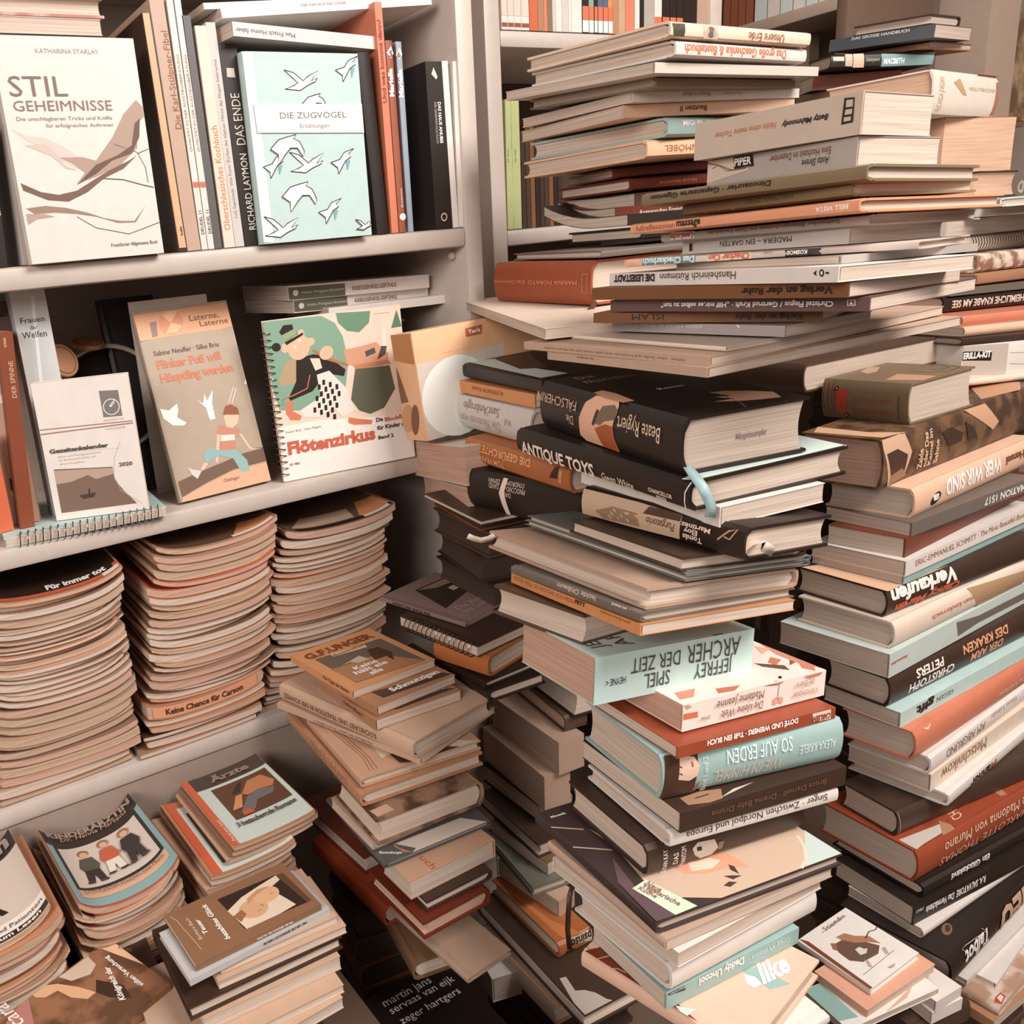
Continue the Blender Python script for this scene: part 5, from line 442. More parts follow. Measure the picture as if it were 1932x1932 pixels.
('fan3','paper',[(0.1052,0.7924,0.5025),(-0.004,-0.0009,-1.5364)],(0.1364,0.1913,0.0133),'tanc','page','lowest of the fanned pale softcovers at lower left','fanned softcovers',[],[],0),
('top7','hard',[(1.9829,1.1674,1.5663),(-0.0834,-0.0029,-3.0959)],(0.1094,0.1439,0.0183),'dark','page','book with pale page edges,topmost of the small far right pile','books of the small far right pile',[],[],0),
('ganze','paper',[(1.8675,1.0046,1.5296),(0.0917,0.0061,0.0471)],(0.1371,0.1975,0.0219),'slateb','page','slate softcover with pale capitals in the small far right pile','books of the small far right pile',[('S','DAS GROSSE HANDBUCH',(0.1532,0.0158),(-0.1082,0.0),(0.0,0.005),(215,220,220),'b')],[('S',(70,72,88),[(0.1644,0.0215),(0.0332,0.0215),(0.0326,0.0186),(0.1637,0.0191)])],0),
('brown7','hard',[(1.9062,1.0343,1.5175),(0.0919,0.0218,-0.0798)],(0.1362,0.1747,0.013),'brownl','page','brown softcover under the slate one in the small far right pile','books of the small far right pile',[],[],0),
('macbeth','hard',[(1.9296,1.0349,1.4911),(0.0651,-0.0559,0.9708)],(0.1041,0.1902,0.0252),'black','page','black hardcover with a grey-blue block and white capitals on its spine','books of the small far right pile',[('S','MACBETH',(0.0919,0.0047),(-0.0379,0.0),(0.0,0.0095),(225,238,238),'B'),('S','Shakespeare',(0.1258,0.0104),(-0.0256,0.0),(0.0,0.0072),(190,180,170),'i')],[('S',(122,152,152),[(0.0975,0.0231),(0.0004,0.0161),(0.0004,0.0004),(0.0947,0.0004)]),('S',(226,184,156),[(0.15,0.0248),(0.1307,0.0248),(0.1264,0.0004),(0.1469,0.001)]),('S',(226,200,180),[(0.1869,0.021),(0.1665,0.0201),(0.1653,0.0129),(0.1858,0.0138)]),('S',(200,180,165),[(0.1649,0.0248),(0.1516,0.0248),(0.1485,0.0027),(0.1619,0.004)])],0),
('under7','paper',[(1.9228,1.0899,1.4662),(0.0568,-0.0374,0.8405)],(0.0941,0.16,0.0267),'redbrown','page','dark red paperback at the foot of the small far right pile','books of the small far right pile',[],[],0),
('rose','hard',[(1.9442,0.9239,1.3799),(0.0137,-0.0041,1.6878)],(0.1746,0.2782,0.0683),'rose','peach','thick cream hardcover with flowered spine right of the thick beige paperback','books at the right edge',[('S','KIRSCHBLÜTEN',(0.01,0.0459),(0.1221,0.0),(0.0,-0.0073),(205,185,165),''),('S','RICARDA JORDAN',(0.2361,0.0061),(0.0,0.0509),(0.0191,0.0),(205,185,165),'')],[('S',(196,160,120),[(0.1979,0.0503),(0.1715,0.0579),(0.1403,0.0306),(0.1583,0.0322)]),('S',(176,112,74),[(0.0098,0.058),(0.0004,0.0577),(0.0004,0.0051),(0.0145,0.0034)]),('T',(196,110,70),[(0.0016,0.0931),(0.0004,0.0004),(0.0157,0.0004),(0.039,0.0004)])],0),
('pageblock','paper',[(1.7978,1.0535,1.2866),(-0.0144,0.0006,-1.6314)],(0.1231,0.219,0.0951),'orangeb','peach','thick paperback showing a bare cream page block at the right edge','books at the right edge',[],[],0),
('oblock','hard',[(1.8046,1.0294,1.2389),(-0.0129,0.0023,-1.4051)],(0.1468,0.2192,0.0462),'black','peach','black hardcover with one big white letter at the right edge','books at the right edge',[('S','O',(0.8425,0.0102),(-0.0505,0.0),(0.0,0.0291),(240,232,225),'B')],[],0),
('whitet','hard',[(1.7702,0.8187,1.2212),(-0.0044,0.0069,-0.7339)],(0.2309,0.3262,0.0147),'tealw','page','thin white board book near the right edge above the mint one','books at the right edge',[],[],0),
('tealb','paper',[(1.7784,0.8582,1.2077),(-0.0005,0.01,-0.0312)],(0.2413,0.2953,0.0118),'mint','page','thin mint softcover near the right edge','books at the right edge',[],[],0),
('whitep','paper',[(1.7334,0.8819,1.1774),(-0.0013,0.0132,-0.082)],(0.2423,0.3157,0.0282),'white','page','wide white softcover above the wire-bound pad at the right edge','books at the right edge',[],[],0),
('spiral6','spiral',[(1.9888,0.8469,1.1456),(0.0192,0.0002,1.5346)],(0.1926,0.2507,0.0249),'greyd','page','grey wire-bound pad at the right edge','books at the right edge',[],[],0),
('pattern6','hard',[(1.968,0.8041,1.1116),(0.0216,-0.0007,1.523)],(0.1688,0.2575,0.0305),'pattern','page','cream book with brown sketch pattern on its spine at the right edge','books at the right edge',[],[],0),
('brown6','hard',[(1.9449,0.7857,1.0913),(0.0263,-0.0011,1.5057)],(0.1687,0.257,0.0183),'brownl','page','brown hardcover under the sketch-patterned book at the right edge','books at the right edge',[],[],0),
('grey6','paper',[(1.9136,0.7681,1.0771),(0.0312,0.0003,1.4194)],(0.2035,0.2896,0.012),'greyd','page','thin grey softcover on the black book at the right edge','books at the right edge',[],[],0),
('see6','hard',[(1.9003,0.7659,1.0499),(0.035,0.0009,1.3974)],(0.1911,0.2884,0.0262),'black','page','black hardcover with condensed cream capitals at the right edge','books at the right edge',[('S','HEIMLICHE KNABE AM SEE',(0.0949,0.0183),(0.1735,0.0),(0.0,-0.0119),(215,195,180),'b')],[],0),
('fold1','mag',[(1.9032,0.702,1.0315),(0.0369,0.0001,1.392)],(0.241,0.336,0.0161),'salmonr','page','salmon folded magazine at the right edge,upper of two folded ones','folded magazines',[],[],0),
('fold2','mag',[(1.8929,0.6842,1.016),(0.0381,0.0005,1.3637)],(0.2399,0.3355,0.015),'peach','page','peach folded magazine at the right edge,lower of two folded ones','folded magazines',[],[],0),
('darkgap','hard',[(1.8641,0.6609,1.0038),(0.0379,0.0023,1.2936)],(0.2405,0.3243,0.0122),'dkbrown','page','dark thin book in shadow above the white carton at the right edge','books at the right edge',[],[],0),
('kit','box',[(1.8406,0.6525,0.953),(0.036,0.0044,1.2417)],(0.2399,0.3006,0.0516),'white','page','white carton with a black label at the right edge','books at the right edge',[('S','ERILLA-KIT',(0.2995,0.0305),(-0.0518,0.0),(0.0,0.01),(240,232,225),'B')],[('S',(190,176,164),[(0.3002,0.0512),(0.2161,0.0499),(0.2135,0.0004),(0.2959,0.0035)]),('S',(32,19,14),[(0.3002,0.0426),(0.246,0.0394),(0.2454,0.0239),(0.3002,0.0282)]),('S',(190,176,164),[(0.2108,0.034),(0.1838,0.0324),(0.1837,0.0334),(0.2108,0.035)]),('S',(190,176,164),[(0.2082,0.0161),(0.1804,0.0134),(0.1803,0.0144),(0.2081,0.0171)])],0),
('creammag','mag',[(1.8728,0.6437,0.9415),(0.0356,0.0017,1.3043)],(0.2405,0.3351,0.0107),'cream','page','cream magazine under the white carton at the right edge','books at the right edge',[],[],0),
('sachar','paper',[(0.1623,1.034,1.2703),(1.6365,-0.0,1.5708)],(0.12,0.1447,0.0113),'black','page','black paperback with an orange foot at the left edge of the top shelf',None,[('S','LOUIS SACHAR',(0.053,0.0108),(0.0305,0.0),(0.0,-0.0026),(240,232,225),'b')],[('S',(206,112,76),[(0.0472,0.0109),(0.0477,0.0109),(0.0127,0.0109),(0.0119,0.0109)])],0),
('greyspine','paper',[(0.1894,1.034,1.27),(1.6218,-0.0,1.5708)],(0.13,0.2224,0.0091),'grey','page','grey paperback spine just left of the white style guide',None,[],[],0),
('beefe','paper',[(0.3691,1.034,1.2695),(1.5552,-0.0,1.5708)],(0.17,0.254,0.0103),'dkbrown','page','dark-covered book with a thin peach spine right of the white style guide',None,[('S','befe',(0.0182,0.0081),(0.01,0.0),(0.0,-0.003),(90,60,45),'b')],[('S',(226,170,132),[(0.2534,0.0004),(0.2536,0.0079),(0.0042,0.0099),(0.0043,0.0012)])],0),
('karl','paper',[(0.3804,1.034,1.2695),(1.5517,-0.0,1.5708)],(0.17,0.2686,0.0167),'tan','page','tall tan paperback with brown lettering standing on the top shelf',None,[('S','Die Karl-Stülpner-Fibel',(0.1344,0.0154),(0.1019,0.0),(0.0,-0.0073),(150,90,65),'')],[],0),
('drudel','paper',[(0.3985,1.034,1.2695),(1.5596,-0.0,1.5708)],(0.17,0.2762,0.0074),'white','page','left one of two tall white booklets with a red stripe on the spine','tall white booklets',[('S','DRUDEL 11',(0.0178,0.0059),(0.0266,0.0),(0.0,-0.0039),(90,75,68),''),('S','QUALITÄT IN DER AUSSTIEGSBERATUNG',(0.1099,0.0051),(0.103,0.0),(0.0,-0.0034),(150,130,120),'i')],[('S',(196,110,80),[(0.0766,0.0004),(0.0764,0.007),(0.0705,0.007),(0.0705,0.0004)])],0),
('drudel2','paper',[(0.407,1.034,1.2695),(1.5623,-0.0,1.5708)],(0.17,0.2766,0.0074),'white','page','right one of two tall white booklets with a red stripe on the spine','tall white booklets',[('S','DRUDEL 11',(0.018,0.0068),(0.0267,0.0),(0.0,-0.0041),(90,75,68),''),('S','QUALITÄT IN DER AUSSTIEGSBERATUNG',(0.1096,0.0055),(0.1035,0.0),(0.0,-0.0035),(150,130,120),'i')],[('S',(196,110,80),[(0.0765,0.0004),(0.0763,0.007),(0.0702,0.007),(0.0704,0.0004)])],0),
('greypic','paper',[(0.4148,1.034,1.2695),(1.5566,-0.0,1.5708)],(0.16,0.2528,0.01),'slate','page','slate paperback with a photo spine right of the two white booklets',None,[],[],0),
('kochbuch','paper',[(0.428,1.034,1.2695),(1.5596,-0.0,1.5708)],(0.15,0.2429,0.0137),'peachl','page','pale peach paperback spine with orange lettering on the top shelf',None,[('S','Oberschlesisches Kochbuch',(0.0202,0.0106),(0.1172,0.0),(0.0,-0.0078),(214,130,92),'')],[],0),
('moewe','paper',[(0.4424,1.034,1.2695),(1.5563,-0.0,1.5708)],(0.15,0.2468,0.0117),'ltgrey','page','slim pale grey paperback spine left of the black thriller',None,[('S','Luis Sepúlveda  Wie Kater Zorbas der kleinen Möwe das Fliegen beibrachte',(0.0337,0.0072),(0.1749,0.0),(0.0,-0.0037),(150,140,132),'')],[],0),
('ende','paper',[(0.4551,1.034,1.2695),(1.5535,-0.0,1.5708)],(0.12,0.2251,0.0229),'black','page','black thriller with white capitals on its spine left of the bird book',None,[('S','RICHARD LAYMON',(0.0183,0.0172),(0.0871,0.0),(0.0,-0.0089),(232,222,212),''),('S','DAS ENDE',(0.1154,0.0179),(0.0566,0.0),(0.0,-0.0114),(214,200,186),'')],[('S',(200,186,174),[(0.1994,0.0063),(0.1989,0.0158),(0.189,0.016),(0.1896,0.0056)])],0),
('blackband','hard',[(0.6449,1.034,1.2695),(1.526,-0.0,1.5708)],(0.13,0.2193,0.0242),'black','page','black hardcover standing just right of the bird book',None,[],[],0),
('kommt','paper',[(0.6704,1.034,1.2695),(1.5658,-0.0,1.5708)],(0.15,0.2772,0.0106),'salmonr','page','tall salmon booklet with red lettering standing right of the bird book',None,[('S','Und was kommt dann?',(0.1606,0.0071),(0.097,0.0),(0.0,-0.0058),(150,60,40),'b')],[],0),
('mariella','hard',[(0.6814,1.034,1.2695),(1.564,-0.0,1.5708)],(0.14,0.2338,0.0133),'redd2','page',"bronze-brown children's book with a white number five on its spine","numbered children's books",[('S','Mariella',(0.1679,0.0079),(0.0332,0.0),(0.0,-0.0064),(240,232,225),'B'),('S','5',(0.2152,0.006),(0.0,0.0046),(0.0068,0.0),(110,80,66),'b'),('S','Kosmos',(0.032,0.0092),(0.0234,0.0),(0.0,-0.0033),(240,232,225),'')],[('S',(232,222,212),[(0.2194,0.0021),(0.2274,0.0092),(0.2187,0.0129),(0.2131,0.0078)]),('S',(232,222,212),[(0.0194,0.0134),(0.0182,0.0131),(0.0172,0.0125),(0.0163,0.0116),(0.0156,0.0104),(0.0153,0.0091),(0.0152,0.0077),(0.0155,0.0064),(0.016,0.0051),(0.0168,0.0041),(0.0178,0.0033),(0.0189,0.0029),(0.0201,0.0029),(0.0213,0.0031),(0.0223,0.0038),(0.0232,0.0047),(0.0239,0.0059),(0.0242,0.0072),(0.0243,0.0086),(0.0241,0.0099),(0.0235,0.0112),(0.0227,0.0122),(0.0217,0.0129),(0.0206,0.0134)])],0),
('mariella2','hard',[(0.7011,1.042,1.2695),(1.571,-0.0,1.5708)],(0.14,0.2348,0.0113),'bluegrey','page',"blue-grey children's book with a white number six on its spine","numbered children's books",[('S','Mariella',(0.1682,0.0071),(0.034,0.0),(0.0,-0.0065),(240,232,225),'B'),('S','6',(0.2162,0.0022),(0.0,0.0047),(0.0069,0.0),(110,80,66),'b')],[('S',(232,222,212),[(0.2191,0.0004),(0.228,0.0058),(0.2201,0.0104),(0.2135,0.0045)])],0),
('anubis','paper',[(0.7429,1.034,1.2695),(1.5614,-0.0,1.5708)],(0.13,0.2104,0.028),'black','page','thick black paperback with white capitals at the right of the top shelf',None,[('S','DAS HAUS ANUBIS',(0.161,0.0156),(-0.0512,0.0),(0.0,0.005),(240,232,225),'b'),('S','DER GEHEIMNISVOLLE FLUCH',(0.161,0.0096),(-0.051,0.0),(0.0,0.0036),(190,180,172),'')],[('S',(214,200,186),[(0.1951,0.0086),(0.2034,0.0126),(0.1918,0.0183),(0.1885,0.0158)]),('S',(214,200,186),[(0.0148,0.0196),(0.0134,0.0193),(0.0121,0.0186),(0.0111,0.0177),(0.0103,0.0166),(0.0098,0.0153),(0.0097,0.014),(0.01,0.0127),(0.0106,0.0115),(0.0116,0.0105),(0.0127,0.0098),(0.0141,0.0094),(0.0155,0.0093),(0.0169,0.0096),(0.0181,0.0102),(0.0192,0.0111),(0.02,0.0123),(0.0204,0.0135),(0.0205,0.0149),(0.0202,0.0162),(0.0196,0.0174),(0.0187,0.0184),(0.0175,0.0191),(0.0162,0.0195)]),('S',(32,19,14),[(0.0149,0.0182),(0.0138,0.0179),(0.0129,0.0175),(0.0121,0.0168),(0.0116,0.016),(0.0112,0.0151),(0.0112,0.0141),(0.0114,0.0132),(0.0118,0.0123),(0.0125,0.0116),(0.0134,0.0111),(0.0144,0.0108),(0.0154,0.0107),(0.0164,0.0109),(0.0173,0.0114),(0.0181,0.012),(0.0187,0.0129),(0.019,0.0138),(0.0191,0.0148),(0.0189,0.0157),(0.0184,0.0166),(0.0177,0.0173),(0.0169,0.0178),(0.0159,0.0181)])],0),
('stray','paper',[(0.7717,1.034,1.2695),(1.5512,-0.0,1.5708)],(0.13,0.2113,0.0099),'white','page','left one of two slim white paperbacks beside the thick black one','slim white paperbacks',[],[],0),
('stray2','paper',[(0.7821,1.034,1.2697),(1.5868,-0.0,1.5708)],(0.13,0.211,0.0079),'white','page','right one of two slim white paperbacks beside the thick black one','slim white paperbacks',[],[],0),
('thinor','paper',[(0.7912,1.034,1.2697),(1.5962,-0.0,1.5708)],(0.13,0.2204,0.0075),'tan','page','thin tan booklet against the right side of the top shelf',None,[],[],0),
('stil','paper',[(0.1967,1.038,1.2695),(1.5708,-0.0,0.0)],(0.1487,0.224,0.02),'white','page','white style guide with a grey-brown veil on its facing-out cover',None,[('T','KATHARINA STARLAY',(0.0422,0.2079),(0.0663,0.0),(0.0,0.0044),(170,160,155),''),('T','STIL',(0.0091,0.1666),(0.0593,0.0),(0.0,0.0194),(120,100,92),''),('T','GEHEIMNISSE',(0.01,0.1525),(0.1039,0.0),(0.0,0.01),(130,108,98),''),('T','Die unschlagbaren Tricks und Kniffe',(0.011,0.1432),(0.101,0.0),(0.0,0.0037),(150,130,120),''),('T','für erfolgreiches Auftreten',(0.0398,0.1363),(0.0723,0.0),(0.0,0.0036),(150,130,120),''),('T','Frankfurter Allgemeine Buch',(0.0888,0.0112),(0.0538,0.0),(0.0,0.0039),(80,70,64),'')],[('T',(206,192,182),[(0.0031,0.1356),(0.0177,0.1287),(0.037,0.1262),(0.0555,0.1169),(0.0683,0.1062),(0.0795,0.1024),(0.0647,0.0945),(0.0475,0.1048),(0.0366,0.1161),(0.0181,0.1233)]),('T',(170,144,130),[(0.0477,0.1062),(0.0727,0.1061),(0.087,0.1021),(0.1092,0.1253),(0.1254,0.1487),(0.1417,0.1628),(0.1483,0.1555),(0.1483,0.1457),(0.1393,0.1388),(0.1352,0.1134),(0.1137,0.097),(0.0841,0.0853),(0.062,0.0793),(0.0729,0.09),(0.0598,0.1003)]),('T',(104,78,66),[(0.1362,0.1388),(0.1433,0.1443),(0.1394,0.1247),(0.128,0.1079),(0.1052,0.1015),(0.0846,0.0882),(0.0618,0.0779),(0.0863,0.0979),(0.1123,0.107),(0.1294,0.1164)]),('T',(116,88,74),[(0.0033,0.0826),(0.0228,0.0727),(0.041,0.069),(0.0608,0.0723),(0.0839,0.0839),(0.1005,0.0918),(0.1237,0.1009),(0.134,0.1063),(0.1161,0.0926),(0.0929,0.0836),(0.0724,0.0703),(0.0499,0.0615),(0.0284,0.0641),(0.0047,0.075)]),('T',(150,122,108),[(0.0042,0.0571),(0.0245,0.0587),(0.0459,0.0554),(0.0687,0.0491),(0.0859,0.0423),(0.1039,0.0382),(0.1195,0.0372),(0.1348,0.0525),(0.1209,0.0356),(0.1004,0.0362),(0.077,0.0443),(0.0565,0.0484),(0.0333,0.0512),(0.0116,0.0511)]),('T',(176,150,136),[(0.0031,0.0516),(0.023,0.0504),(0.0326,0.047),(0.0134,0.0454),(0.0032,0.0405)]),('T',(104,78,66),[(0.09,0.0843),(0.1143,0.0818),(0.1141,0.0806),(0.0898,0.0831)]),('T',(104,78,66),[(0.1143,0.0818),(0.1369,0.075),(0.1366,0.0738),(0.1141,0.0806)]),('T',(104,78,66),[(0.1369,0.075),(0.1477,0.0723),(0.1474,0.0711),(0.1366,0.0738)]),('T',(104,78,66),[(0.1341,0.1081),(0.1481,0.1126),(0.1484,0.1119),(0.1344,0.1073)]),('T',(104,78,66),[(0.0562,0.0459),(0.0751,0.0332),(0.0748,0.0324),(0.0558,0.0452)]),('T',(104,78,66),[(0.0751,0.0332),(0.111,0.0241),(0.1109,0.0233),(0.0748,0.0324)]),('T',(104,78,66),[(0.111,0.0241),(0.1309,0.0294),(0.1311,0.0286),(0.1109,0.0233)]),('T',(104,78,66),[(0.1309,0.0294),(0.1482,0.0342),(0.1484,0.0334),(0.1311,0.0286)]),('T',(120,92,80),[(0.1097,0.1187),(0.1347,0.1094),(0.1342,0.1088),(0.1094,0.1179)]),('T',(120,92,80),[(0.1347,0.1094),(0.1418,0.0932),(0.141,0.093),(0.1342,0.1088)]),('T',(120,92,80),[(0.1418,0.0932),(0.1424,0.0771),(0.1416,0.0771),(0.141,0.093)]),('T',(200,182,170),[(0.0145,0.1194),(0.0359,0.1202),(0.0468,0.109),(0.0523,0.0992),(0.0645,0.0932),(0.053,0.095),(0.0408,0.1078)])],0),
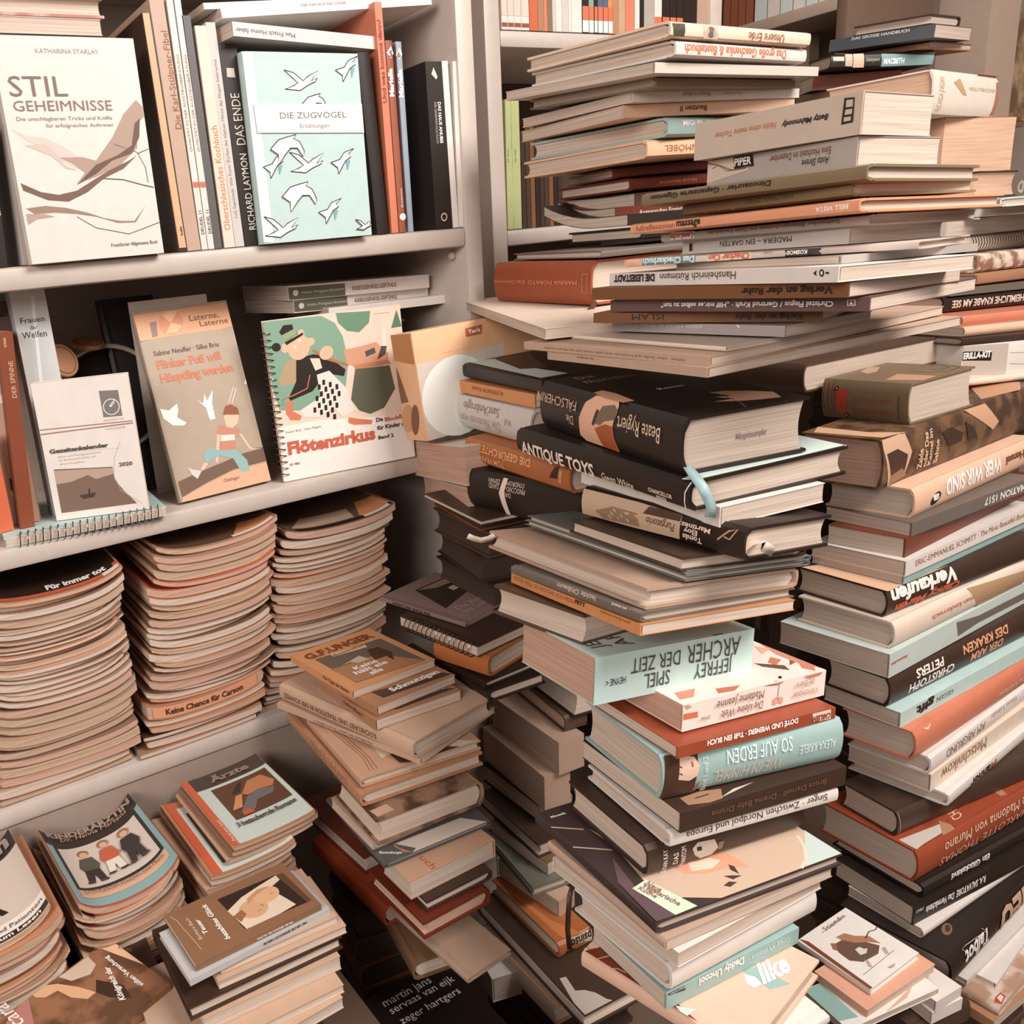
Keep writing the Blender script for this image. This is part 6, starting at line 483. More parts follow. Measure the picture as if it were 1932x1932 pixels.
('zugv','hard',[(0.4724,1.036,1.2695),(1.5708,-0.0,0.0)],(0.1561,0.214,0.018),'mint2','page','pale mint hardcover printed with flying birds,facing out on the top shelf',None,[('T','DIE ZUGVÖGEL',(0.04,0.1412),(0.0917,0.0),(0.0,0.0082),(120,105,98),''),('T','Erzählungen',(0.0655,0.1304),(0.0401,0.0),(0.0,0.0045),(140,125,118),'')],[('T',(214,228,224),[(0.0004,0.2136),(0.0136,0.2136),(0.0148,0.0013),(0.0009,0.0019)]),('T',(240,236,230),[(0.0521,0.1946),(0.0645,0.1918),(0.0764,0.1828),(0.0826,0.1874),(0.0984,0.1943),(0.0877,0.1829),(0.0965,0.186),(0.0932,0.1822),(0.0814,0.1776),(0.0714,0.1722),(0.0513,0.1737),(0.0628,0.1775),(0.0696,0.1805),(0.0629,0.1858)]),('T',(40,30,26),[(0.0522,0.1952),(0.0648,0.1923),(0.0643,0.1912),(0.0519,0.194)]),('T',(40,30,26),[(0.0648,0.1923),(0.0766,0.1834),(0.0763,0.1823),(0.0643,0.1912)]),('T',(40,30,26),[(0.0766,0.1834),(0.0823,0.1879),(0.0828,0.1869),(0.0763,0.1823)]),('T',(40,30,26),[(0.0823,0.1879),(0.0988,0.1948),(0.098,0.1939),(0.0828,0.1869)]),('T',(40,30,26),[(0.0988,0.1948),(0.0883,0.1828),(0.0871,0.183),(0.098,0.1939)]),('T',(40,30,26),[(0.0883,0.1828),(0.0966,0.1866),(0.0964,0.1854),(0.0871,0.183)]),('T',(40,30,26),[(0.0966,0.1866),(0.0935,0.1816),(0.093,0.1827),(0.0964,0.1854)]),('T',(40,30,26),[(0.0935,0.1816),(0.0817,0.177),(0.0812,0.1781),(0.093,0.1827)]),('T',(40,30,26),[(0.0817,0.177),(0.0715,0.1717),(0.0713,0.1728),(0.0812,0.1781)]),('T',(40,30,26),[(0.0715,0.1717),(0.051,0.1732),(0.0516,0.1743),(0.0713,0.1728)]),('T',(40,30,26),[(0.051,0.1732),(0.0626,0.1781),(0.063,0.177),(0.0516,0.1743)]),('T',(40,30,26),[(0.0626,0.1781),(0.069,0.1806),(0.0702,0.1805),(0.063,0.177)]),('T',(40,30,26),[(0.069,0.1806),(0.0625,0.1853),(0.0632,0.1862),(0.0702,0.1805)]),('T',(40,30,26),[(0.0625,0.1853),(0.0517,0.1942),(0.0524,0.1951),(0.0632,0.1862)]),('T',(240,236,230),[(0.0482,0.1035),(0.0609,0.1),(0.0731,0.0902),(0.0793,0.0947),(0.0956,0.1013),(0.0846,0.0898),(0.0936,0.0927),(0.0903,0.0888),(0.0781,0.0844),(0.0679,0.0793),(0.0474,0.0817),(0.0591,0.0852),(0.0661,0.0881),(0.0592,0.0938)]),('T',(40,30,26),[(0.0483,0.1041),(0.0612,0.1006),(0.0606,0.0995),(0.048,0.103)]),('T',(40,30,26),[(0.0612,0.1006),(0.0732,0.0908),(0.0729,0.0896),(0.0606,0.0995)]),('T',(40,30,26),[(0.0732,0.0908),(0.0791,0.0953),(0.0796,0.0942),(0.0729,0.0896)]),('T',(40,30,26),[(0.0791,0.0953),(0.096,0.1018),(0.0952,0.1009),(0.0796,0.0942)]),('T',(40,30,26),[(0.096,0.1018),(0.0851,0.0896),(0.084,0.0899),(0.0952,0.1009)]),('T',(40,30,26),[(0.0851,0.0896),(0.0937,0.0932),(0.0935,0.0921),(0.084,0.0899)]),('T',(40,30,26),[(0.0937,0.0932),(0.0905,0.0883),(0.09,0.0893),(0.0935,0.0921)]),('T',(40,30,26),[(0.0905,0.0883),(0.0784,0.0839),(0.0779,0.085),(0.09,0.0893)]),('T',(40,30,26),[(0.0784,0.0839),(0.068,0.0787),(0.0679,0.0799),(0.0779,0.085)]),('T',(40,30,26),[(0.068,0.0787),(0.047,0.0812),(0.0477,0.0822),(0.0679,0.0799)]),('T',(40,30,26),[(0.047,0.0812),(0.0589,0.0857),(0.0593,0.0846),(0.0477,0.0822)]),('T',(40,30,26),[(0.0589,0.0857),(0.0655,0.0881),(0.0667,0.0881),(0.0593,0.0846)]),('T',(40,30,26),[(0.0655,0.0881),(0.0588,0.0934),(0.0596,0.0943),(0.0667,0.0881)]),('T',(40,30,26),[(0.0588,0.0934),(0.0478,0.1031),(0.0486,0.104),(0.0596,0.0943)]),('T',(240,236,230),[(0.0048,0.0317),(0.0172,0.0277),(0.0291,0.0173),(0.0353,0.0217),(0.0513,0.028),(0.0404,0.0165),(0.0493,0.0192),(0.0459,0.0153),(0.034,0.0113),(0.0239,0.0063),(0.0037,0.0094),(0.0153,0.0126),(0.0222,0.0153),(0.0155,0.0214)]),('T',(40,30,26),[(0.005,0.0322),(0.0176,0.0282),(0.0169,0.0272),(0.0046,0.0311)]),('T',(40,30,26),[(0.0176,0.0282),(0.0293,0.0179),(0.0289,0.0167),(0.0169,0.0272)]),('T',(40,30,26),[(0.0293,0.0179),(0.035,0.0223),(0.0356,0.0212),(0.0289,0.0167)]),('T',(40,30,26),[(0.035,0.0223),(0.0517,0.0284),(0.0509,0.0276),(0.0356,0.0212)]),('T',(40,30,26),[(0.0517,0.0284),(0.0409,0.0164),(0.0398,0.0167),(0.0509,0.0276)]),('T',(40,30,26),[(0.0409,0.0164),(0.0494,0.0198),(0.0492,0.0186),(0.0398,0.0167)]),('T',(40,30,26),[(0.0494,0.0198),(0.0462,0.0148),(0.0457,0.0159),(0.0492,0.0186)]),('T',(40,30,26),[(0.0462,0.0148),(0.0342,0.0107),(0.0338,0.0118),(0.0457,0.0159)]),('T',(40,30,26),[(0.0342,0.0107),(0.024,0.0057),(0.0239,0.0069),(0.0338,0.0118)]),('T',(40,30,26),[(0.024,0.0057),(0.0034,0.0089),(0.0041,0.0099),(0.0239,0.0069)]),('T',(40,30,26),[(0.0034,0.0089),(0.0151,0.0132),(0.0155,0.012),(0.0041,0.0099)]),('T',(40,30,26),[(0.0151,0.0132),(0.0216,0.0154),(0.0228,0.0153),(0.0155,0.012)]),('T',(40,30,26),[(0.0216,0.0154),(0.0151,0.021),(0.0159,0.0219),(0.0228,0.0153)]),('T',(40,30,26),[(0.0151,0.021),(0.0044,0.0312),(0.0052,0.0321),(0.0159,0.0219)]),('T',(120,165,165),[(0.1449,0.2014),(0.15,0.1968),(0.1449,0.1863),(0.1443,0.1952)]),('T',(240,236,230),[(0.1224,0.195),(0.1354,0.1985),(0.1421,0.2063),(0.1557,0.2111),(0.1478,0.2048),(0.1515,0.2018),(0.1431,0.1971),(0.1317,0.1823),(0.1315,0.1893)]),('T',(40,30,26),[(0.1223,0.1956),(0.1351,0.199),(0.1357,0.198),(0.1226,0.1944)]),('T',(40,30,26),[(0.1351,0.199),(0.1418,0.2068),(0.1424,0.2058),(0.1357,0.198)]),('T',(40,30,26),[(0.1418,0.2068),(0.1559,0.2117),(0.1556,0.2105),(0.1424,0.2058)]),('T',(40,30,26),[(0.1559,0.2117),(0.1484,0.2046),(0.1473,0.2051),(0.1556,0.2105)]),('T',(40,30,26),[(0.1484,0.2046),(0.152,0.2015),(0.151,0.2021),(0.1473,0.2051)]),('T',(40,30,26),[(0.152,0.2015),(0.1435,0.1966),(0.1427,0.1975),(0.151,0.2021)]),('T',(40,30,26),[(0.1435,0.1966),(0.1321,0.1818),(0.1314,0.1828),(0.1427,0.1975)]),('T',(40,30,26),[(0.1321,0.1818),(0.131,0.1889),(0.132,0.1896),(0.1314,0.1828)]),('T',(40,30,26),[(0.131,0.1889),(0.1221,0.1945),(0.1227,0.1955),(0.132,0.1896)]),('T',(120,165,165),[(0.0321,0.0935),(0.0366,0.0886),(0.0316,0.0782),(0.0313,0.0873)]),('T',(240,236,230),[(0.0108,0.088),(0.0231,0.091),(0.0296,0.0985),(0.043,0.1028),(0.0349,0.0968),(0.0382,0.0936),(0.0302,0.0892),(0.0192,0.0748),(0.0192,0.0818)]),('T',(40,30,26),[(0.0107,0.0886),(0.0228,0.0915),(0.0234,0.0905),(0.011,0.0875)]),('T',(40,30,26),[(0.0228,0.0915),(0.0293,0.099),(0.0299,0.098),(0.0234,0.0905)]),('T',(40,30,26),[(0.0293,0.099),(0.0432,0.1033),(0.0429,0.1022),(0.0299,0.098)]),('T',(40,30,26),[(0.0432,0.1033),(0.0354,0.0965),(0.0344,0.0971),(0.0429,0.1022)]),('T',(40,30,26),[(0.0354,0.0965),(0.0387,0.0933),(0.0377,0.0939),(0.0344,0.0971)]),('T',(40,30,26),[(0.0387,0.0933),(0.0307,0.0888),(0.0298,0.0896),(0.0377,0.0939)]),('T',(40,30,26),[(0.0307,0.0888),(0.0195,0.0743),(0.0189,0.0753),(0.0298,0.0896)]),('T',(40,30,26),[(0.0195,0.0743),(0.0187,0.0815),(0.0197,0.0822),(0.0189,0.0753)]),('T',(40,30,26),[(0.0187,0.0815),(0.0105,0.0876),(0.0112,0.0885),(0.0197,0.0822)]),('T',(120,165,165),[(0.1273,0.0956),(0.1324,0.0905),(0.1272,0.0797),(0.1266,0.0891)]),('T',(240,236,230),[(0.1045,0.0899),(0.1176,0.093),(0.1244,0.1008),(0.1389,0.1052),(0.1302,0.099),(0.1339,0.0957),(0.1254,0.0911),(0.1138,0.0762),(0.1136,0.0834)]),('T',(40,30,26),[(0.1043,0.0905),(0.1174,0.0935),(0.1179,0.0924),(0.1046,0.0893)]),('T',(40,30,26),[(0.1174,0.0935),(0.1241,0.1013),(0.1247,0.1003),(0.1179,0.0924)]),('T',(40,30,26),[(0.1241,0.1013),(0.1391,0.1058),(0.1388,0.1046),(0.1247,0.1003)]),('T',(40,30,26),[(0.1391,0.1058),(0.1308,0.0987),(0.1297,0.0993),(0.1388,0.1046)]),('T',(40,30,26),[(0.1308,0.0987),(0.1344,0.0954),(0.1334,0.096),(0.1297,0.0993)]),('T',(40,30,26),[(0.1344,0.0954),(0.1258,0.0907),(0.125,0.0915),(0.1334,0.096)]),('T',(40,30,26),[(0.1258,0.0907),(0.1142,0.0757),(0.1135,0.0767),(0.125,0.0915)]),('T',(40,30,26),[(0.1142,0.0757),(0.1131,0.0831),(0.1141,0.0838),(0.1135,0.0767)]),('T',(40,30,26),[(0.1131,0.0831),(0.1041,0.0894),(0.1048,0.0904),(0.1141,0.0838)]),('T',(120,165,165),[(0.1031,0.0375),(0.1081,0.0322),(0.1029,0.0213),(0.1023,0.0309)]),('T',(240,236,230),[(0.0803,0.0322),(0.0934,0.0351),(0.1003,0.0429),(0.1147,0.047),(0.106,0.0409),(0.1097,0.0374),(0.1012,0.033),(0.0896,0.018),(0.0894,0.0255)]),('T',(40,30,26),[(0.0802,0.0328),(0.0932,0.0356),(0.0937,0.0345),(0.0804,0.0317)]),('T',(40,30,26),[(0.0932,0.0356),(0.1,0.0434),(0.1006,0.0424),(0.0937,0.0345)]),('T',(40,30,26),[(0.1,0.0434),(0.1149,0.0476),(0.1145,0.0465),(0.1006,0.0424)]),('T',(40,30,26),[(0.1149,0.0476),(0.1066,0.0407),(0.1055,0.0412),(0.1145,0.0465)]),('T',(40,30,26),[(0.1066,0.0407),(0.1102,0.0371),(0.1091,0.0378),(0.1055,0.0412)]),('T',(40,30,26),[(0.1102,0.0371),(0.1016,0.0325),(0.1007,0.0334),(0.1091,0.0378)]),('T',(40,30,26),[(0.1016,0.0325),(0.0899,0.0175),(0.0892,0.0185),(0.1007,0.0334)]),('T',(40,30,26),[(0.0899,0.0175),(0.0889,0.0251),(0.0899,0.0258),(0.0892,0.0185)]),('T',(40,30,26),[(0.0889,0.0251),(0.08,0.0318),(0.0807,0.0327),(0.0899,0.0258)]),('T',(240,236,230),[(0.0317,0.0532),(0.0442,0.0636),(0.0559,0.0663),(0.0696,0.0689),(0.0652,0.0643),(0.0735,0.0607),(0.0789,0.0491),(0.0771,0.0419),(0.0696,0.0528),(0.0601,0.0533),(0.0515,0.0457),(0.0417,0.035),(0.0421,0.0462)]),('T',(40,30,26),[(0.0313,0.0536),(0.0439,0.0642),(0.0445,0.0631),(0.032,0.0527)]),('T',(40,30,26),[(0.0439,0.0642),(0.0558,0.0669),(0.056,0.0657),(0.0445,0.0631)]),('T',(40,30,26),[(0.0558,0.0669),(0.0697,0.0694),(0.0695,0.0683),(0.056,0.0657)]),('T',(40,30,26),[(0.0697,0.0694),(0.0658,0.0645),(0.0647,0.064),(0.0695,0.0683)]),('T',(40,30,26),[(0.0658,0.0645),(0.0739,0.0611),(0.073,0.0603),(0.0647,0.064)]),('T',(40,30,26),[(0.0739,0.0611),(0.0795,0.0492),(0.0783,0.049),(0.073,0.0603)]),('T',(40,30,26),[(0.0795,0.0492),(0.0769,0.0413),(0.0773,0.0424),(0.0783,0.049)]),('T',(40,30,26),[(0.0769,0.0413),(0.0693,0.0523),(0.07,0.0533),(0.0773,0.0424)]),('T',(40,30,26),[(0.0693,0.0523),(0.0603,0.0527),(0.0599,0.0539),(0.07,0.0533)]),('T',(40,30,26),[(0.0603,0.0527),(0.0519,0.0453),(0.0511,0.0461),(0.0599,0.0539)]),('T',(40,30,26),[(0.0519,0.0453),(0.0416,0.0344),(0.0417,0.0356),(0.0511,0.0461)]),('T',(40,30,26),[(0.0416,0.0344),(0.0416,0.0459),(0.0426,0.0465),(0.0417,0.0356)]),('T',(40,30,26),[(0.0416,0.0459),(0.0313,0.0527),(0.032,0.0537),(0.0426,0.0465)]),('T',(240,236,230),[(0.0228,0.1074),(0.0347,0.1176),(0.046,0.1205),(0.0592,0.1231),(0.0549,0.1187),(0.0627,0.1154),(0.0681,0.1047),(0.0663,0.0978),(0.0592,0.1079),(0.05,0.1081),(0.0417,0.1008),(0.0322,0.0905),(0.0326,0.1011)]),('T',(40,30,26),[(0.0224,0.1078),(0.0344,0.1182),(0.035,0.1171),(0.0232,0.1069)]),('T',(40,30,26),[(0.0344,0.1182),(0.0459,0.121),(0.0461,0.1199),(0.035,0.1171)]),('T',(40,30,26),[(0.0459,0.121),(0.0593,0.1237),(0.059,0.1225),(0.0461,0.1199)]),('T',(40,30,26),[(0.0593,0.1237),(0.0554,0.119),(0.0543,0.1185),(0.059,0.1225)]),('T',(40,30,26),[(0.0554,0.119),(0.0632,0.1158),(0.0623,0.115),(0.0543,0.1185)]),('T',(40,30,26),[(0.0632,0.1158),(0.0687,0.1048),(0.0675,0.1046),(0.0623,0.115)]),('T',(40,30,26),[(0.0687,0.1048),(0.0661,0.0973),(0.0665,0.0984),(0.0675,0.1046)]),('T',(40,30,26),[(0.0661,0.0973),(0.0589,0.1074),(0.0595,0.1084),(0.0665,0.0984)]),('T',(40,30,26),[(0.0589,0.1074),(0.0503,0.1076),(0.0498,0.1087),(0.0595,0.1084)]),('T',(40,30,26),[(0.0503,0.1076),(0.0421,0.1004),(0.0413,0.1012),(0.0498,0.1087)]),('T',(40,30,26),[(0.0421,0.1004),(0.0322,0.0899),(0.0323,0.0911),(0.0413,0.1012)]),('T',(40,30,26),[(0.0322,0.0899),(0.0321,0.1008),(0.0332,0.1013),(0.0323,0.0911)]),('T',(40,30,26),[(0.0321,0.1008),(0.0225,0.1069),(0.0231,0.1079),(0.0332,0.1013)]),('T',(240,236,230),[(0.0715,0.157),(0.0802,0.1645),(0.0884,0.1666),(0.098,0.1687),(0.0949,0.1655),(0.1006,0.1633),(0.1046,0.1558),(0.1033,0.151),(0.0981,0.158),(0.0914,0.158),(0.0855,0.1527),(0.0785,0.1452),(0.0789,0.1527)]),('T',(40,30,26),[(0.0711,0.1575),(0.0799,0.165),(0.0805,0.164),(0.0719,0.1566)]),('T',(40,30,26),[(0.0799,0.165),(0.0883,0.1672),(0.0886,0.166),(0.0805,0.164)]),('T',(40,30,26),[(0.0883,0.1672),(0.0981,0.1693),(0.0979,0.1681),(0.0886,0.166)]),('T',(40,30,26),[(0.0981,0.1693),(0.0955,0.1658),(0.0944,0.1652),(0.0979,0.1681)]),('T',(40,30,26),[(0.0955,0.1658),(0.1011,0.1638),(0.1002,0.1629),(0.0944,0.1652)]),('T',(40,30,26),[(0.1011,0.1638),(0.1052,0.1559),(0.104,0.1556),(0.1002,0.1629)]),('T',(40,30,26),[(0.1052,0.1559),(0.1031,0.1504),(0.1035,0.1515),(0.104,0.1556)]),('T',(40,30,26),[(0.1031,0.1504),(0.0978,0.1574),(0.0984,0.1585),(0.1035,0.1515)]),('T',(40,30,26),[(0.0978,0.1574),(0.0917,0.1574),(0.0912,0.1586),(0.0984,0.1585)]),('T',(40,30,26),[(0.0917,0.1574),(0.0859,0.1522),(0.0851,0.1531),(0.0912,0.1586)]),('T',(40,30,26),[(0.0859,0.1522),(0.0785,0.1446),(0.0785,0.1458),(0.0851,0.1531)]),('T',(40,30,26),[(0.0785,0.1446),(0.0783,0.1524),(0.0794,0.153),(0.0785,0.1458)]),('T',(40,30,26),[(0.0783,0.1524),(0.0712,0.1565),(0.0718,0.1576),(0.0794,0.153)]),('T',(240,236,230),[(0.1328,0.0204),(0.1398,0.0183),(0.1465,0.0128),(0.1499,0.0151),(0.1557,0.0184),(0.1528,0.0124),(0.1557,0.0137),(0.1557,0.0118),(0.1494,0.0097),(0.1439,0.007),(0.1326,0.0086),(0.139,0.0104),(0.1427,0.0118),(0.1389,0.015)]),('T',(40,30,26),[(0.133,0.021),(0.1401,0.0188),(0.1395,0.0177),(0.1327,0.0198)]),('T',(40,30,26),[(0.1401,0.0188),(0.1467,0.0133),(0.1464,0.0122),(0.1395,0.0177)]),('T',(40,30,26),[(0.1467,0.0133),(0.1496,0.0156),(0.1502,0.0146),(0.1464,0.0122)]),('T',(40,30,26),[(0.1496,0.0156),(0.1562,0.0189),(0.1553,0.018),(0.1502,0.0146)]),('T',(40,30,26),[(0.1562,0.0189),(0.1534,0.0124),(0.1522,0.0124),(0.1553,0.018)]),('T',(40,30,26),[(0.1534,0.0124),(0.1559,0.0143),(0.1556,0.0131),(0.1522,0.0124)]),('T',(40,30,26),[(0.1559,0.0143),(0.1561,0.0113),(0.1554,0.0123),(0.1556,0.0131)]),('T',(40,30,26),[(0.1561,0.0113),(0.1496,0.0091),(0.1491,0.0102),(0.1554,0.0123)]),('T',(40,30,26),[(0.1496,0.0091),(0.1439,0.0064),(0.1438,0.0076),(0.1491,0.0102)]),('T',(40,30,26),[(0.1439,0.0064),(0.1323,0.0081),(0.133,0.0091),(0.1438,0.0076)]),('T',(40,30,26),[(0.1323,0.0081),(0.1388,0.011),(0.1392,0.0098),(0.133,0.0091)]),('T',(40,30,26),[(0.1388,0.011),(0.1421,0.0118),(0.1433,0.0119),(0.1392,0.0098)]),('T',(40,30,26),[(0.1421,0.0118),(0.1385,0.0145),(0.1393,0.0154),(0.1433,0.0119)]),('T',(40,30,26),[(0.1385,0.0145),(0.1324,0.02),(0.1332,0.0208),(0.1393,0.0154)]),('T',(226,224,218),[(0.0069,0.1577),(0.1557,0.1568),(0.1557,0.1233),(0.0081,0.126)])],0),
('welfen','paper',[(0.1804,1.12,0.9614),(1.5359,-0.0,0.0)],(0.0402,0.28,0.03),'ltgrey2','page','pale grey slim book with dark lettering standing behind the tide calendar',None,[('T','Frauen',(0.0064,0.2437),(0.0277,0.0),(0.0,0.0062),(60,40,32),''),('T','der',(0.0159,0.2355),(0.0083,0.0),(0.0,0.005),(90,70,62),''),('T','Welfen',(0.0053,0.2261),(0.0281,0.0),(0.0,0.0074),(60,40,32),'')],[('T',(232,236,234),[(0.0274,0.2742),(0.0181,0.1724),(0.0141,0.1728),(0.0235,0.2746)])],0),
('spinne','paper',[(0.1348,1.06,0.9627),(1.6476,-0.0,1.5708)],(0.13,0.2396,0.0165),'redbrown2','page','red-brown paperback standing at the left of the middle shelf',None,[('S','DER SPINNE',(0.1653,0.0131),(0.0414,0.0),(0.0,-0.005),(214,176,146),''),('S','SONGS',(0.2223,0.0083),(0.0107,0.0),(0.0,-0.0027),(214,176,146),'b')],[],0),
('gezeit','paper',[(0.1823,1.0719,0.9734),(1.5708,-0.0,-0.3609)],(0.1106,0.166,0.012),'white','page','white tide calendar booklet bound with an elastic band',None,[('T','Gezeitenkalender',(0.0067,0.0825),(0.0684,0.0),(0.0,0.005),(80,72,66),'B'),('T','Hoch- und Niedrigwasserzeiten',(0.0155,0.0763),(0.0493,0.0),(0.0,0.0023),(190,178,168),''),('T','für die Deutsche Bucht und',(0.0155,0.072),(0.043,0.0),(0.0,0.0023),(190,178,168),''),('T','deren Flussgebiete',(0.0158,0.0675),(0.0291,0.0),(0.0,0.0022),(190,178,168),''),('T','2020',(0.0836,0.0571),(0.0158,0.0),(0.0,0.0045),(80,72,66),'b'),('T','BUNDESAMT FÜR',(0.0748,0.113),(0.0234,0.0),(0.0,0.0026),(190,178,168),''),('T','HYDROGRAPHIE',(0.075,0.1026),(0.0231,0.0),(0.0,0.0023),(190,178,168),''),('T','BSH',(0.086,0.1289),(0.0065,0.0074),(-0.0025,0.0014),(240,232,225),'b')],[('T',(120,112,106),[(0.0748,0.1492),(0.0967,0.1479),(0.097,0.1172),(0.0751,0.1179)]),('T',(226,220,214),[(0.0956,0.1294),(0.0952,0.1269),(0.0942,0.1245),(0.0926,0.1225),(0.0905,0.1209),(0.0882,0.1199),(0.0857,0.1196),(0.0832,0.1198),(0.081,0.1208),(0.079,0.1223),(0.0776,0.1242),(0.0767,0.1265),(0.0764,0.129),(0.0768,0.1315),(0.0779,0.1338),(0.0795,0.1359),(0.0815,0.1374),(0.0838,0.1384),(0.0863,0.1388),(0.0888,0.1385),(0.0911,0.1376),(0.093,0.1361),(0.0945,0.1341),(0.0954,0.1318)]),('T',(120,112,106),[(0.0946,0.1293),(0.0943,0.1271),(0.0933,0.125),(0.0919,0.1232),(0.0901,0.1218),(0.088,0.1209),(0.0857,0.1205),(0.0835,0.1208),(0.0814,0.1216),(0.0797,0.123),(0.0784,0.1248),(0.0776,0.1268),(0.0774,0.1291),(0.0778,0.1313),(0.0787,0.1334),(0.0801,0.1352),(0.082,0.1366),(0.0841,0.1375),(0.0863,0.1378),(0.0885,0.1376),(0.0906,0.1367),(0.0923,0.1354),(0.0936,0.1336),(0.0944,0.1315)]),('T',(150,110,90),[(0.0004,0.1121),(0.1074,0.1105),(0.1074,0.1093),(0.0004,0.1109)]),('T',(150,110,90),[(0.0004,0.1069),(0.1078,0.108),(0.1078,0.1066),(0.0004,0.1055)]),('T',(200,188,178),[(0.0069,0.0822),(0.0904,0.0796),(0.0904,0.0792),(0.0069,0.0818)]),('T',(120,96,82),[(0.0078,0.0631),(0.0756,0.0577),(0.0755,0.0424),(0.0837,0.0275),(0.0972,0.0092),(0.0073,0.0089)]),('T',(176,152,136),[(0.008,0.0614),(0.0754,0.0564),(0.0758,0.0492),(0.0541,0.0452),(0.0455,0.0514),(0.0251,0.0456),(0.0073,0.0446)]),('T',(70,52,42),[(0.0309,0.0278),(0.0514,0.0293),(0.0488,0.0236),(0.0357,0.0228)]),('T',(60,44,36),[(0.0434,0.0347),(0.045,0.0344),(0.0444,0.0242),(0.0416,0.0242)]),('T',(190,176,164),[(0.0895,0.087),(0.0801,0.0689),(0.0796,0.0691),(0.089,0.0872)]),('T',(190,176,164),[(0.0801,0.0689),(0.0758,0.0475),(0.0753,0.0475),(0.0796,0.0691)]),('T',(190,176,164),[(0.0758,0.0475),(0.0807,0.0281),(0.0803,0.0278),(0.0753,0.0475)]),('T',(190,176,164),[(0.0807,0.0281),(0.1039,0.0085),(0.1035,0.0081),(0.0803,0.0278)])],0),
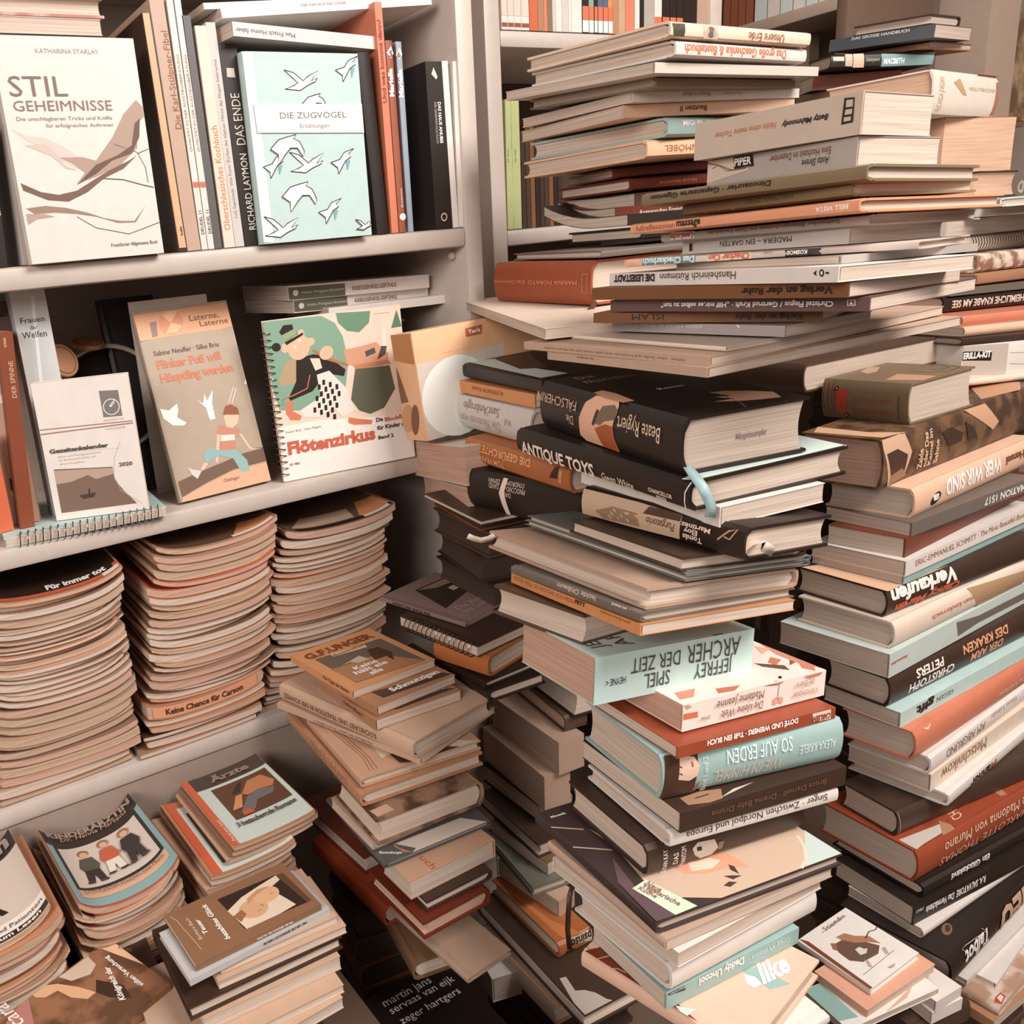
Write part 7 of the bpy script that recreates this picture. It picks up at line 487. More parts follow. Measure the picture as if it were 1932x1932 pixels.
('flinker','hard',[(0.329,1.0599,0.9614),(1.309,-0.0,0.0967)],(0.1338,0.248,0.014),'sage','page',"children's book with a boy and flying geese,facing out on the middle shelf",None,[('T','Laterne,',(0.0744,0.2266),(0.0429,0.0),(0.0,0.0077),(110,72,54),''),('T','Laterne',(0.0871,0.218),(0.0414,0.0),(0.0,0.0072),(110,72,54),''),('T','Sabine Neuffer · Silke Brix',(0.0141,0.1887),(0.0931,0.0),(0.0,0.0063),(90,62,50),''),('T','Flinker Fuß will',(0.0143,0.1719),(0.0911,0.0),(0.0,0.0109),(206,120,84),'b'),('T','Häuptling werden',(0.0145,0.154),(0.1042,0.0),(0.0,0.0115),(206,120,84),'b'),('T','Oetinger',(0.0651,0.0124),(0.0238,0.0),(0.0,0.0045),(110,70,55),'')],[('T',(226,168,128),[(0.0004,0.2429),(0.1334,0.245),(0.1334,0.2127),(0.1136,0.2106),(0.0538,0.211),(0.0004,0.2097)]),('T',(222,148,110),[(0.0654,0.2285),(0.0642,0.2246),(0.062,0.2209),(0.0587,0.2177),(0.0547,0.2152),(0.0502,0.2136),(0.0456,0.2129),(0.0411,0.2133),(0.0371,0.2147),(0.0338,0.2169),(0.0314,0.22),(0.0302,0.2235),(0.0302,0.2274),(0.0313,0.2313),(0.0336,0.235),(0.0369,0.2381),(0.0409,0.2406),(0.0453,0.2423),(0.05,0.2429),(0.0545,0.2426),(0.0585,0.2412),(0.0618,0.2389),(0.0641,0.2359),(0.0654,0.2323)]),('T',(236,190,150),[(0.0478,0.2279),(0.0381,0.2381),(0.0472,0.2433),(0.0603,0.2417)]),('T',(236,190,150),[(0.0478,0.2279),(0.0628,0.2225),(0.0529,0.2147),(0.0375,0.2149)]),('T',(70,54,50),[(0.1334,0.2337),(0.1334,0.2332),(0.1334,0.2156),(0.1334,0.2153)]),('T',(226,190,160),[(0.1334,0.2303),(0.1334,0.2255),(0.1334,0.2245),(0.1334,0.2217),(0.1334,0.2175),(0.1334,0.2206),(0.1334,0.2193),(0.1334,0.2233),(0.1334,0.2264),(0.1334,0.2262)]),('T',(150,120,110),[(0.0193,0.2314),(0.0289,0.232),(0.0256,0.2129),(0.0178,0.2121)]),('T',(108,80,62),[(0.0033,0.0271),(0.0341,0.033),(0.0696,0.0382),(0.1043,0.044),(0.1334,0.045),(0.109,0.0506),(0.1334,0.0459),(0.1334,0.0274),(0.1318,0.0269),(0.0826,0.0261),(0.0396,0.0171),(0.0036,0.0072)]),('T',(214,164,134),[(0.0031,0.0055),(0.0391,0.0154),(0.0821,0.0244),(0.1313,0.0251),(0.1334,0.0254),(0.1332,0.0004),(0.0005,0.0004)]),('T',(236,230,222),[(0.0036,0.1219),(0.0149,0.1181),(0.0282,0.1248),(0.0277,0.1158),(0.0235,0.1076),(0.0345,0.0983),(0.0298,0.0956),(0.0152,0.0983),(0.0048,0.1092)]),('T',(236,230,222),[(0.0557,0.1254),(0.0637,0.1186),(0.069,0.1305),(0.0704,0.1211),(0.082,0.1338),(0.0762,0.1164),(0.0756,0.0962),(0.0674,0.0959),(0.0661,0.1127)]),('T',(236,230,222),[(0.1295,0.1335),(0.1334,0.1409),(0.1334,0.1521),(0.1334,0.1436),(0.1334,0.1501),(0.1334,0.137),(0.1334,0.1337)]),('T',(140,76,44),[(0.0902,0.1047),(0.0936,0.1096),(0.1022,0.1109),(0.1109,0.1047),(0.1114,0.0953),(0.1056,0.0935),(0.0948,0.0992),(0.0872,0.0978)]),('T',(226,184,156),[(0.0875,0.0987),(0.1104,0.0955),(0.1064,0.0849),(0.0955,0.0795),(0.0882,0.0828)]),('T',(190,128,104),[(0.0794,0.0881),(0.0882,0.0828),(0.0972,0.0782),(0.1054,0.0776),(0.1048,0.0683),(0.096,0.0663),(0.0925,0.0502),(0.0716,0.0526),(0.0745,0.0705),(0.0726,0.0783)]),('T',(226,214,202),[(0.0774,0.0737),(0.0972,0.0708),(0.0956,0.0636),(0.0749,0.0658)]),('T',(226,184,156),[(0.0722,0.0765),(0.0765,0.0739),(0.0638,0.0394),(0.06,0.0402)]),('T',(226,184,156),[(0.1034,0.0705),(0.1073,0.0697),(0.1163,0.0491),(0.1261,0.0462),(0.1135,0.0469)]),('T',(140,170,170),[(0.0464,0.0559),(0.0558,0.0613),(0.0701,0.0548),(0.0937,0.0509),(0.1058,0.0343),(0.1057,0.0192),(0.0934,0.02),(0.0866,0.0402),(0.0682,0.0478),(0.0505,0.0422),(0.0454,0.0452)]),('T',(200,198,192),[(0.0203,0.0432),(0.0258,0.0384),(0.0383,0.0339),(0.0298,0.0248),(0.0239,0.0316)]),('T',(226,184,156),[(0.0449,0.0434),(0.0503,0.0414),(0.0401,0.0335),(0.0369,0.036)]),('T',(236,226,214),[(0.0991,0.1126),(0.1121,0.1329),(0.1128,0.1322),(0.0999,0.1121)]),('T',(236,226,214),[(0.1121,0.1329),(0.1164,0.1299),(0.1154,0.1303),(0.1128,0.1322)]),('T',(236,226,214),[(0.1164,0.1299),(0.1049,0.1112),(0.104,0.1117),(0.1154,0.1303)])],0),
('floten','spiral',[(0.4761,1.0534,0.9614),(1.501,-0.0,-0.0979)],(0.2026,0.214,0.008),'flocream','page','wire-bound music book with a dressed-up animal flautist on its cover',None,[('T','Flötenzirkus',(0.0121,0.0363),(0.131,0.0),(0.0,0.0168),(196,96,70),'B'),('T','Band 2',(0.1471,0.0342),(0.0242,0.0),(0.0,0.005),(60,42,36),'b'),('T','für Kinder ab',(0.147,0.0474),(0.0466,0.0),(0.0,0.0058),(60,42,36),'b'),('T','Die',(0.1469,0.0589),(0.0105,0.0),(0.0,0.0058),(60,42,36),'b'),('T','Blockflöte',(0.1601,0.0576),(0.0403,0.0),(0.0,0.0058),(196,96,70),'b'),('T','Rainer Butz · Hans Magolt',(0.0126,0.0651),(0.0512,0.0),(0.0,0.0026),(150,120,105),''),('T','ED 9882',(0.0121,0.0206),(0.0145,0.0),(0.0,0.003),(60,42,36),'')],[('T',(128,160,138),[(0.0014,0.2131),(0.0837,0.2117),(0.1022,0.2005),(0.1118,0.1812),(0.1156,0.1475),(0.1067,0.1114),(0.0666,0.0874),(0.0082,0.0965),(0.0029,0.1265)]),('T',(104,140,112),[(0.1055,0.2129),(0.1568,0.2099),(0.1528,0.1947),(0.1368,0.1837),(0.1188,0.1877),(0.1072,0.2)]),('T',(90,120,96),[(0.1966,0.2074),(0.2022,0.184),(0.1856,0.1835)]),('T',(236,226,218),[(0.0051,0.0749),(0.0649,0.0746),(0.1965,0.0614),(0.2004,0.0004),(0.0004,0.0008)]),('T',(176,150,116),[(0.0271,0.1592),(0.0427,0.159),(0.0364,0.1289),(0.0186,0.1278),(0.0118,0.1342)]),('T',(32,19,14),[(0.0408,0.1592),(0.065,0.1633),(0.0845,0.159),(0.1101,0.1371),(0.1068,0.1282),(0.0813,0.1355),(0.0583,0.1147),(0.0254,0.1067),(0.023,0.1107),(0.0367,0.1307)]),('T',(226,206,186),[(0.0604,0.1585),(0.0741,0.1567),(0.0763,0.1435),(0.066,0.1413)]),('T',(226,180,150),[(0.0629,0.1763),(0.0622,0.172),(0.0606,0.168),(0.058,0.1644),(0.0546,0.1615),(0.0507,0.1594),(0.0465,0.1585),(0.0424,0.1586),(0.0386,0.1599),(0.0353,0.1621),(0.0329,0.1652),(0.0313,0.169),(0.0309,0.1731),(0.0315,0.1774),(0.0332,0.1814),(0.0358,0.185),(0.0392,0.188),(0.0431,0.19),(0.0472,0.1909),(0.0513,0.1908),(0.0552,0.1896),(0.0584,0.1873),(0.0609,0.1842),(0.0624,0.1804)]),('T',(226,180,150),[(0.0703,0.1799),(0.0699,0.1785),(0.069,0.1772),(0.0678,0.1761),(0.0662,0.1753),(0.0645,0.1747),(0.0626,0.1745),(0.0609,0.1747),(0.0593,0.1752),(0.0579,0.1761),(0.057,0.1772),(0.0565,0.1784),(0.0564,0.1798),(0.0569,0.1812),(0.0577,0.1825),(0.059,0.1836),(0.0605,0.1845),(0.0623,0.185),(0.0641,0.1852),(0.0659,0.185),(0.0675,0.1845),(0.0688,0.1837),(0.0698,0.1826),(0.0703,0.1813)]),('T',(226,180,150),[(0.0334,0.1764),(0.0331,0.1748),(0.0324,0.1733),(0.0314,0.172),(0.0301,0.1709),(0.0286,0.1703),(0.0271,0.17),(0.0256,0.1702),(0.0242,0.1708),(0.0231,0.1717),(0.0223,0.173),(0.0218,0.1745),(0.0218,0.1761),(0.0221,0.1777),(0.0228,0.1792),(0.0238,0.1805),(0.0251,0.1815),(0.0266,0.1822),(0.0281,0.1825),(0.0296,0.1823),(0.031,0.1817),(0.0321,0.1807),(0.0329,0.1795),(0.0334,0.178)]),('T',(226,180,150),[(0.0572,0.1918),(0.0568,0.1904),(0.0562,0.1892),(0.0553,0.1881),(0.0542,0.1873),(0.053,0.1868),(0.0517,0.1867),(0.0505,0.1869),(0.0494,0.1875),(0.0484,0.1884),(0.0478,0.1896),(0.0474,0.1909),(0.0474,0.1922),(0.0477,0.1936),(0.0483,0.1949),(0.0492,0.1959),(0.0503,0.1967),(0.0515,0.1972),(0.0528,0.1973),(0.0541,0.1971),(0.0552,0.1965),(0.0561,0.1956),(0.0568,0.1945),(0.0571,0.1932)]),('T',(32,19,14),[(0.0217,0.1779),(0.0212,0.1765),(0.0204,0.1752),(0.0192,0.1742),(0.0178,0.1734),(0.0162,0.1731),(0.0146,0.1731),(0.013,0.1735),(0.0116,0.1742),(0.0104,0.1753),(0.0096,0.1766),(0.0092,0.178),(0.0092,0.1795),(0.0096,0.1809),(0.0104,0.1822),(0.0116,0.1832),(0.013,0.1839),(0.0146,0.1843),(0.0162,0.1843),(0.0178,0.1839),(0.0192,0.1831),(0.0204,0.1821),(0.0212,0.1808),(0.0217,0.1794)]),('T',(32,19,14),[(0.0277,0.1834),(0.0554,0.1934),(0.0549,0.1899),(0.03,0.1795)]),('T',(32,19,14),[(0.022,0.1974),(0.0289,0.2055),(0.0415,0.2054),(0.0425,0.1985),(0.0475,0.1926),(0.0299,0.1858)]),('T',(150,160,120),[(0.0242,0.1927),(0.0435,0.1993),(0.0465,0.1927),(0.03,0.1861)]),('T',(176,110,70),[(0.067,0.1703),(0.0849,0.1571),(0.083,0.1536),(0.0646,0.1671)]),('T',(176,110,70),[(0.0849,0.1571),(0.1156,0.1439),(0.1141,0.1402),(0.083,0.1536)]),('T',(226,180,150),[(0.0952,0.1631),(0.0945,0.1608),(0.0932,0.1585),(0.0913,0.1566),(0.089,0.155),(0.0864,0.154),(0.0837,0.1536),(0.0812,0.1537),(0.0788,0.1545),(0.0769,0.1558),(0.0755,0.1576),(0.0748,0.1597),(0.0748,0.1621),(0.0755,0.1644),(0.0768,0.1666),(0.0786,0.1686),(0.0809,0.1701),(0.0835,0.1711),(0.0862,0.1716),(0.0888,0.1714),(0.0911,0.1706),(0.093,0.1693),(0.0944,0.1675),(0.0951,0.1654)]),('T',(236,230,220),[(0.051,0.1832),(0.0509,0.1827),(0.0506,0.1823),(0.0503,0.182),(0.0498,0.1818),(0.0494,0.1817),(0.0488,0.1817),(0.0484,0.1818),(0.0479,0.182),(0.0476,0.1823),(0.0473,0.1827),(0.0472,0.1832),(0.0472,0.1837),(0.0473,0.1841),(0.0476,0.1845),(0.0479,0.1848),(0.0483,0.1851),(0.0488,0.1852),(0.0493,0.1852),(0.0498,0.1851),(0.0503,0.1848),(0.0506,0.1845),(0.0509,0.1841),(0.051,0.1837)]),('T',(236,230,220),[(0.0435,0.1755),(0.0433,0.175),(0.0431,0.1746),(0.0427,0.1743),(0.0423,0.1741),(0.0418,0.174),(0.0413,0.174),(0.0408,0.1741),(0.0404,0.1743),(0.04,0.1747),(0.0398,0.1751),(0.0396,0.1755),(0.0396,0.176),(0.0398,0.1764),(0.04,0.1768),(0.0404,0.1772),(0.0408,0.1774),(0.0413,0.1775),(0.0418,0.1775),(0.0423,0.1774),(0.0427,0.1771),(0.0431,0.1768),(0.0433,0.1764),(0.0435,0.176)]),('T',(226,216,206),[(0.0672,0.1356),(0.0858,0.1386),(0.1087,0.1111),(0.1171,0.0796),(0.0975,0.0732),(0.0851,0.0883),(0.0654,0.0783),(0.0417,0.082),(0.0371,0.092),(0.0691,0.1057),(0.0677,0.1245)]),('T',(206,120,88),[(0.0194,0.1058),(0.0292,0.1061),(0.0255,0.0938),(0.0381,0.0844),(0.0353,0.0793),(0.0218,0.0815),(0.0163,0.0916)]),('T',(206,120,88),[(0.1056,0.0719),(0.1218,0.0674),(0.1413,0.0624),(0.1396,0.0569),(0.1125,0.0603),(0.1047,0.0644)]),('T',(92,92,74),[(0.1243,0.1352),(0.1769,0.1337),(0.1815,0.1006),(0.1613,0.0766),(0.1393,0.0714),(0.1233,0.0786),(0.1129,0.0954)]),('T',(206,150,120),[(0.1094,0.1631),(0.1386,0.165),(0.1599,0.1679),(0.1769,0.1507),(0.175,0.1358),(0.1248,0.1388),(0.1131,0.1441)]),('T',(196,128,96),[(0.123,0.1409),(0.1757,0.1414),(0.1793,0.1353),(0.1243,0.1352)]),('T',(226,216,206),[(0.1707,0.1871),(0.178,0.1862),(0.1759,0.1603),(0.1686,0.1612)]),('T',(80,72,84),[(0.1417,0.1571),(0.1569,0.1608),(0.158,0.1532),(0.1428,0.1495)]),('T',(80,66,60),[(0.1675,0.1613),(0.1759,0.1603),(0.1724,0.1494),(0.159,0.1436)]),('T',(190,110,90),[(0.0581,0.1367),(0.0515,0.1189),(0.0505,0.1201),(0.0567,0.1372)]),('T',(190,110,90),[(0.0515,0.1189),(0.0305,0.1126),(0.0301,0.1141),(0.0505,0.1201)]),('T',(190,110,90),[(0.0305,0.1126),(0.0146,0.1096),(0.0137,0.1109),(0.0301,0.1141)]),('T',(190,110,90),[(0.0146,0.1096),(0.0158,0.1029),(0.0143,0.1027),(0.0137,0.1109)]),('T',(150,170,150),[(0.1605,0.206),(0.1856,0.2051),(0.1856,0.2047),(0.1604,0.2056)]),('T',(32,19,14),[(0.0668,0.1224),(0.0708,0.1225),(0.0703,0.1156),(0.0662,0.1154)]),('T',(32,19,14),[(0.0615,0.1076),(0.0656,0.1077),(0.065,0.1008),(0.061,0.1006)]),('T',(32,19,14),[(0.0562,0.0928),(0.0603,0.0929),(0.0597,0.0859),(0.0557,0.0858)]),('T',(32,19,14),[(0.074,0.1276),(0.078,0.1278),(0.0775,0.1208),(0.0734,0.1207)]),('T',(32,19,14),[(0.0687,0.1128),(0.0728,0.113),(0.0722,0.106),(0.0681,0.1059)]),('T',(32,19,14),[(0.0634,0.098),(0.0675,0.0981),(0.0669,0.0911),(0.0629,0.091)]),('T',(32,19,14),[(0.0759,0.1181),(0.08,0.1183),(0.0794,0.1113),(0.0753,0.1111)]),('T',(32,19,14),[(0.0706,0.1033),(0.0747,0.1034),(0.0741,0.0964),(0.0701,0.0963)]),('T',(32,19,14),[(0.0653,0.0884),(0.0694,0.0885),(0.0688,0.0815),(0.0648,0.0814)]),('T',(32,19,14),[(0.0831,0.1234),(0.0872,0.1235),(0.0866,0.1166),(0.0825,0.1164)]),('T',(32,19,14),[(0.0778,0.1085),(0.0819,0.1087),(0.0814,0.1017),(0.0773,0.1015)]),('T',(32,19,14),[(0.0725,0.0936),(0.0766,0.0938),(0.0761,0.0867),(0.072,0.0866)]),('T',(32,19,14),[(0.085,0.1138),(0.0892,0.114),(0.0886,0.1069),(0.0845,0.1068)]),('T',(32,19,14),[(0.0798,0.0989),(0.0839,0.099),(0.0833,0.092),(0.0792,0.0919)]),('T',(32,19,14),[(0.0745,0.084),(0.0786,0.0841),(0.078,0.077),(0.0739,0.0769)]),('T',(32,19,14),[(0.0923,0.1191),(0.0964,0.1193),(0.0959,0.1122),(0.0918,0.1121)]),('T',(32,19,14),[(0.087,0.1042),(0.0911,0.1043),(0.0906,0.0973),(0.0865,0.0971)]),('T',(32,19,14),[(0.0817,0.0892),(0.0858,0.0893),(0.0853,0.0823),(0.0812,0.0822)]),('T',(32,19,14),[(0.0943,0.1095),(0.0984,0.1096),(0.0979,0.1026),(0.0938,0.1024)]),('T',(32,19,14),[(0.089,0.0945),(0.0931,0.0946),(0.0926,0.0876),(0.0885,0.0874)]),('T',(32,19,14),[(0.0837,0.0795),(0.0878,0.0796),(0.0873,0.0725),(0.0832,0.0724)])],0),
('pinkboard','hard',[(0.1117,1.1067,0.9734),(1.5708,-0.0,-0.3469)],(0.0567,0.198,0.01),'blush','page','blush board book with a bird at the left of the middle shelf',None,[],[('T',(60,44,38),[(0.0313,0.0578),(0.0385,0.0501),(0.0491,0.0341),(0.04,0.0327),(0.0307,0.0426)]),('T',(206,200,190),[(0.03,0.0427),(0.0385,0.033),(0.035,0.0317),(0.0295,0.0359)]),('T',(176,156,140),[(0.0291,0.0257),(0.0438,0.0271),(0.0522,0.012),(0.0471,0.0023),(0.0264,0.0035)]),('T',(236,220,204),[(0.0402,0.1557),(0.0469,0.1581),(0.0425,0.1514),(0.0461,0.1461),(0.0384,0.1463)]),('T',(80,56,46),[(0.0411,0.0534),(0.0473,0.0439),(0.0465,0.0437),(0.0404,0.0529)]),('T',(80,56,46),[(0.0473,0.0439),(0.047,0.0335),(0.0462,0.0336),(0.0465,0.0437)])],0),
('orangeboard','hard',[(0.0924,1.0639,0.9734),(1.5708,-0.0,0.148)],(0.036,0.116,0.006),'orangered2','page','orange board book at the very left of the middle shelf',None,[],[],0),
('homo','paper',[(0.6784,1.0413,1.4939),(0.0191,-0.0013,1.697)],(0.1392,0.2175,0.0149),'ltgrey2','page','pale grey paperback lying across the tops of the standing books',None,[('S','Max Frisch Homo faber',(0.1322,0.0089),(0.0821,0.0),(0.0,-0.0048),(120,110,104),'')],[],0),
('papyrus','paper',[(0.7694,1.0506,1.5518),(-0.0948,0.0111,1.6028)],(0.209,0.3079,0.0109),'white','page','white softcover lying above the pale grey paperback at the top edge',None,[('S','DER PAPYRUS DES CÄSAR',(0.1998,0.007),(-0.0654,0.0),(0.0,0.0034),(160,140,130),'')],[],0),
('papyrus2','paper',[(0.7322,1.0544,1.5556),(-0.079,0.0068,1.5962)],(0.1957,0.2883,0.0067),'white','page','second white softcover at the very top edge of the photo',None,[],[],0),
('topgrey','paper',[(0.073,1.1964,1.502),(-0.004,0.0024,-1.5756)],(0.1545,0.2472,0.0162),'ltgrey','page','pale grey softcover lying above the white style guide',None,[],[],0),
('toppink','hard',[(0.0962,1.1988,1.5195),(-0.0031,0.0036,-1.5818)],(0.1536,0.2304,0.0207),'pinkmix','page','pink patterned book lying on the pale grey softcover at top left',None,[],[],0),
('kriegs','paper',[(0.7787,1.1101,1.1889),(0.0247,-0.0179,1.5896)],(0.1507,0.2375,0.0192),'white','page','white and green paperback lying behind the music book,upper of two alike','white and green paperbacks',[('S','KRIEGSENKELGEFÜHLE',(0.1352,0.0064),(-0.0753,0.0),(0.0,0.007),(150,120,110),'b'),('S','Heike Pöngsen-Kleefeld',(0.2167,0.0078),(-0.0672,0.0),(0.0,0.0033),(200,206,196),'')],[('S',(96,92,76),[(0.2371,0.0174),(0.1466,0.0169),(0.1471,0.0004),(0.2369,0.001)]),('S',(214,214,206),[(0.2219,0.0095),(0.2222,0.0085),(0.2227,0.0075),(0.2234,0.0067),(0.2244,0.0061),(0.2254,0.0057),(0.2265,0.0056),(0.2276,0.0058),(0.2286,0.0062),(0.2294,0.0069),(0.23,0.0078),(0.2304,0.0087),(0.2304,0.0098),(0.2302,0.0108),(0.2297,0.0118),(0.229,0.0126),(0.228,0.0132),(0.227,0.0135),(0.2258,0.0136),(0.2247,0.0135),(0.2238,0.013),(0.2229,0.0124),(0.2223,0.0115),(0.222,0.0105)])],0),
('kriegs2','paper',[(0.7867,1.1258,1.1699),(0.0306,-0.0036,1.6508)],(0.1425,0.2394,0.0181),'white','page','white and green paperback lying behind the music book,lower of two alike','white and green paperbacks',[('S','KRIEGSENKELGEFÜHLE',(0.1367,0.0072),(-0.0765,0.0),(0.0,0.0065),(150,120,110),'b'),('S','Heike Pöngsen-Kleefeld',(0.2177,0.0081),(-0.0672,0.0),(0.0,0.0033),(200,206,196),'')],[('S',(96,92,76),[(0.2387,0.0165),(0.1498,0.0169),(0.1499,0.0006),(0.2388,0.0017)]),('S',(214,214,206),[(0.2225,0.009),(0.2228,0.008),(0.2233,0.007),(0.2241,0.0063),(0.2251,0.0057),(0.2262,0.0053),(0.2273,0.0053),(0.2285,0.0054),(0.2295,0.0059),(0.2304,0.0065),(0.231,0.0073),(0.2314,0.0083),(0.2314,0.0093),(0.2312,0.0103),(0.2307,0.0112),(0.2299,0.012),(0.2289,0.0125),(0.2278,0.0129),(0.2266,0.013),(0.2255,0.0128),(0.2245,0.0124),(0.2236,0.0117),(0.223,0.0109),(0.2226,0.01)])],0),
('kriegs3','paper',[(0.7952,1.0902,1.1648),(0.0112,-0.001,1.5703)],(0.1344,0.2016,0.012),'white','page','white softcover under the two white and green paperbacks',None,[],[],0),
('ringcal','spiral',[(0.3015,1.0166,0.9612),(0.001,-0.0004,1.482)],(0.15,0.1902,0.0111),'mint2','page','mint wire-bound calendar lying at the front of the middle shelf',None,[],[],0),
('yeos','box',[(0.6416,0.9414,1.0019),(-0.0907,-0.0346,0.0259)],(0.2324,0.0481,0.1431),'yeos','page','yellow-orange food carton with a white brand word and photo panel',None,[('A',"Yeo's",(0.091,0.1271),(0.0208,0.0),(0.0,0.0056),(240,232,225),'B'),('A','Ananas in Stücken',(0.0446,0.1086),(0.0496,0.0),(0.0,0.0032),(236,200,170),'')],[('A',(206,192,180),[(0.0004,0.1015),(0.1499,0.1048),(0.132,0.0004),(0.0027,0.0004)]),('A',(232,232,224),[(0.1201,0.0477),(0.1168,0.034),(0.1098,0.0213),(0.0993,0.0106),(0.0862,0.0025),(0.0714,-0.0023),(0.0558,-0.0036),(0.0406,-0.0012),(0.0267,0.0046),(0.0151,0.0136),(0.0066,0.025),(0.0018,0.0381),(0.001,0.052),(0.0042,0.0658),(0.0113,0.0784),(0.0217,0.0892),(0.0348,0.0972),(0.0497,0.102),(0.0652,0.1033),(0.0805,0.1009),(0.0944,0.0951),(0.106,0.0861),(0.1145,0.0747),(0.1193,0.0616)]),('A',(176,96,60),[(0.0875,0.1343),(0.1169,0.1357),(0.1141,0.1237),(0.087,0.1234)]),('S',(184,128,80),[(0.0477,0.1427),(0.0031,0.1418),(0.0022,0.1017),(0.0477,0.1088)]),('S',(120,86,60),[(0.0456,0.1009),(0.0364,0.0749),(0.0293,0.0526),(0.0462,0.0507),(0.0477,0.075)]),('S',(190,140,100),[(0.0235,0.0322),(0.0248,0.0272),(0.027,0.0224),(0.0299,0.0181),(0.0332,0.0146),(0.0368,0.0122),(0.0404,0.011),(0.0438,0.0111),(0.0467,0.0125),(0.0489,0.0151),(0.0504,0.0187),(0.0509,0.0231),(0.0505,0.0279),(0.0491,0.0329),(0.0469,0.0377),(0.0441,0.042),(0.0408,0.0455),(0.0372,0.0479),(0.0335,0.0491),(0.0302,0.049),(0.0273,0.0476),(0.025,0.045),(0.0236,0.0414),(0.0231,0.037)]),('S',(120,76,50),[(0.0107,0.0287),(0.0123,0.0233),(0.0143,0.0183),(0.0167,0.014),(0.0193,0.0107),(0.0219,0.0086),(0.0244,0.0078),(0.0265,0.0085),(0.0282,0.0105),(0.0293,0.0137),(0.0297,0.018),(0.0295,0.023),(0.0285,0.0283),(0.027,0.0337),(0.025,0.0387),(0.0226,0.043),(0.02,0.0464),(0.0174,0.0485),(0.0149,0.0492),(0.0128,0.0486),(0.0111,0.0465),(0.01,0.0433),(0.0096,0.039),(0.0098,0.0341)])],0),
('blk1','paper',[(0.7994,1.0097,0.9318),(0.1405,0.007,2.8998)],(0.12,0.192,0.0494),'white','pink','paperback with pink-beige page block,upper one under the yellow carton','page blocks under the carton',[],[],0),
('blk2','paper',[(0.8119,1.0019,0.901),(0.146,0.0048,2.828)],(0.12,0.1951,0.0251),'white','pink','paperback with pink-beige page block,lower one under the yellow carton','page blocks under the carton',[],[],0),
('lefta','paper',[(0.2002,1.2448,1.2365),(0.0121,-0.0032,1.5708)],(0.14,0.2,0.0183),'teal','page','teal book end at the left edge above the middle shelf',None,[],[],0),
('leftb','paper',[(0.1883,1.16,1.2168),(0.0087,-0.0031,1.5708)],(0.14,0.2,0.0151),'olive','page','olive book end at the left edge above the middle shelf',None,[],[],0),
('leftc','paper',[(0.1818,1.1227,1.1979),(0.0093,-0.0022,1.5708)],(0.14,0.2,0.0175),'mauve','page','mauve book end at the left edge above the middle shelf',None,[],[],0),
('note','paper',[(0.3265,1.132,0.9614),(1.5708,-0.0,0.0)],(0.1065,0.254,0.002),'greyp','page','grey paper note standing behind the geese book',None,[],[],0),
('blackback','hard',[(0.3102,1.1756,0.9614),(1.3352,-0.0,0.0)],(0.0784,0.262,0.016),'black','page','black book leaning in shadow behind the geese book',None,[],[],0),
('row0','paper',[(1.015,1.204,1.566),(1.5708,-0.0,1.5708)],(0.14,0.19,0.0117),'white','page','white spine with rust foot,first from the left post on the top back shelf','spines on the top shelf of the back bookcase',[],[('S',(150,70,48),[(0.004,0.0006),(0.01,0.0006),(0.01,0.0111),(0.004,0.0111)]),('S',(222,196,184),[(0.02,0.0006),(0.08,0.0006),(0.08,0.0111),(0.02,0.0111)])],0),
('row1','paper',[(1.0273,1.204,1.566),(1.5708,-0.0,1.5708)],(0.14,0.226,0.0124),'white','page','white spine with rust foot,second from the left post on the top back shelf','spines on the top shelf of the back bookcase',[],[('S',(150,70,48),[(0.004,0.0006),(0.01,0.0006),(0.01,0.0118),(0.004,0.0118)]),('S',(222,196,184),[(0.02,0.0006),(0.08,0.0006),(0.08,0.0118),(0.02,0.0118)])],0),
('row2','paper',[(1.0402,1.204,1.566),(1.5708,-0.0,1.5708)],(0.14,0.214,0.0148),'white','page','white spine with rust foot,third from the left post on the top back shelf','spines on the top shelf of the back bookcase',[],[('S',(150,70,48),[(0.004,0.0006),(0.01,0.0006),(0.01,0.0142),(0.004,0.0142)]),('S',(222,196,184),[(0.02,0.0006),(0.08,0.0006),(0.08,0.0142),(0.02,0.0142)])],0),
('row3','paper',[(1.0556,1.204,1.566),(1.5708,-0.0,1.5708)],(0.14,0.202,0.0161),'white','page','white spine with rust foot,fourth from the left post on the top back shelf','spines on the top shelf of the back bookcase',[],[('S',(150,70,48),[(0.004,0.0006),(0.01,0.0006),(0.01,0.0155),(0.004,0.0155)]),('S',(222,196,184),[(0.02,0.0006),(0.08,0.0006),(0.08,0.0155),(0.02,0.0155)])],0),
('row4','paper',[(1.0728,1.204,1.566),(1.5708,-0.0,1.5708)],(0.14,0.19,0.0177),'salmonr2','page','rust-red spine,fifth from the left post on the top back shelf','spines on the top shelf of the back bookcase',[],[],0),
('row5','paper',[(1.0911,1.204,1.566),(1.5708,-0.0,1.5708)],(0.14,0.226,0.012),'brownl','page','brown spine,sixth from the left post on the top back shelf','spines on the top shelf of the back bookcase',[],[],0),
('row6','paper',[(1.1037,1.204,1.566),(1.5708,-0.0,1.5708)],(0.14,0.214,0.0071),'salmonr','page','thin orange spine,seventh from the left post on the top back shelf','spines on the top shelf of the back bookcase',[],[],0),
('row7','paper',[(1.1114,1.204,1.566),(1.5708,-0.0,1.5708)],(0.14,0.202,0.0101),'olive','page','olive spine,eighth from the left post on the top back shelf','spines on the top shelf of the back bookcase',[],[],0),
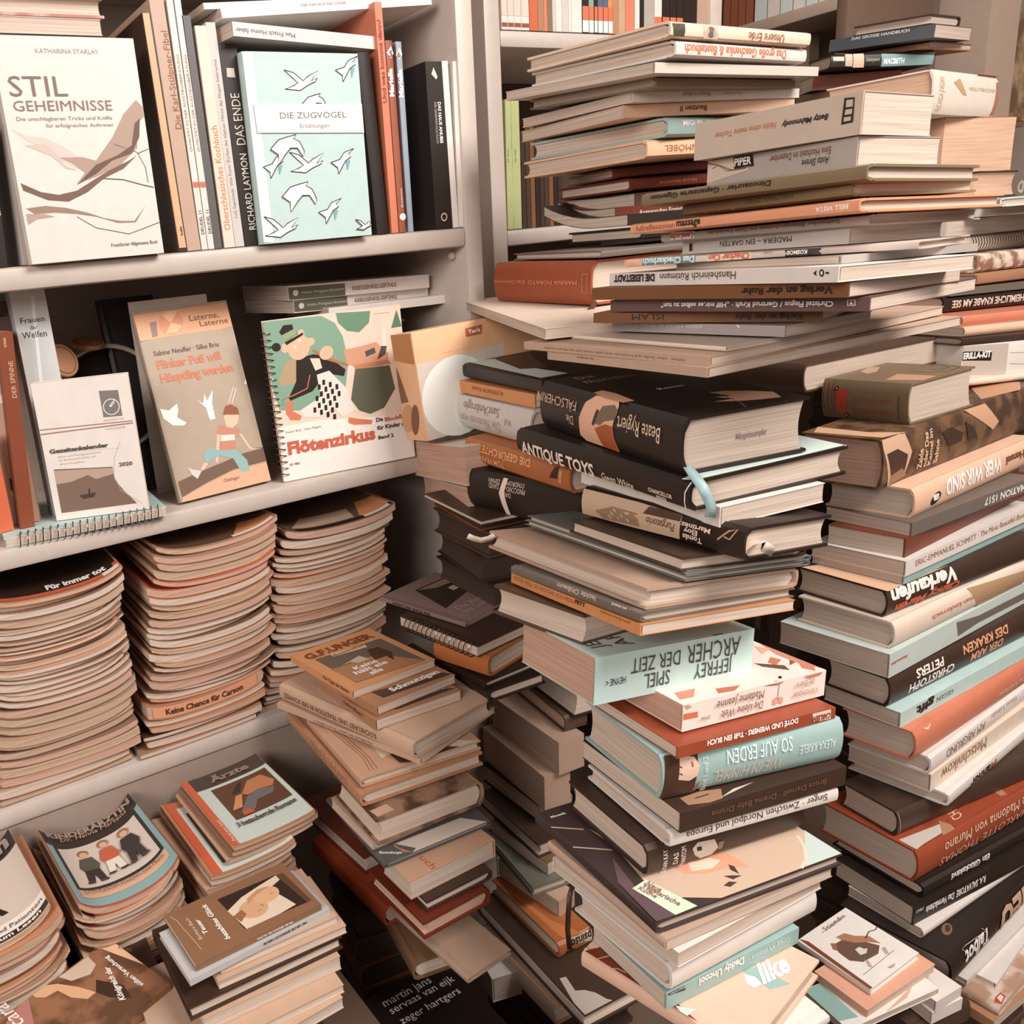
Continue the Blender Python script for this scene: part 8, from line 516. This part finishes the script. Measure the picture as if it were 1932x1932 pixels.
('row8','paper',[(1.1221,1.204,1.566),(1.5708,-0.0,1.5708)],(0.14,0.19,0.0066),'ltgrey','page','thin pale spine,ninth from the left post on the top back shelf','spines on the top shelf of the back bookcase',[],[],0),
('row9','paper',[(1.1293,1.204,1.566),(1.5708,-0.0,1.5708)],(0.14,0.226,0.0132),'white','page','white spine,tenth from the left post on the top back shelf','spines on the top shelf of the back bookcase',[],[],0),
('row10','paper',[(1.1431,1.204,1.566),(1.5708,-0.0,1.5708)],(0.14,0.214,0.014),'ltgrey','page','pale grey spine,eleventh from the left post on the top back shelf','spines on the top shelf of the back bookcase',[],[],0),
('row11','paper',[(1.1576,1.204,1.566),(1.5708,-0.0,1.5708)],(0.14,0.202,0.0055),'white','page','very thin white spine,twelfth from the left post on the top back shelf','spines on the top shelf of the back bookcase',[],[],0),
('row12','paper',[(1.1637,1.204,1.566),(1.5708,-0.0,1.5708)],(0.14,0.19,0.0231),'white','page','wide white spine,thirteenth from the left post on the top back shelf','spines on the top shelf of the back bookcase',[],[],0),
('row13','paper',[(1.1878,1.204,1.566),(1.5708,-0.0,1.5708)],(0.14,0.226,0.0147),'black','page','black-orange spine,fourteenth from the left post on the top back shelf','spines on the top shelf of the back bookcase',[],[('S',(236,226,218),[(0.001,0.0006),(0.019,0.0006),(0.019,0.0141),(0.001,0.0141)]),('S',(206,110,78),[(0.0195,0.0006),(0.04,0.0006),(0.04,0.0141),(0.0195,0.0141)])],0),
('row14','paper',[(1.2031,1.204,1.566),(1.5708,-0.0,1.5708)],(0.14,0.214,0.011),'teal2','page','teal-orange spine,fifteenth from the left post on the top back shelf','spines on the top shelf of the back bookcase',[],[('S',(236,226,218),[(0.001,0.0006),(0.019,0.0006),(0.019,0.0104),(0.001,0.0104)]),('S',(206,110,78),[(0.0195,0.0006),(0.04,0.0006),(0.04,0.0104),(0.0195,0.0104)])],0),
('row15','paper',[(1.215,1.204,1.566),(1.5708,-0.0,1.5708)],(0.14,0.202,0.0079),'black','page','narrow black-orange spine,sixteenth from the left post on the top back shelf','spines on the top shelf of the back bookcase',[],[('S',(236,226,218),[(0.001,0.0006),(0.019,0.0006),(0.019,0.0073),(0.001,0.0073)]),('S',(206,110,78),[(0.0195,0.0006),(0.04,0.0006),(0.04,0.0073),(0.0195,0.0073)])],0),
('row16','paper',[(1.2236,1.204,1.566),(1.5708,-0.0,1.5708)],(0.14,0.19,0.0115),'slateblue','page','blue-orange spine,seventeenth from the left post on the top back shelf','spines on the top shelf of the back bookcase',[],[('S',(236,226,218),[(0.001,0.0006),(0.019,0.0006),(0.019,0.0109),(0.001,0.0109)]),('S',(206,110,78),[(0.0195,0.0006),(0.04,0.0006),(0.04,0.0109),(0.0195,0.0109)])],0),
('row17','paper',[(1.2357,1.204,1.566),(1.5708,-0.0,1.5708)],(0.14,0.226,0.0112),'slateblue','page','blue-orange spine,eighteenth from the left post on the top back shelf','spines on the top shelf of the back bookcase',[],[('S',(236,226,218),[(0.001,0.0006),(0.019,0.0006),(0.019,0.0106),(0.001,0.0106)]),('S',(206,110,78),[(0.0195,0.0006),(0.04,0.0006),(0.04,0.0106),(0.0195,0.0106)])],0),
('row18','paper',[(1.2475,1.204,1.566),(1.5708,-0.0,1.5708)],(0.14,0.214,0.0107),'orange','page','orange spine with white foot,nineteenth from the left post on the top back shelf','spines on the top shelf of the back bookcase',[],[('S',(236,226,218),[(0.001,0.0006),(0.019,0.0006),(0.019,0.0101),(0.001,0.0101)]),('S',(206,110,78),[(0.0195,0.0006),(0.04,0.0006),(0.04,0.0101),(0.0195,0.0101)])],0),
('row19','paper',[(1.2588,1.204,1.566),(1.5708,-0.0,1.5708)],(0.14,0.202,0.0124),'tano','page','tan-brown spine,twentieth from the left post on the top back shelf','spines on the top shelf of the back bookcase',[],[],0),
('row20','paper',[(1.2719,1.204,1.566),(1.5708,-0.0,1.5708)],(0.14,0.19,0.0158),'tanr','page','tan spine,twenty-first from the left post on the top back shelf','spines on the top shelf of the back bookcase',[],[],0),
('row21','paper',[(1.2886,1.204,1.566),(1.5708,-0.0,1.5708)],(0.14,0.226,0.0209),'salmonr','page','salmon spine,twenty-second from the left post on the top back shelf','spines on the top shelf of the back bookcase',[],[],0),
('row22','paper',[(1.3109,1.204,1.566),(1.5708,-0.0,1.5708)],(0.14,0.214,0.0114),'white','page','white spine,twenty-third from the left post on the top back shelf','spines on the top shelf of the back bookcase',[],[],0),
('row23','paper',[(1.323,1.204,1.566),(1.5708,-0.0,1.5708)],(0.14,0.202,0.0098),'black','page','thin black spine,twenty-fourth from the left post on the top back shelf','spines on the top shelf of the back bookcase',[],[],0),
('row24','paper',[(1.3338,1.204,1.566),(1.5708,-0.0,1.5708)],(0.14,0.19,0.0246),'grey','page','wide grey spine,twenty-fifth from the left post on the top back shelf','spines on the top shelf of the back bookcase',[],[],0),
('row25','paper',[(1.3594,1.204,1.566),(1.5708,-0.0,1.5708)],(0.14,0.226,0.018),'white','page','white spine with orange foot,twenty-sixth from the left post on the top back shelf','spines on the top shelf of the back bookcase',[],[('S',(206,110,78),[(0.002,0.0006),(0.03,0.0006),(0.03,0.0174),(0.002,0.0174)])],0),
('row26','paper',[(1.3791,1.204,1.566),(1.5708,-0.0,1.5708)],(0.14,0.214,0.0182),'black','page','black spine with orange foot,twenty-seventh from the left post on the top back shelf','spines on the top shelf of the back bookcase',[],[('S',(206,110,78),[(0.002,0.0006),(0.03,0.0006),(0.03,0.0176),(0.002,0.0176)])],0),
('row27','paper',[(1.3984,1.204,1.566),(1.5708,-0.0,1.5708)],(0.14,0.202,0.0159),'black','page','black spine with orange foot,twenty-eighth from the left post on the top back shelf','spines on the top shelf of the back bookcase',[],[('S',(206,110,78),[(0.002,0.0006),(0.03,0.0006),(0.03,0.0153),(0.002,0.0153)])],0),
('row28','paper',[(1.4154,1.204,1.566),(1.5708,-0.0,1.5708)],(0.14,0.19,0.0168),'black','page','black spine with orange foot,twenty-ninth from the left post on the top back shelf','spines on the top shelf of the back bookcase',[],[('S',(206,110,78),[(0.002,0.0006),(0.03,0.0006),(0.03,0.0162),(0.002,0.0162)])],0),
('row29','paper',[(1.4333,1.204,1.566),(1.5708,-0.0,1.5708)],(0.14,0.226,0.0162),'black','page','black spine with white foot,thirtieth from the left post on the top back shelf','spines on the top shelf of the back bookcase',[],[('S',(236,226,218),[(0.002,0.0006),(0.022,0.0006),(0.022,0.0156),(0.002,0.0156)])],0),
('row30','paper',[(1.4502,1.204,1.566),(1.5708,-0.0,1.5708)],(0.14,0.214,0.0175),'black','page','black spine with white foot,thirty-first from the left post on the top back shelf','spines on the top shelf of the back bookcase',[],[('S',(236,226,218),[(0.002,0.0006),(0.022,0.0006),(0.022,0.0169),(0.002,0.0169)])],0),
('row31','paper',[(1.4692,1.204,1.566),(1.5708,-0.0,1.5708)],(0.14,0.202,0.0363),'plain','page','wide beige spine,thirty-second from the left post on the top back shelf','spines on the top shelf of the back bookcase',[],[],0),
('green1','paper',[(1.0122,1.204,1.2622),(1.5894,-0.0,1.5708)],(0.13,0.2018,0.0128),'green','page','left one of two lime-green spines behind the back pile','lime-green spines',[('S','Die Reise',(0.1056,0.0051),(0.0211,0.0),(0.0,-0.0023),(70,80,50),'')],[],0),
('green2','paper',[(1.0256,1.204,1.2622),(1.5799,-0.0,1.5708)],(0.13,0.2021,0.0174),'green','page','right one of two lime-green spines behind the back pile','lime-green spines',[('S','Die Reise',(0.1062,0.0083),(0.0202,0.0),(0.0,-0.0029),(70,80,50),'')],[],0),
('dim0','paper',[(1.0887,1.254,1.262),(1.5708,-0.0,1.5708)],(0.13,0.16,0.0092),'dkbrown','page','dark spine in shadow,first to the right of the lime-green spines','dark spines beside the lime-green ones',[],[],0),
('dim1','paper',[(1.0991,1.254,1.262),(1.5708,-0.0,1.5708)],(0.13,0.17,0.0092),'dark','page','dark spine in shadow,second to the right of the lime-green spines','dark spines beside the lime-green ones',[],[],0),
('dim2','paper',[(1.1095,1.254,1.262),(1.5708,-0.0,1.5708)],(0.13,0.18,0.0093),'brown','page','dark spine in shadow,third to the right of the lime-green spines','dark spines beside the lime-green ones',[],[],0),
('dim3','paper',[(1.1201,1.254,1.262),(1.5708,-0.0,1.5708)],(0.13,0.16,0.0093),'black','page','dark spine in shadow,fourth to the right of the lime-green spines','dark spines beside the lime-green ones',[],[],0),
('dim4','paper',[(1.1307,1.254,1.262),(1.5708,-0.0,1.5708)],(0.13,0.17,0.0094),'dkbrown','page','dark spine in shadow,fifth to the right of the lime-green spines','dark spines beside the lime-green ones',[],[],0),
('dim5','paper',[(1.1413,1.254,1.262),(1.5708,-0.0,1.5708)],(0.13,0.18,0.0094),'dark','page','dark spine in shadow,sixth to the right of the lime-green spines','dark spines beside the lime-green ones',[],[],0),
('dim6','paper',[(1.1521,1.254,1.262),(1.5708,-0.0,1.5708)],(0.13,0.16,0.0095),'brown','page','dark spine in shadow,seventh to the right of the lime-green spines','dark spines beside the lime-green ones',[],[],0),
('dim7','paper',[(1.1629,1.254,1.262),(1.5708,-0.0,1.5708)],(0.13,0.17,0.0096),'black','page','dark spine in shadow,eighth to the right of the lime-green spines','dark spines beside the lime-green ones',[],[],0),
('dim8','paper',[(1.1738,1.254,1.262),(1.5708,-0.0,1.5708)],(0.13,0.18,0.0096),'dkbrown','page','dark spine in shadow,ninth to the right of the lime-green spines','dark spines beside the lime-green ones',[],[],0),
('corner0','paper',[(2.006,1.5678,1.6765),(1.5708,-0.0,0.0)],(0.14,0.19,0.0182),'redd2','page','dark red spine,first from the left on the far corner shelf','spines on the far corner shelf',[],[],0),
('corner1','paper',[(2.006,1.5471,1.6765),(1.5708,-0.0,0.0)],(0.14,0.2,0.0179),'redd2','page','dark red spine,second from the left on the far corner shelf','spines on the far corner shelf',[],[],0),
('corner2','paper',[(2.006,1.5267,1.6765),(1.5708,-0.0,0.0)],(0.14,0.21,0.0177),'redd2','page','dark red spine,third from the left on the far corner shelf','spines on the far corner shelf',[],[],0),
('corner3','paper',[(2.006,1.5066,1.6765),(1.5708,-0.0,0.0)],(0.14,0.19,0.0174),'redd2','page','dark red spine,fourth from the left on the far corner shelf','spines on the far corner shelf',[],[],0),
('corner4','paper',[(2.006,1.4826,1.6765),(1.5708,-0.0,0.0)],(0.14,0.2,0.0294),'tealw','page','pale spine,fifth from the left on the far corner shelf','spines on the far corner shelf',[],[],0),
('corner5','paper',[(2.006,1.4494,1.6765),(1.5708,-0.0,0.0)],(0.14,0.21,0.0287),'white','page','pale spine,sixth from the left on the far corner shelf','spines on the far corner shelf',[],[],0),
('corner6','paper',[(2.006,1.4171,1.6765),(1.5708,-0.0,0.0)],(0.14,0.19,0.0279),'tealw','page','pale spine,seventh from the left on the far corner shelf','spines on the far corner shelf',[],[],0),
('corner7','paper',[(2.006,1.3856,1.6765),(1.5708,-0.0,0.0)],(0.14,0.2,0.0272),'white','page','pale spine,eighth from the left on the far corner shelf','spines on the far corner shelf',[],[],0),
('corner8','paper',[(2.006,1.3549,1.6765),(1.5708,-0.0,0.0)],(0.14,0.21,0.0265),'tealw','page','pale spine,ninth from the left on the far corner shelf','spines on the far corner shelf',[],[],0),
('corner9','paper',[(2.006,1.3249,1.6765),(1.5708,-0.0,0.0)],(0.14,0.19,0.021),'white','page','pale spine,tenth from the left on the far corner shelf','spines on the far corner shelf',[],[],0),
('upright','paper',[(2.1734,1.45,1.5305),(1.5081,-0.0,1.5708)],(0.1,0.154,0.0365),'plain','page','plain upright book block behind the top of the back pile',None,[],[],0),
]
for key, form, (loc, eul), dims, col, pg, lab, grp, txs, shapes, opt in BOOKS:
    r = book(NAMES[form], pose(loc, eul), *dims, form, col, pg, opt)
    tag(r, lab, CATS[form], grp)
    r['key'] = key
    for fc in sorted({q[0] for q in shapes}): art(r, dims, form, [q for q in shapes if q[0] == fc])
    for face, s, O, X, Y, c, sty in txs: text(r, dims, form, face, s, O, X, Y, c, sty, None, -.0027 if 'p' in sty else (.0006+.00009*len(shapes) if face == 'S' and shapes else .0004+.00001*len(shapes)))
# ------------------------------------------------------------------ round tin, wooden discs, ribbons, lamp-free extras
t = empty('round_tin', Matrix.Translation((0.2993, 1.19, 1.0915)) @ Euler((math.radians(78), 0, math.radians(-18))).to_matrix().to_4x4() @ Matrix.Scale(1.14, 4)); tag(t, 'dark round tin with a shiny rim behind the tide calendar', 'tin')
bm = bmesh.new(); prof = [(.0, 0), (.058, 0), (.062, .004), (.062, .05), (.059, .05), (.059, .006), (0, .005)]
n = 48; rings = [[bm.verts.new((r_*math.cos(6.2832*k/n), r_*math.sin(6.2832*k/n), z-.05)) for k in range(n)] for r_, z in prof[1:-1]]
for a, b in zip(rings, rings[1:]):
    for k in range(n): bm.faces.new((a[k], a[(k+1) % n], b[(k+1) % n], b[k]))
bm.faces.new(rings[0]); bm.faces.new(rings[-1]); mesh('body', bm, mat((58, 40, 30), .35), t)
bm = bmesh.new(); tube(bm, [(.0615*math.cos(6.2832*k/n), .0615*math.sin(6.2832*k/n), .001) for k in range(n+1)], .003, 8); mesh('rim', bm, mat((206, 190, 176), .3, 'ink', metal=.5), t)
for i, (M, s) in enumerate([((0.284, 1.2, 1.166), (0.25, 0.1, 0)), ((0.2349, 1.14, 1.1534), (1.2, 0, 0.5))]):
    d = empty('wooden_disc', Matrix.Translation(M) @ Euler(s).to_matrix().to_4x4()); tag(d, ('flat wooden disc lying above the round tin', 'upright wooden disc left of the round tin')[i], 'wooden disc', 'wooden discs by the round tin')
    bm = bmesh.new(); bmesh.ops.create_cone(bm, cap_ends=True, segments=32, radius1=.022, radius2=.022, depth=.006); bmesh.ops.bevel(bm, geom=list(bm.edges), offset=.001, segments=1, affect='EDGES'); mesh('disc', bm, mat((176, 124, 88), .5, 'wood'), d)
    bm = bmesh.new(); tube(bm, [(.0175*math.cos(6.2832*k/24), .0175*math.sin(6.2832*k/24), .003) for k in range(25)], .0008, 5); mesh('groove_ring', bm, mat((120, 80, 56), .5), d)
def ribbon(parent_name, pts, w, c, nm='ribbon'):
    par = None
    for o in bpy.data.objects:
        if o.get('key') == parent_name: par = o
    bm = bmesh.new(); Lr = []; inv = par.matrix_world.inverted() if par else Matrix()
    for i, p in enumerate(pts):
        p = Vector(p[:3]); d = (Vector(pts[min(i+1, len(pts)-1)][:3])-Vector(pts[max(i-1, 0)][:3])).normalized(); s = d.cross(Vector((.55, .83, -.2))).normalized()*w/2
        Lr.append((bm.verts.new(inv @ (p+s)), bm.verts.new(inv @ (p-s))))
    for a, b in zip(Lr, Lr[1:]): bm.faces.new((a[0], b[0], b[1], a[1]))
    o = mesh(nm, bm, mat(c, .45), par, 60); sm = o.modifiers.new('thickness', 'SOLIDIFY'); sm.thickness = .0004; o['label'] = 'bookmark ribbon'
for a in [('falscherin', [(0.6047, 0.4978, 1.0536), (0.5888, 0.4818, 1.0522), (0.5867, 0.4738, 1.0469), (0.5808, 0.4622, 1.042), (0.5827, 0.4582, 1.0331), (0.5881, 0.4582, 1.0237), (0.5868, 0.4582, 1.0145)], 0.0085, (150, 178, 180)), ('purga', [(0.6277, 0.4474, 0.9819), (0.6112, 0.4314, 0.993), (0.6107, 0.4254, 0.9916), (0.6293, 0.4294, 0.9812)], 0.009, (226, 208, 194)), ('bigplain', [(0.5513, 0.6954, 0.9517), (0.5516, 0.7054, 0.9451), (0.5406, 0.7054, 0.9458), (0.5308, 0.7054, 0.9505), (0.5239, 0.7054, 0.9549)], 0.006, (206, 186, 168)), ('fiorato', [(0.775, 0.77, 1.1683), (0.7571, 0.762, 1.1594), (0.7465, 0.758, 1.1497), (0.7319, 0.752, 1.1407), (0.7115, 0.744, 1.1358)], 0.006, (92, 46, 30)), ('derg', [(0.7046, 0.7541, 0.394), (0.6881, 0.7421, 0.3925), (0.6831, 0.7401, 0.3696), (0.6811, 0.7401, 0.3412), (0.6822, 0.7381, 0.31)], 0.007, (70, 44, 30))]: ribbon(*a)
# printed covers and title strips of the magazines
def mag_art(where, shapes, texts=()):
    r, dims, bend = TOPS[where]
    bd = lambda u, v: bend(u/dims[0], v/dims[1])
    if shapes: art(r, dims, 'mag', shapes, bd)
    for face, s, O, X, Y, c, sty in texts: text(r, dims, 'mag', face, s, O, X, Y, c, sty, bd, .0012+.0002*len(shapes))
def uv(dims): 
    w, d, t = dims
    return lambda c, *p: ('T', c, [(min(max(x, .01), .99)*w, min(max(y, .01), .99)*d) for x, y in p])
def frac(where): return TOPS[where][1]
W_, D_, T_ = frac('the left shelf stack'); q = uv((W_, D_, T_))
mag_art('the left shelf stack', [q((44, 28, 20), (.02, .01), (.98, .01), (.98, .98), (.02, .98)), q((190, 92, 62), (.02, .0), (.86, .0), (.86, .07), (.02, .07)), q((226, 210, 194), (.86, .0), (.98, .0), (.98, .07), (.86, .07)), q((190, 92, 62), (.95, .07), (.99, .07), (.99, .12), (.95, .12))],
        [('T', 'Für immer tot', (W_*.47, D_*.085), (W_*.43, 0), (0, D_*.09), (232, 222, 212), 'B')])
W_, D_, T_ = frac('the middle shelf stack'); q = uv((W_, D_, T_))
mag_art('the middle shelf stack', [q((92, 66, 50), (.02, .02), (.98, .02), (.98, .98), (.02, .98)), q((206, 136, 92), (.62, .02), (.98, .02), (.98, .12), (.78, .25)), q((226, 210, 194), (.62, .0), (.97, .0), (.97, .05), (.62, .05))])
W_, D_, T_ = frac('the right shelf stack'); q = uv((W_, D_, T_))
mag_art('the right shelf stack', [q((96, 72, 56), (.02, .02), (.98, .02), (.98, .98), (.02, .98)), q((206, 136, 92), (.7, .06), (.98, .06), (.98, .3), (.84, .36)), q((180, 152, 130), (.1, .08), (.66, .08), (.72, .3), (.3, .34)), q((40, 26, 20), (.12, .0), (.98, .0), (.98, .06), (.12, .06)), q((226, 210, 194), (.72, .005), (.96, .005), (.96, .055), (.72, .055))])
def fig(x, top, leg, dy):     # a child standing: hair, face, jumper, trousers, shoes
    y = .28+dy; E = lambda cx, cy, a, b: [(cx+a*math.cos(k*.5236), cy+b*math.sin(k*.5236)) for k in range(12)]
    return [((150, 104, 70),)+tuple(E(x, y+.375, .058, .045)), ((214, 168, 140),)+tuple(E(x, y+.355, .042, .035)),
      (top, (x-.1, y+.2), (x-.06, y+.31), (x+.06, y+.31), (x+.1, y+.2), (x+.07, y+.14), (x-.07, y+.14)), (leg, (x-.07, y+.15), (x+.07, y+.15), (x+.09, y), (x+.02, y), (x, y+.09), (x-.03, y), (x-.09, y)),
      ((80, 58, 44), (x-.1, y-.015), (x-.03, y-.015), (x-.03, y+.01), (x-.1, y+.01)), ((80, 58, 44), (x+.02, y-.015), (x+.1, y-.015), (x+.1, y+.01), (x+.02, y+.01))]
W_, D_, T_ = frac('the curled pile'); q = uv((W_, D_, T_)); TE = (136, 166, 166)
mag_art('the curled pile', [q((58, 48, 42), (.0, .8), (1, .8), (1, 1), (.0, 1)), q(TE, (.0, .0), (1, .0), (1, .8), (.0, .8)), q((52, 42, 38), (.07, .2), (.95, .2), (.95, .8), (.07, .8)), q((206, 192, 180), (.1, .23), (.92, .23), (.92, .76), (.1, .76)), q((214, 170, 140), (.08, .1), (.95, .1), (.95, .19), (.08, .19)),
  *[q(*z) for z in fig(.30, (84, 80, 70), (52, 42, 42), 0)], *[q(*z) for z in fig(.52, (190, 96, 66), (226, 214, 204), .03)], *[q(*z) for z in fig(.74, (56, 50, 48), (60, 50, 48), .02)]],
  [('T', 'KINDERÄRZTIN', (W_*.05, D_*.875), (W_*.9, 0), (0, D_*.085), (150, 136, 126), 'B'), ('T', 'Dr. Hanna Martens', (W_*.16, D_*.825), (W_*.72, 0), (0, D_*.05), (206, 150, 116), 'i'), ('T', 'Drei Mädchen brauchen eine Mutti', (W_*.12, D_*.125), (W_*.78, 0), (0, D_*.045), (110, 66, 50), '')])
W_, D_, T_ = frac('the pile with orange spines'); q = uv((W_, D_, T_))
mag_art('the pile with orange spines', [q((196, 208, 200), (.09, .0), (1, .0), (1, 1), (.09, 1)), q((206, 98, 66), (.0, .0), (.09, .0), (.09, 1), (.0, 1)), q((76, 62, 54), (.09, .8), (1, .8), (1, 1), (.09, 1)), q((96, 64, 46), (.24, .28), (.94, .28), (.94, .76), (.24, .76)), q((186, 124, 84), (.5, .56), (.66, .7), (.84, .7), (.92, .56), (.86, .5), (.7, .54), (.56, .52)), q((110, 106, 108), (.34, .34), (.52, .5), (.7, .54), (.86, .48), (.8, .42), (.6, .42), (.5, .32)), q((60, 44, 36), (.4, .6), (.52, .7), (.6, .72), (.5, .6)), q((206, 140, 100), (.28, .4), (.42, .56), (.5, .56), (.4, .4)), q((190, 90, 60), (.34, .29), (.48, .29), (.46, .35), (.36, .35))],
  [('T', 'Ärzte', (W_*.3, D_*.84), (W_*.5, 0), (0, D_*.1), (140, 124, 112), 'B'), ('T', '3 bezaubernde Romane', (W_*.2, D_*.18), (W_*.72, 0), (0, D_*.06), (70, 54, 46), 'b'), ('T', 'Drei auf einen Streich', (W_*.07, D_*.04), (0, D_*.3), (-W_*.04, 0), (232, 214, 200), '')])
W_, D_, T_ = frac('the pile beside the curled pile'); q = uv((W_, D_, T_))
mag_art('the pile beside the curled pile', [q((206, 214, 206), (.14, .0), (1, .0), (1, .9), (.14, .9)), q((206, 98, 66), (.04, .0), (.14, .0), (.14, 1), (.04, 1)), q((80, 70, 70), (.2, .1), (.26, .1), (.26, .8), (.2, .8))])
W_, D_, T_ = frac('the left pile on the low bench'); q = uv((W_, D_, T_))
mag_art('the left pile on the low bench', [q((48, 36, 32), (.0, .78), (1, .78), (1, 1), (.0, 1)), q((206, 190, 176), (.0, .16), (1, .16), (1, .78), (.0, .78)), q((52, 42, 40), (.0, .0), (1, .0), (1, .06), (.0, .06)), q((232, 222, 212), (.0, .06), (1, .06), (1, .16), (.0, .16)), q((40, 28, 22), (.3, .4), (.62, .36), (.7, .24), (.64, .24), (.58, .34), (.3, .37)), q((60, 48, 42), (.0, .2), (.3, .3), (.2, .18))],
  [('T', 'man', (W_*.52, D_*.84), (W_*.42, 0), (0, D_*.12), (150, 136, 126), 'B'), ('T', 'Ärzte und Patienten', (W_*.3, D_*.085), (W_*.66, 0), (0, D_*.05), (96, 78, 68), ''), ('T', 'zum Lesen', (W_*.5, D_*.015), (W_*.42, 0), (0, D_*.035), (232, 222, 212), 'b')])
w0 = frac(('the middle shelf stack', 5))
mag_art(('the middle shelf stack', 5), [('A', (214, 150, 116), [(w0[0]*.04, w0[2]*.12), (w0[0]*.93, w0[2]*.12), (w0[0]*.93, w0[2]*.92), (w0[0]*.04, w0[2]*.92)])], [('A', 'Keine Chance für Carson', (w0[0]*.14, w0[2]*.35), (w0[0]*.66, 0), (0, w0[2]*.42), (70, 44, 34), 'b')])
flush_text()
for o in bpy.data.objects:
    if 'key' in o: del o['key']
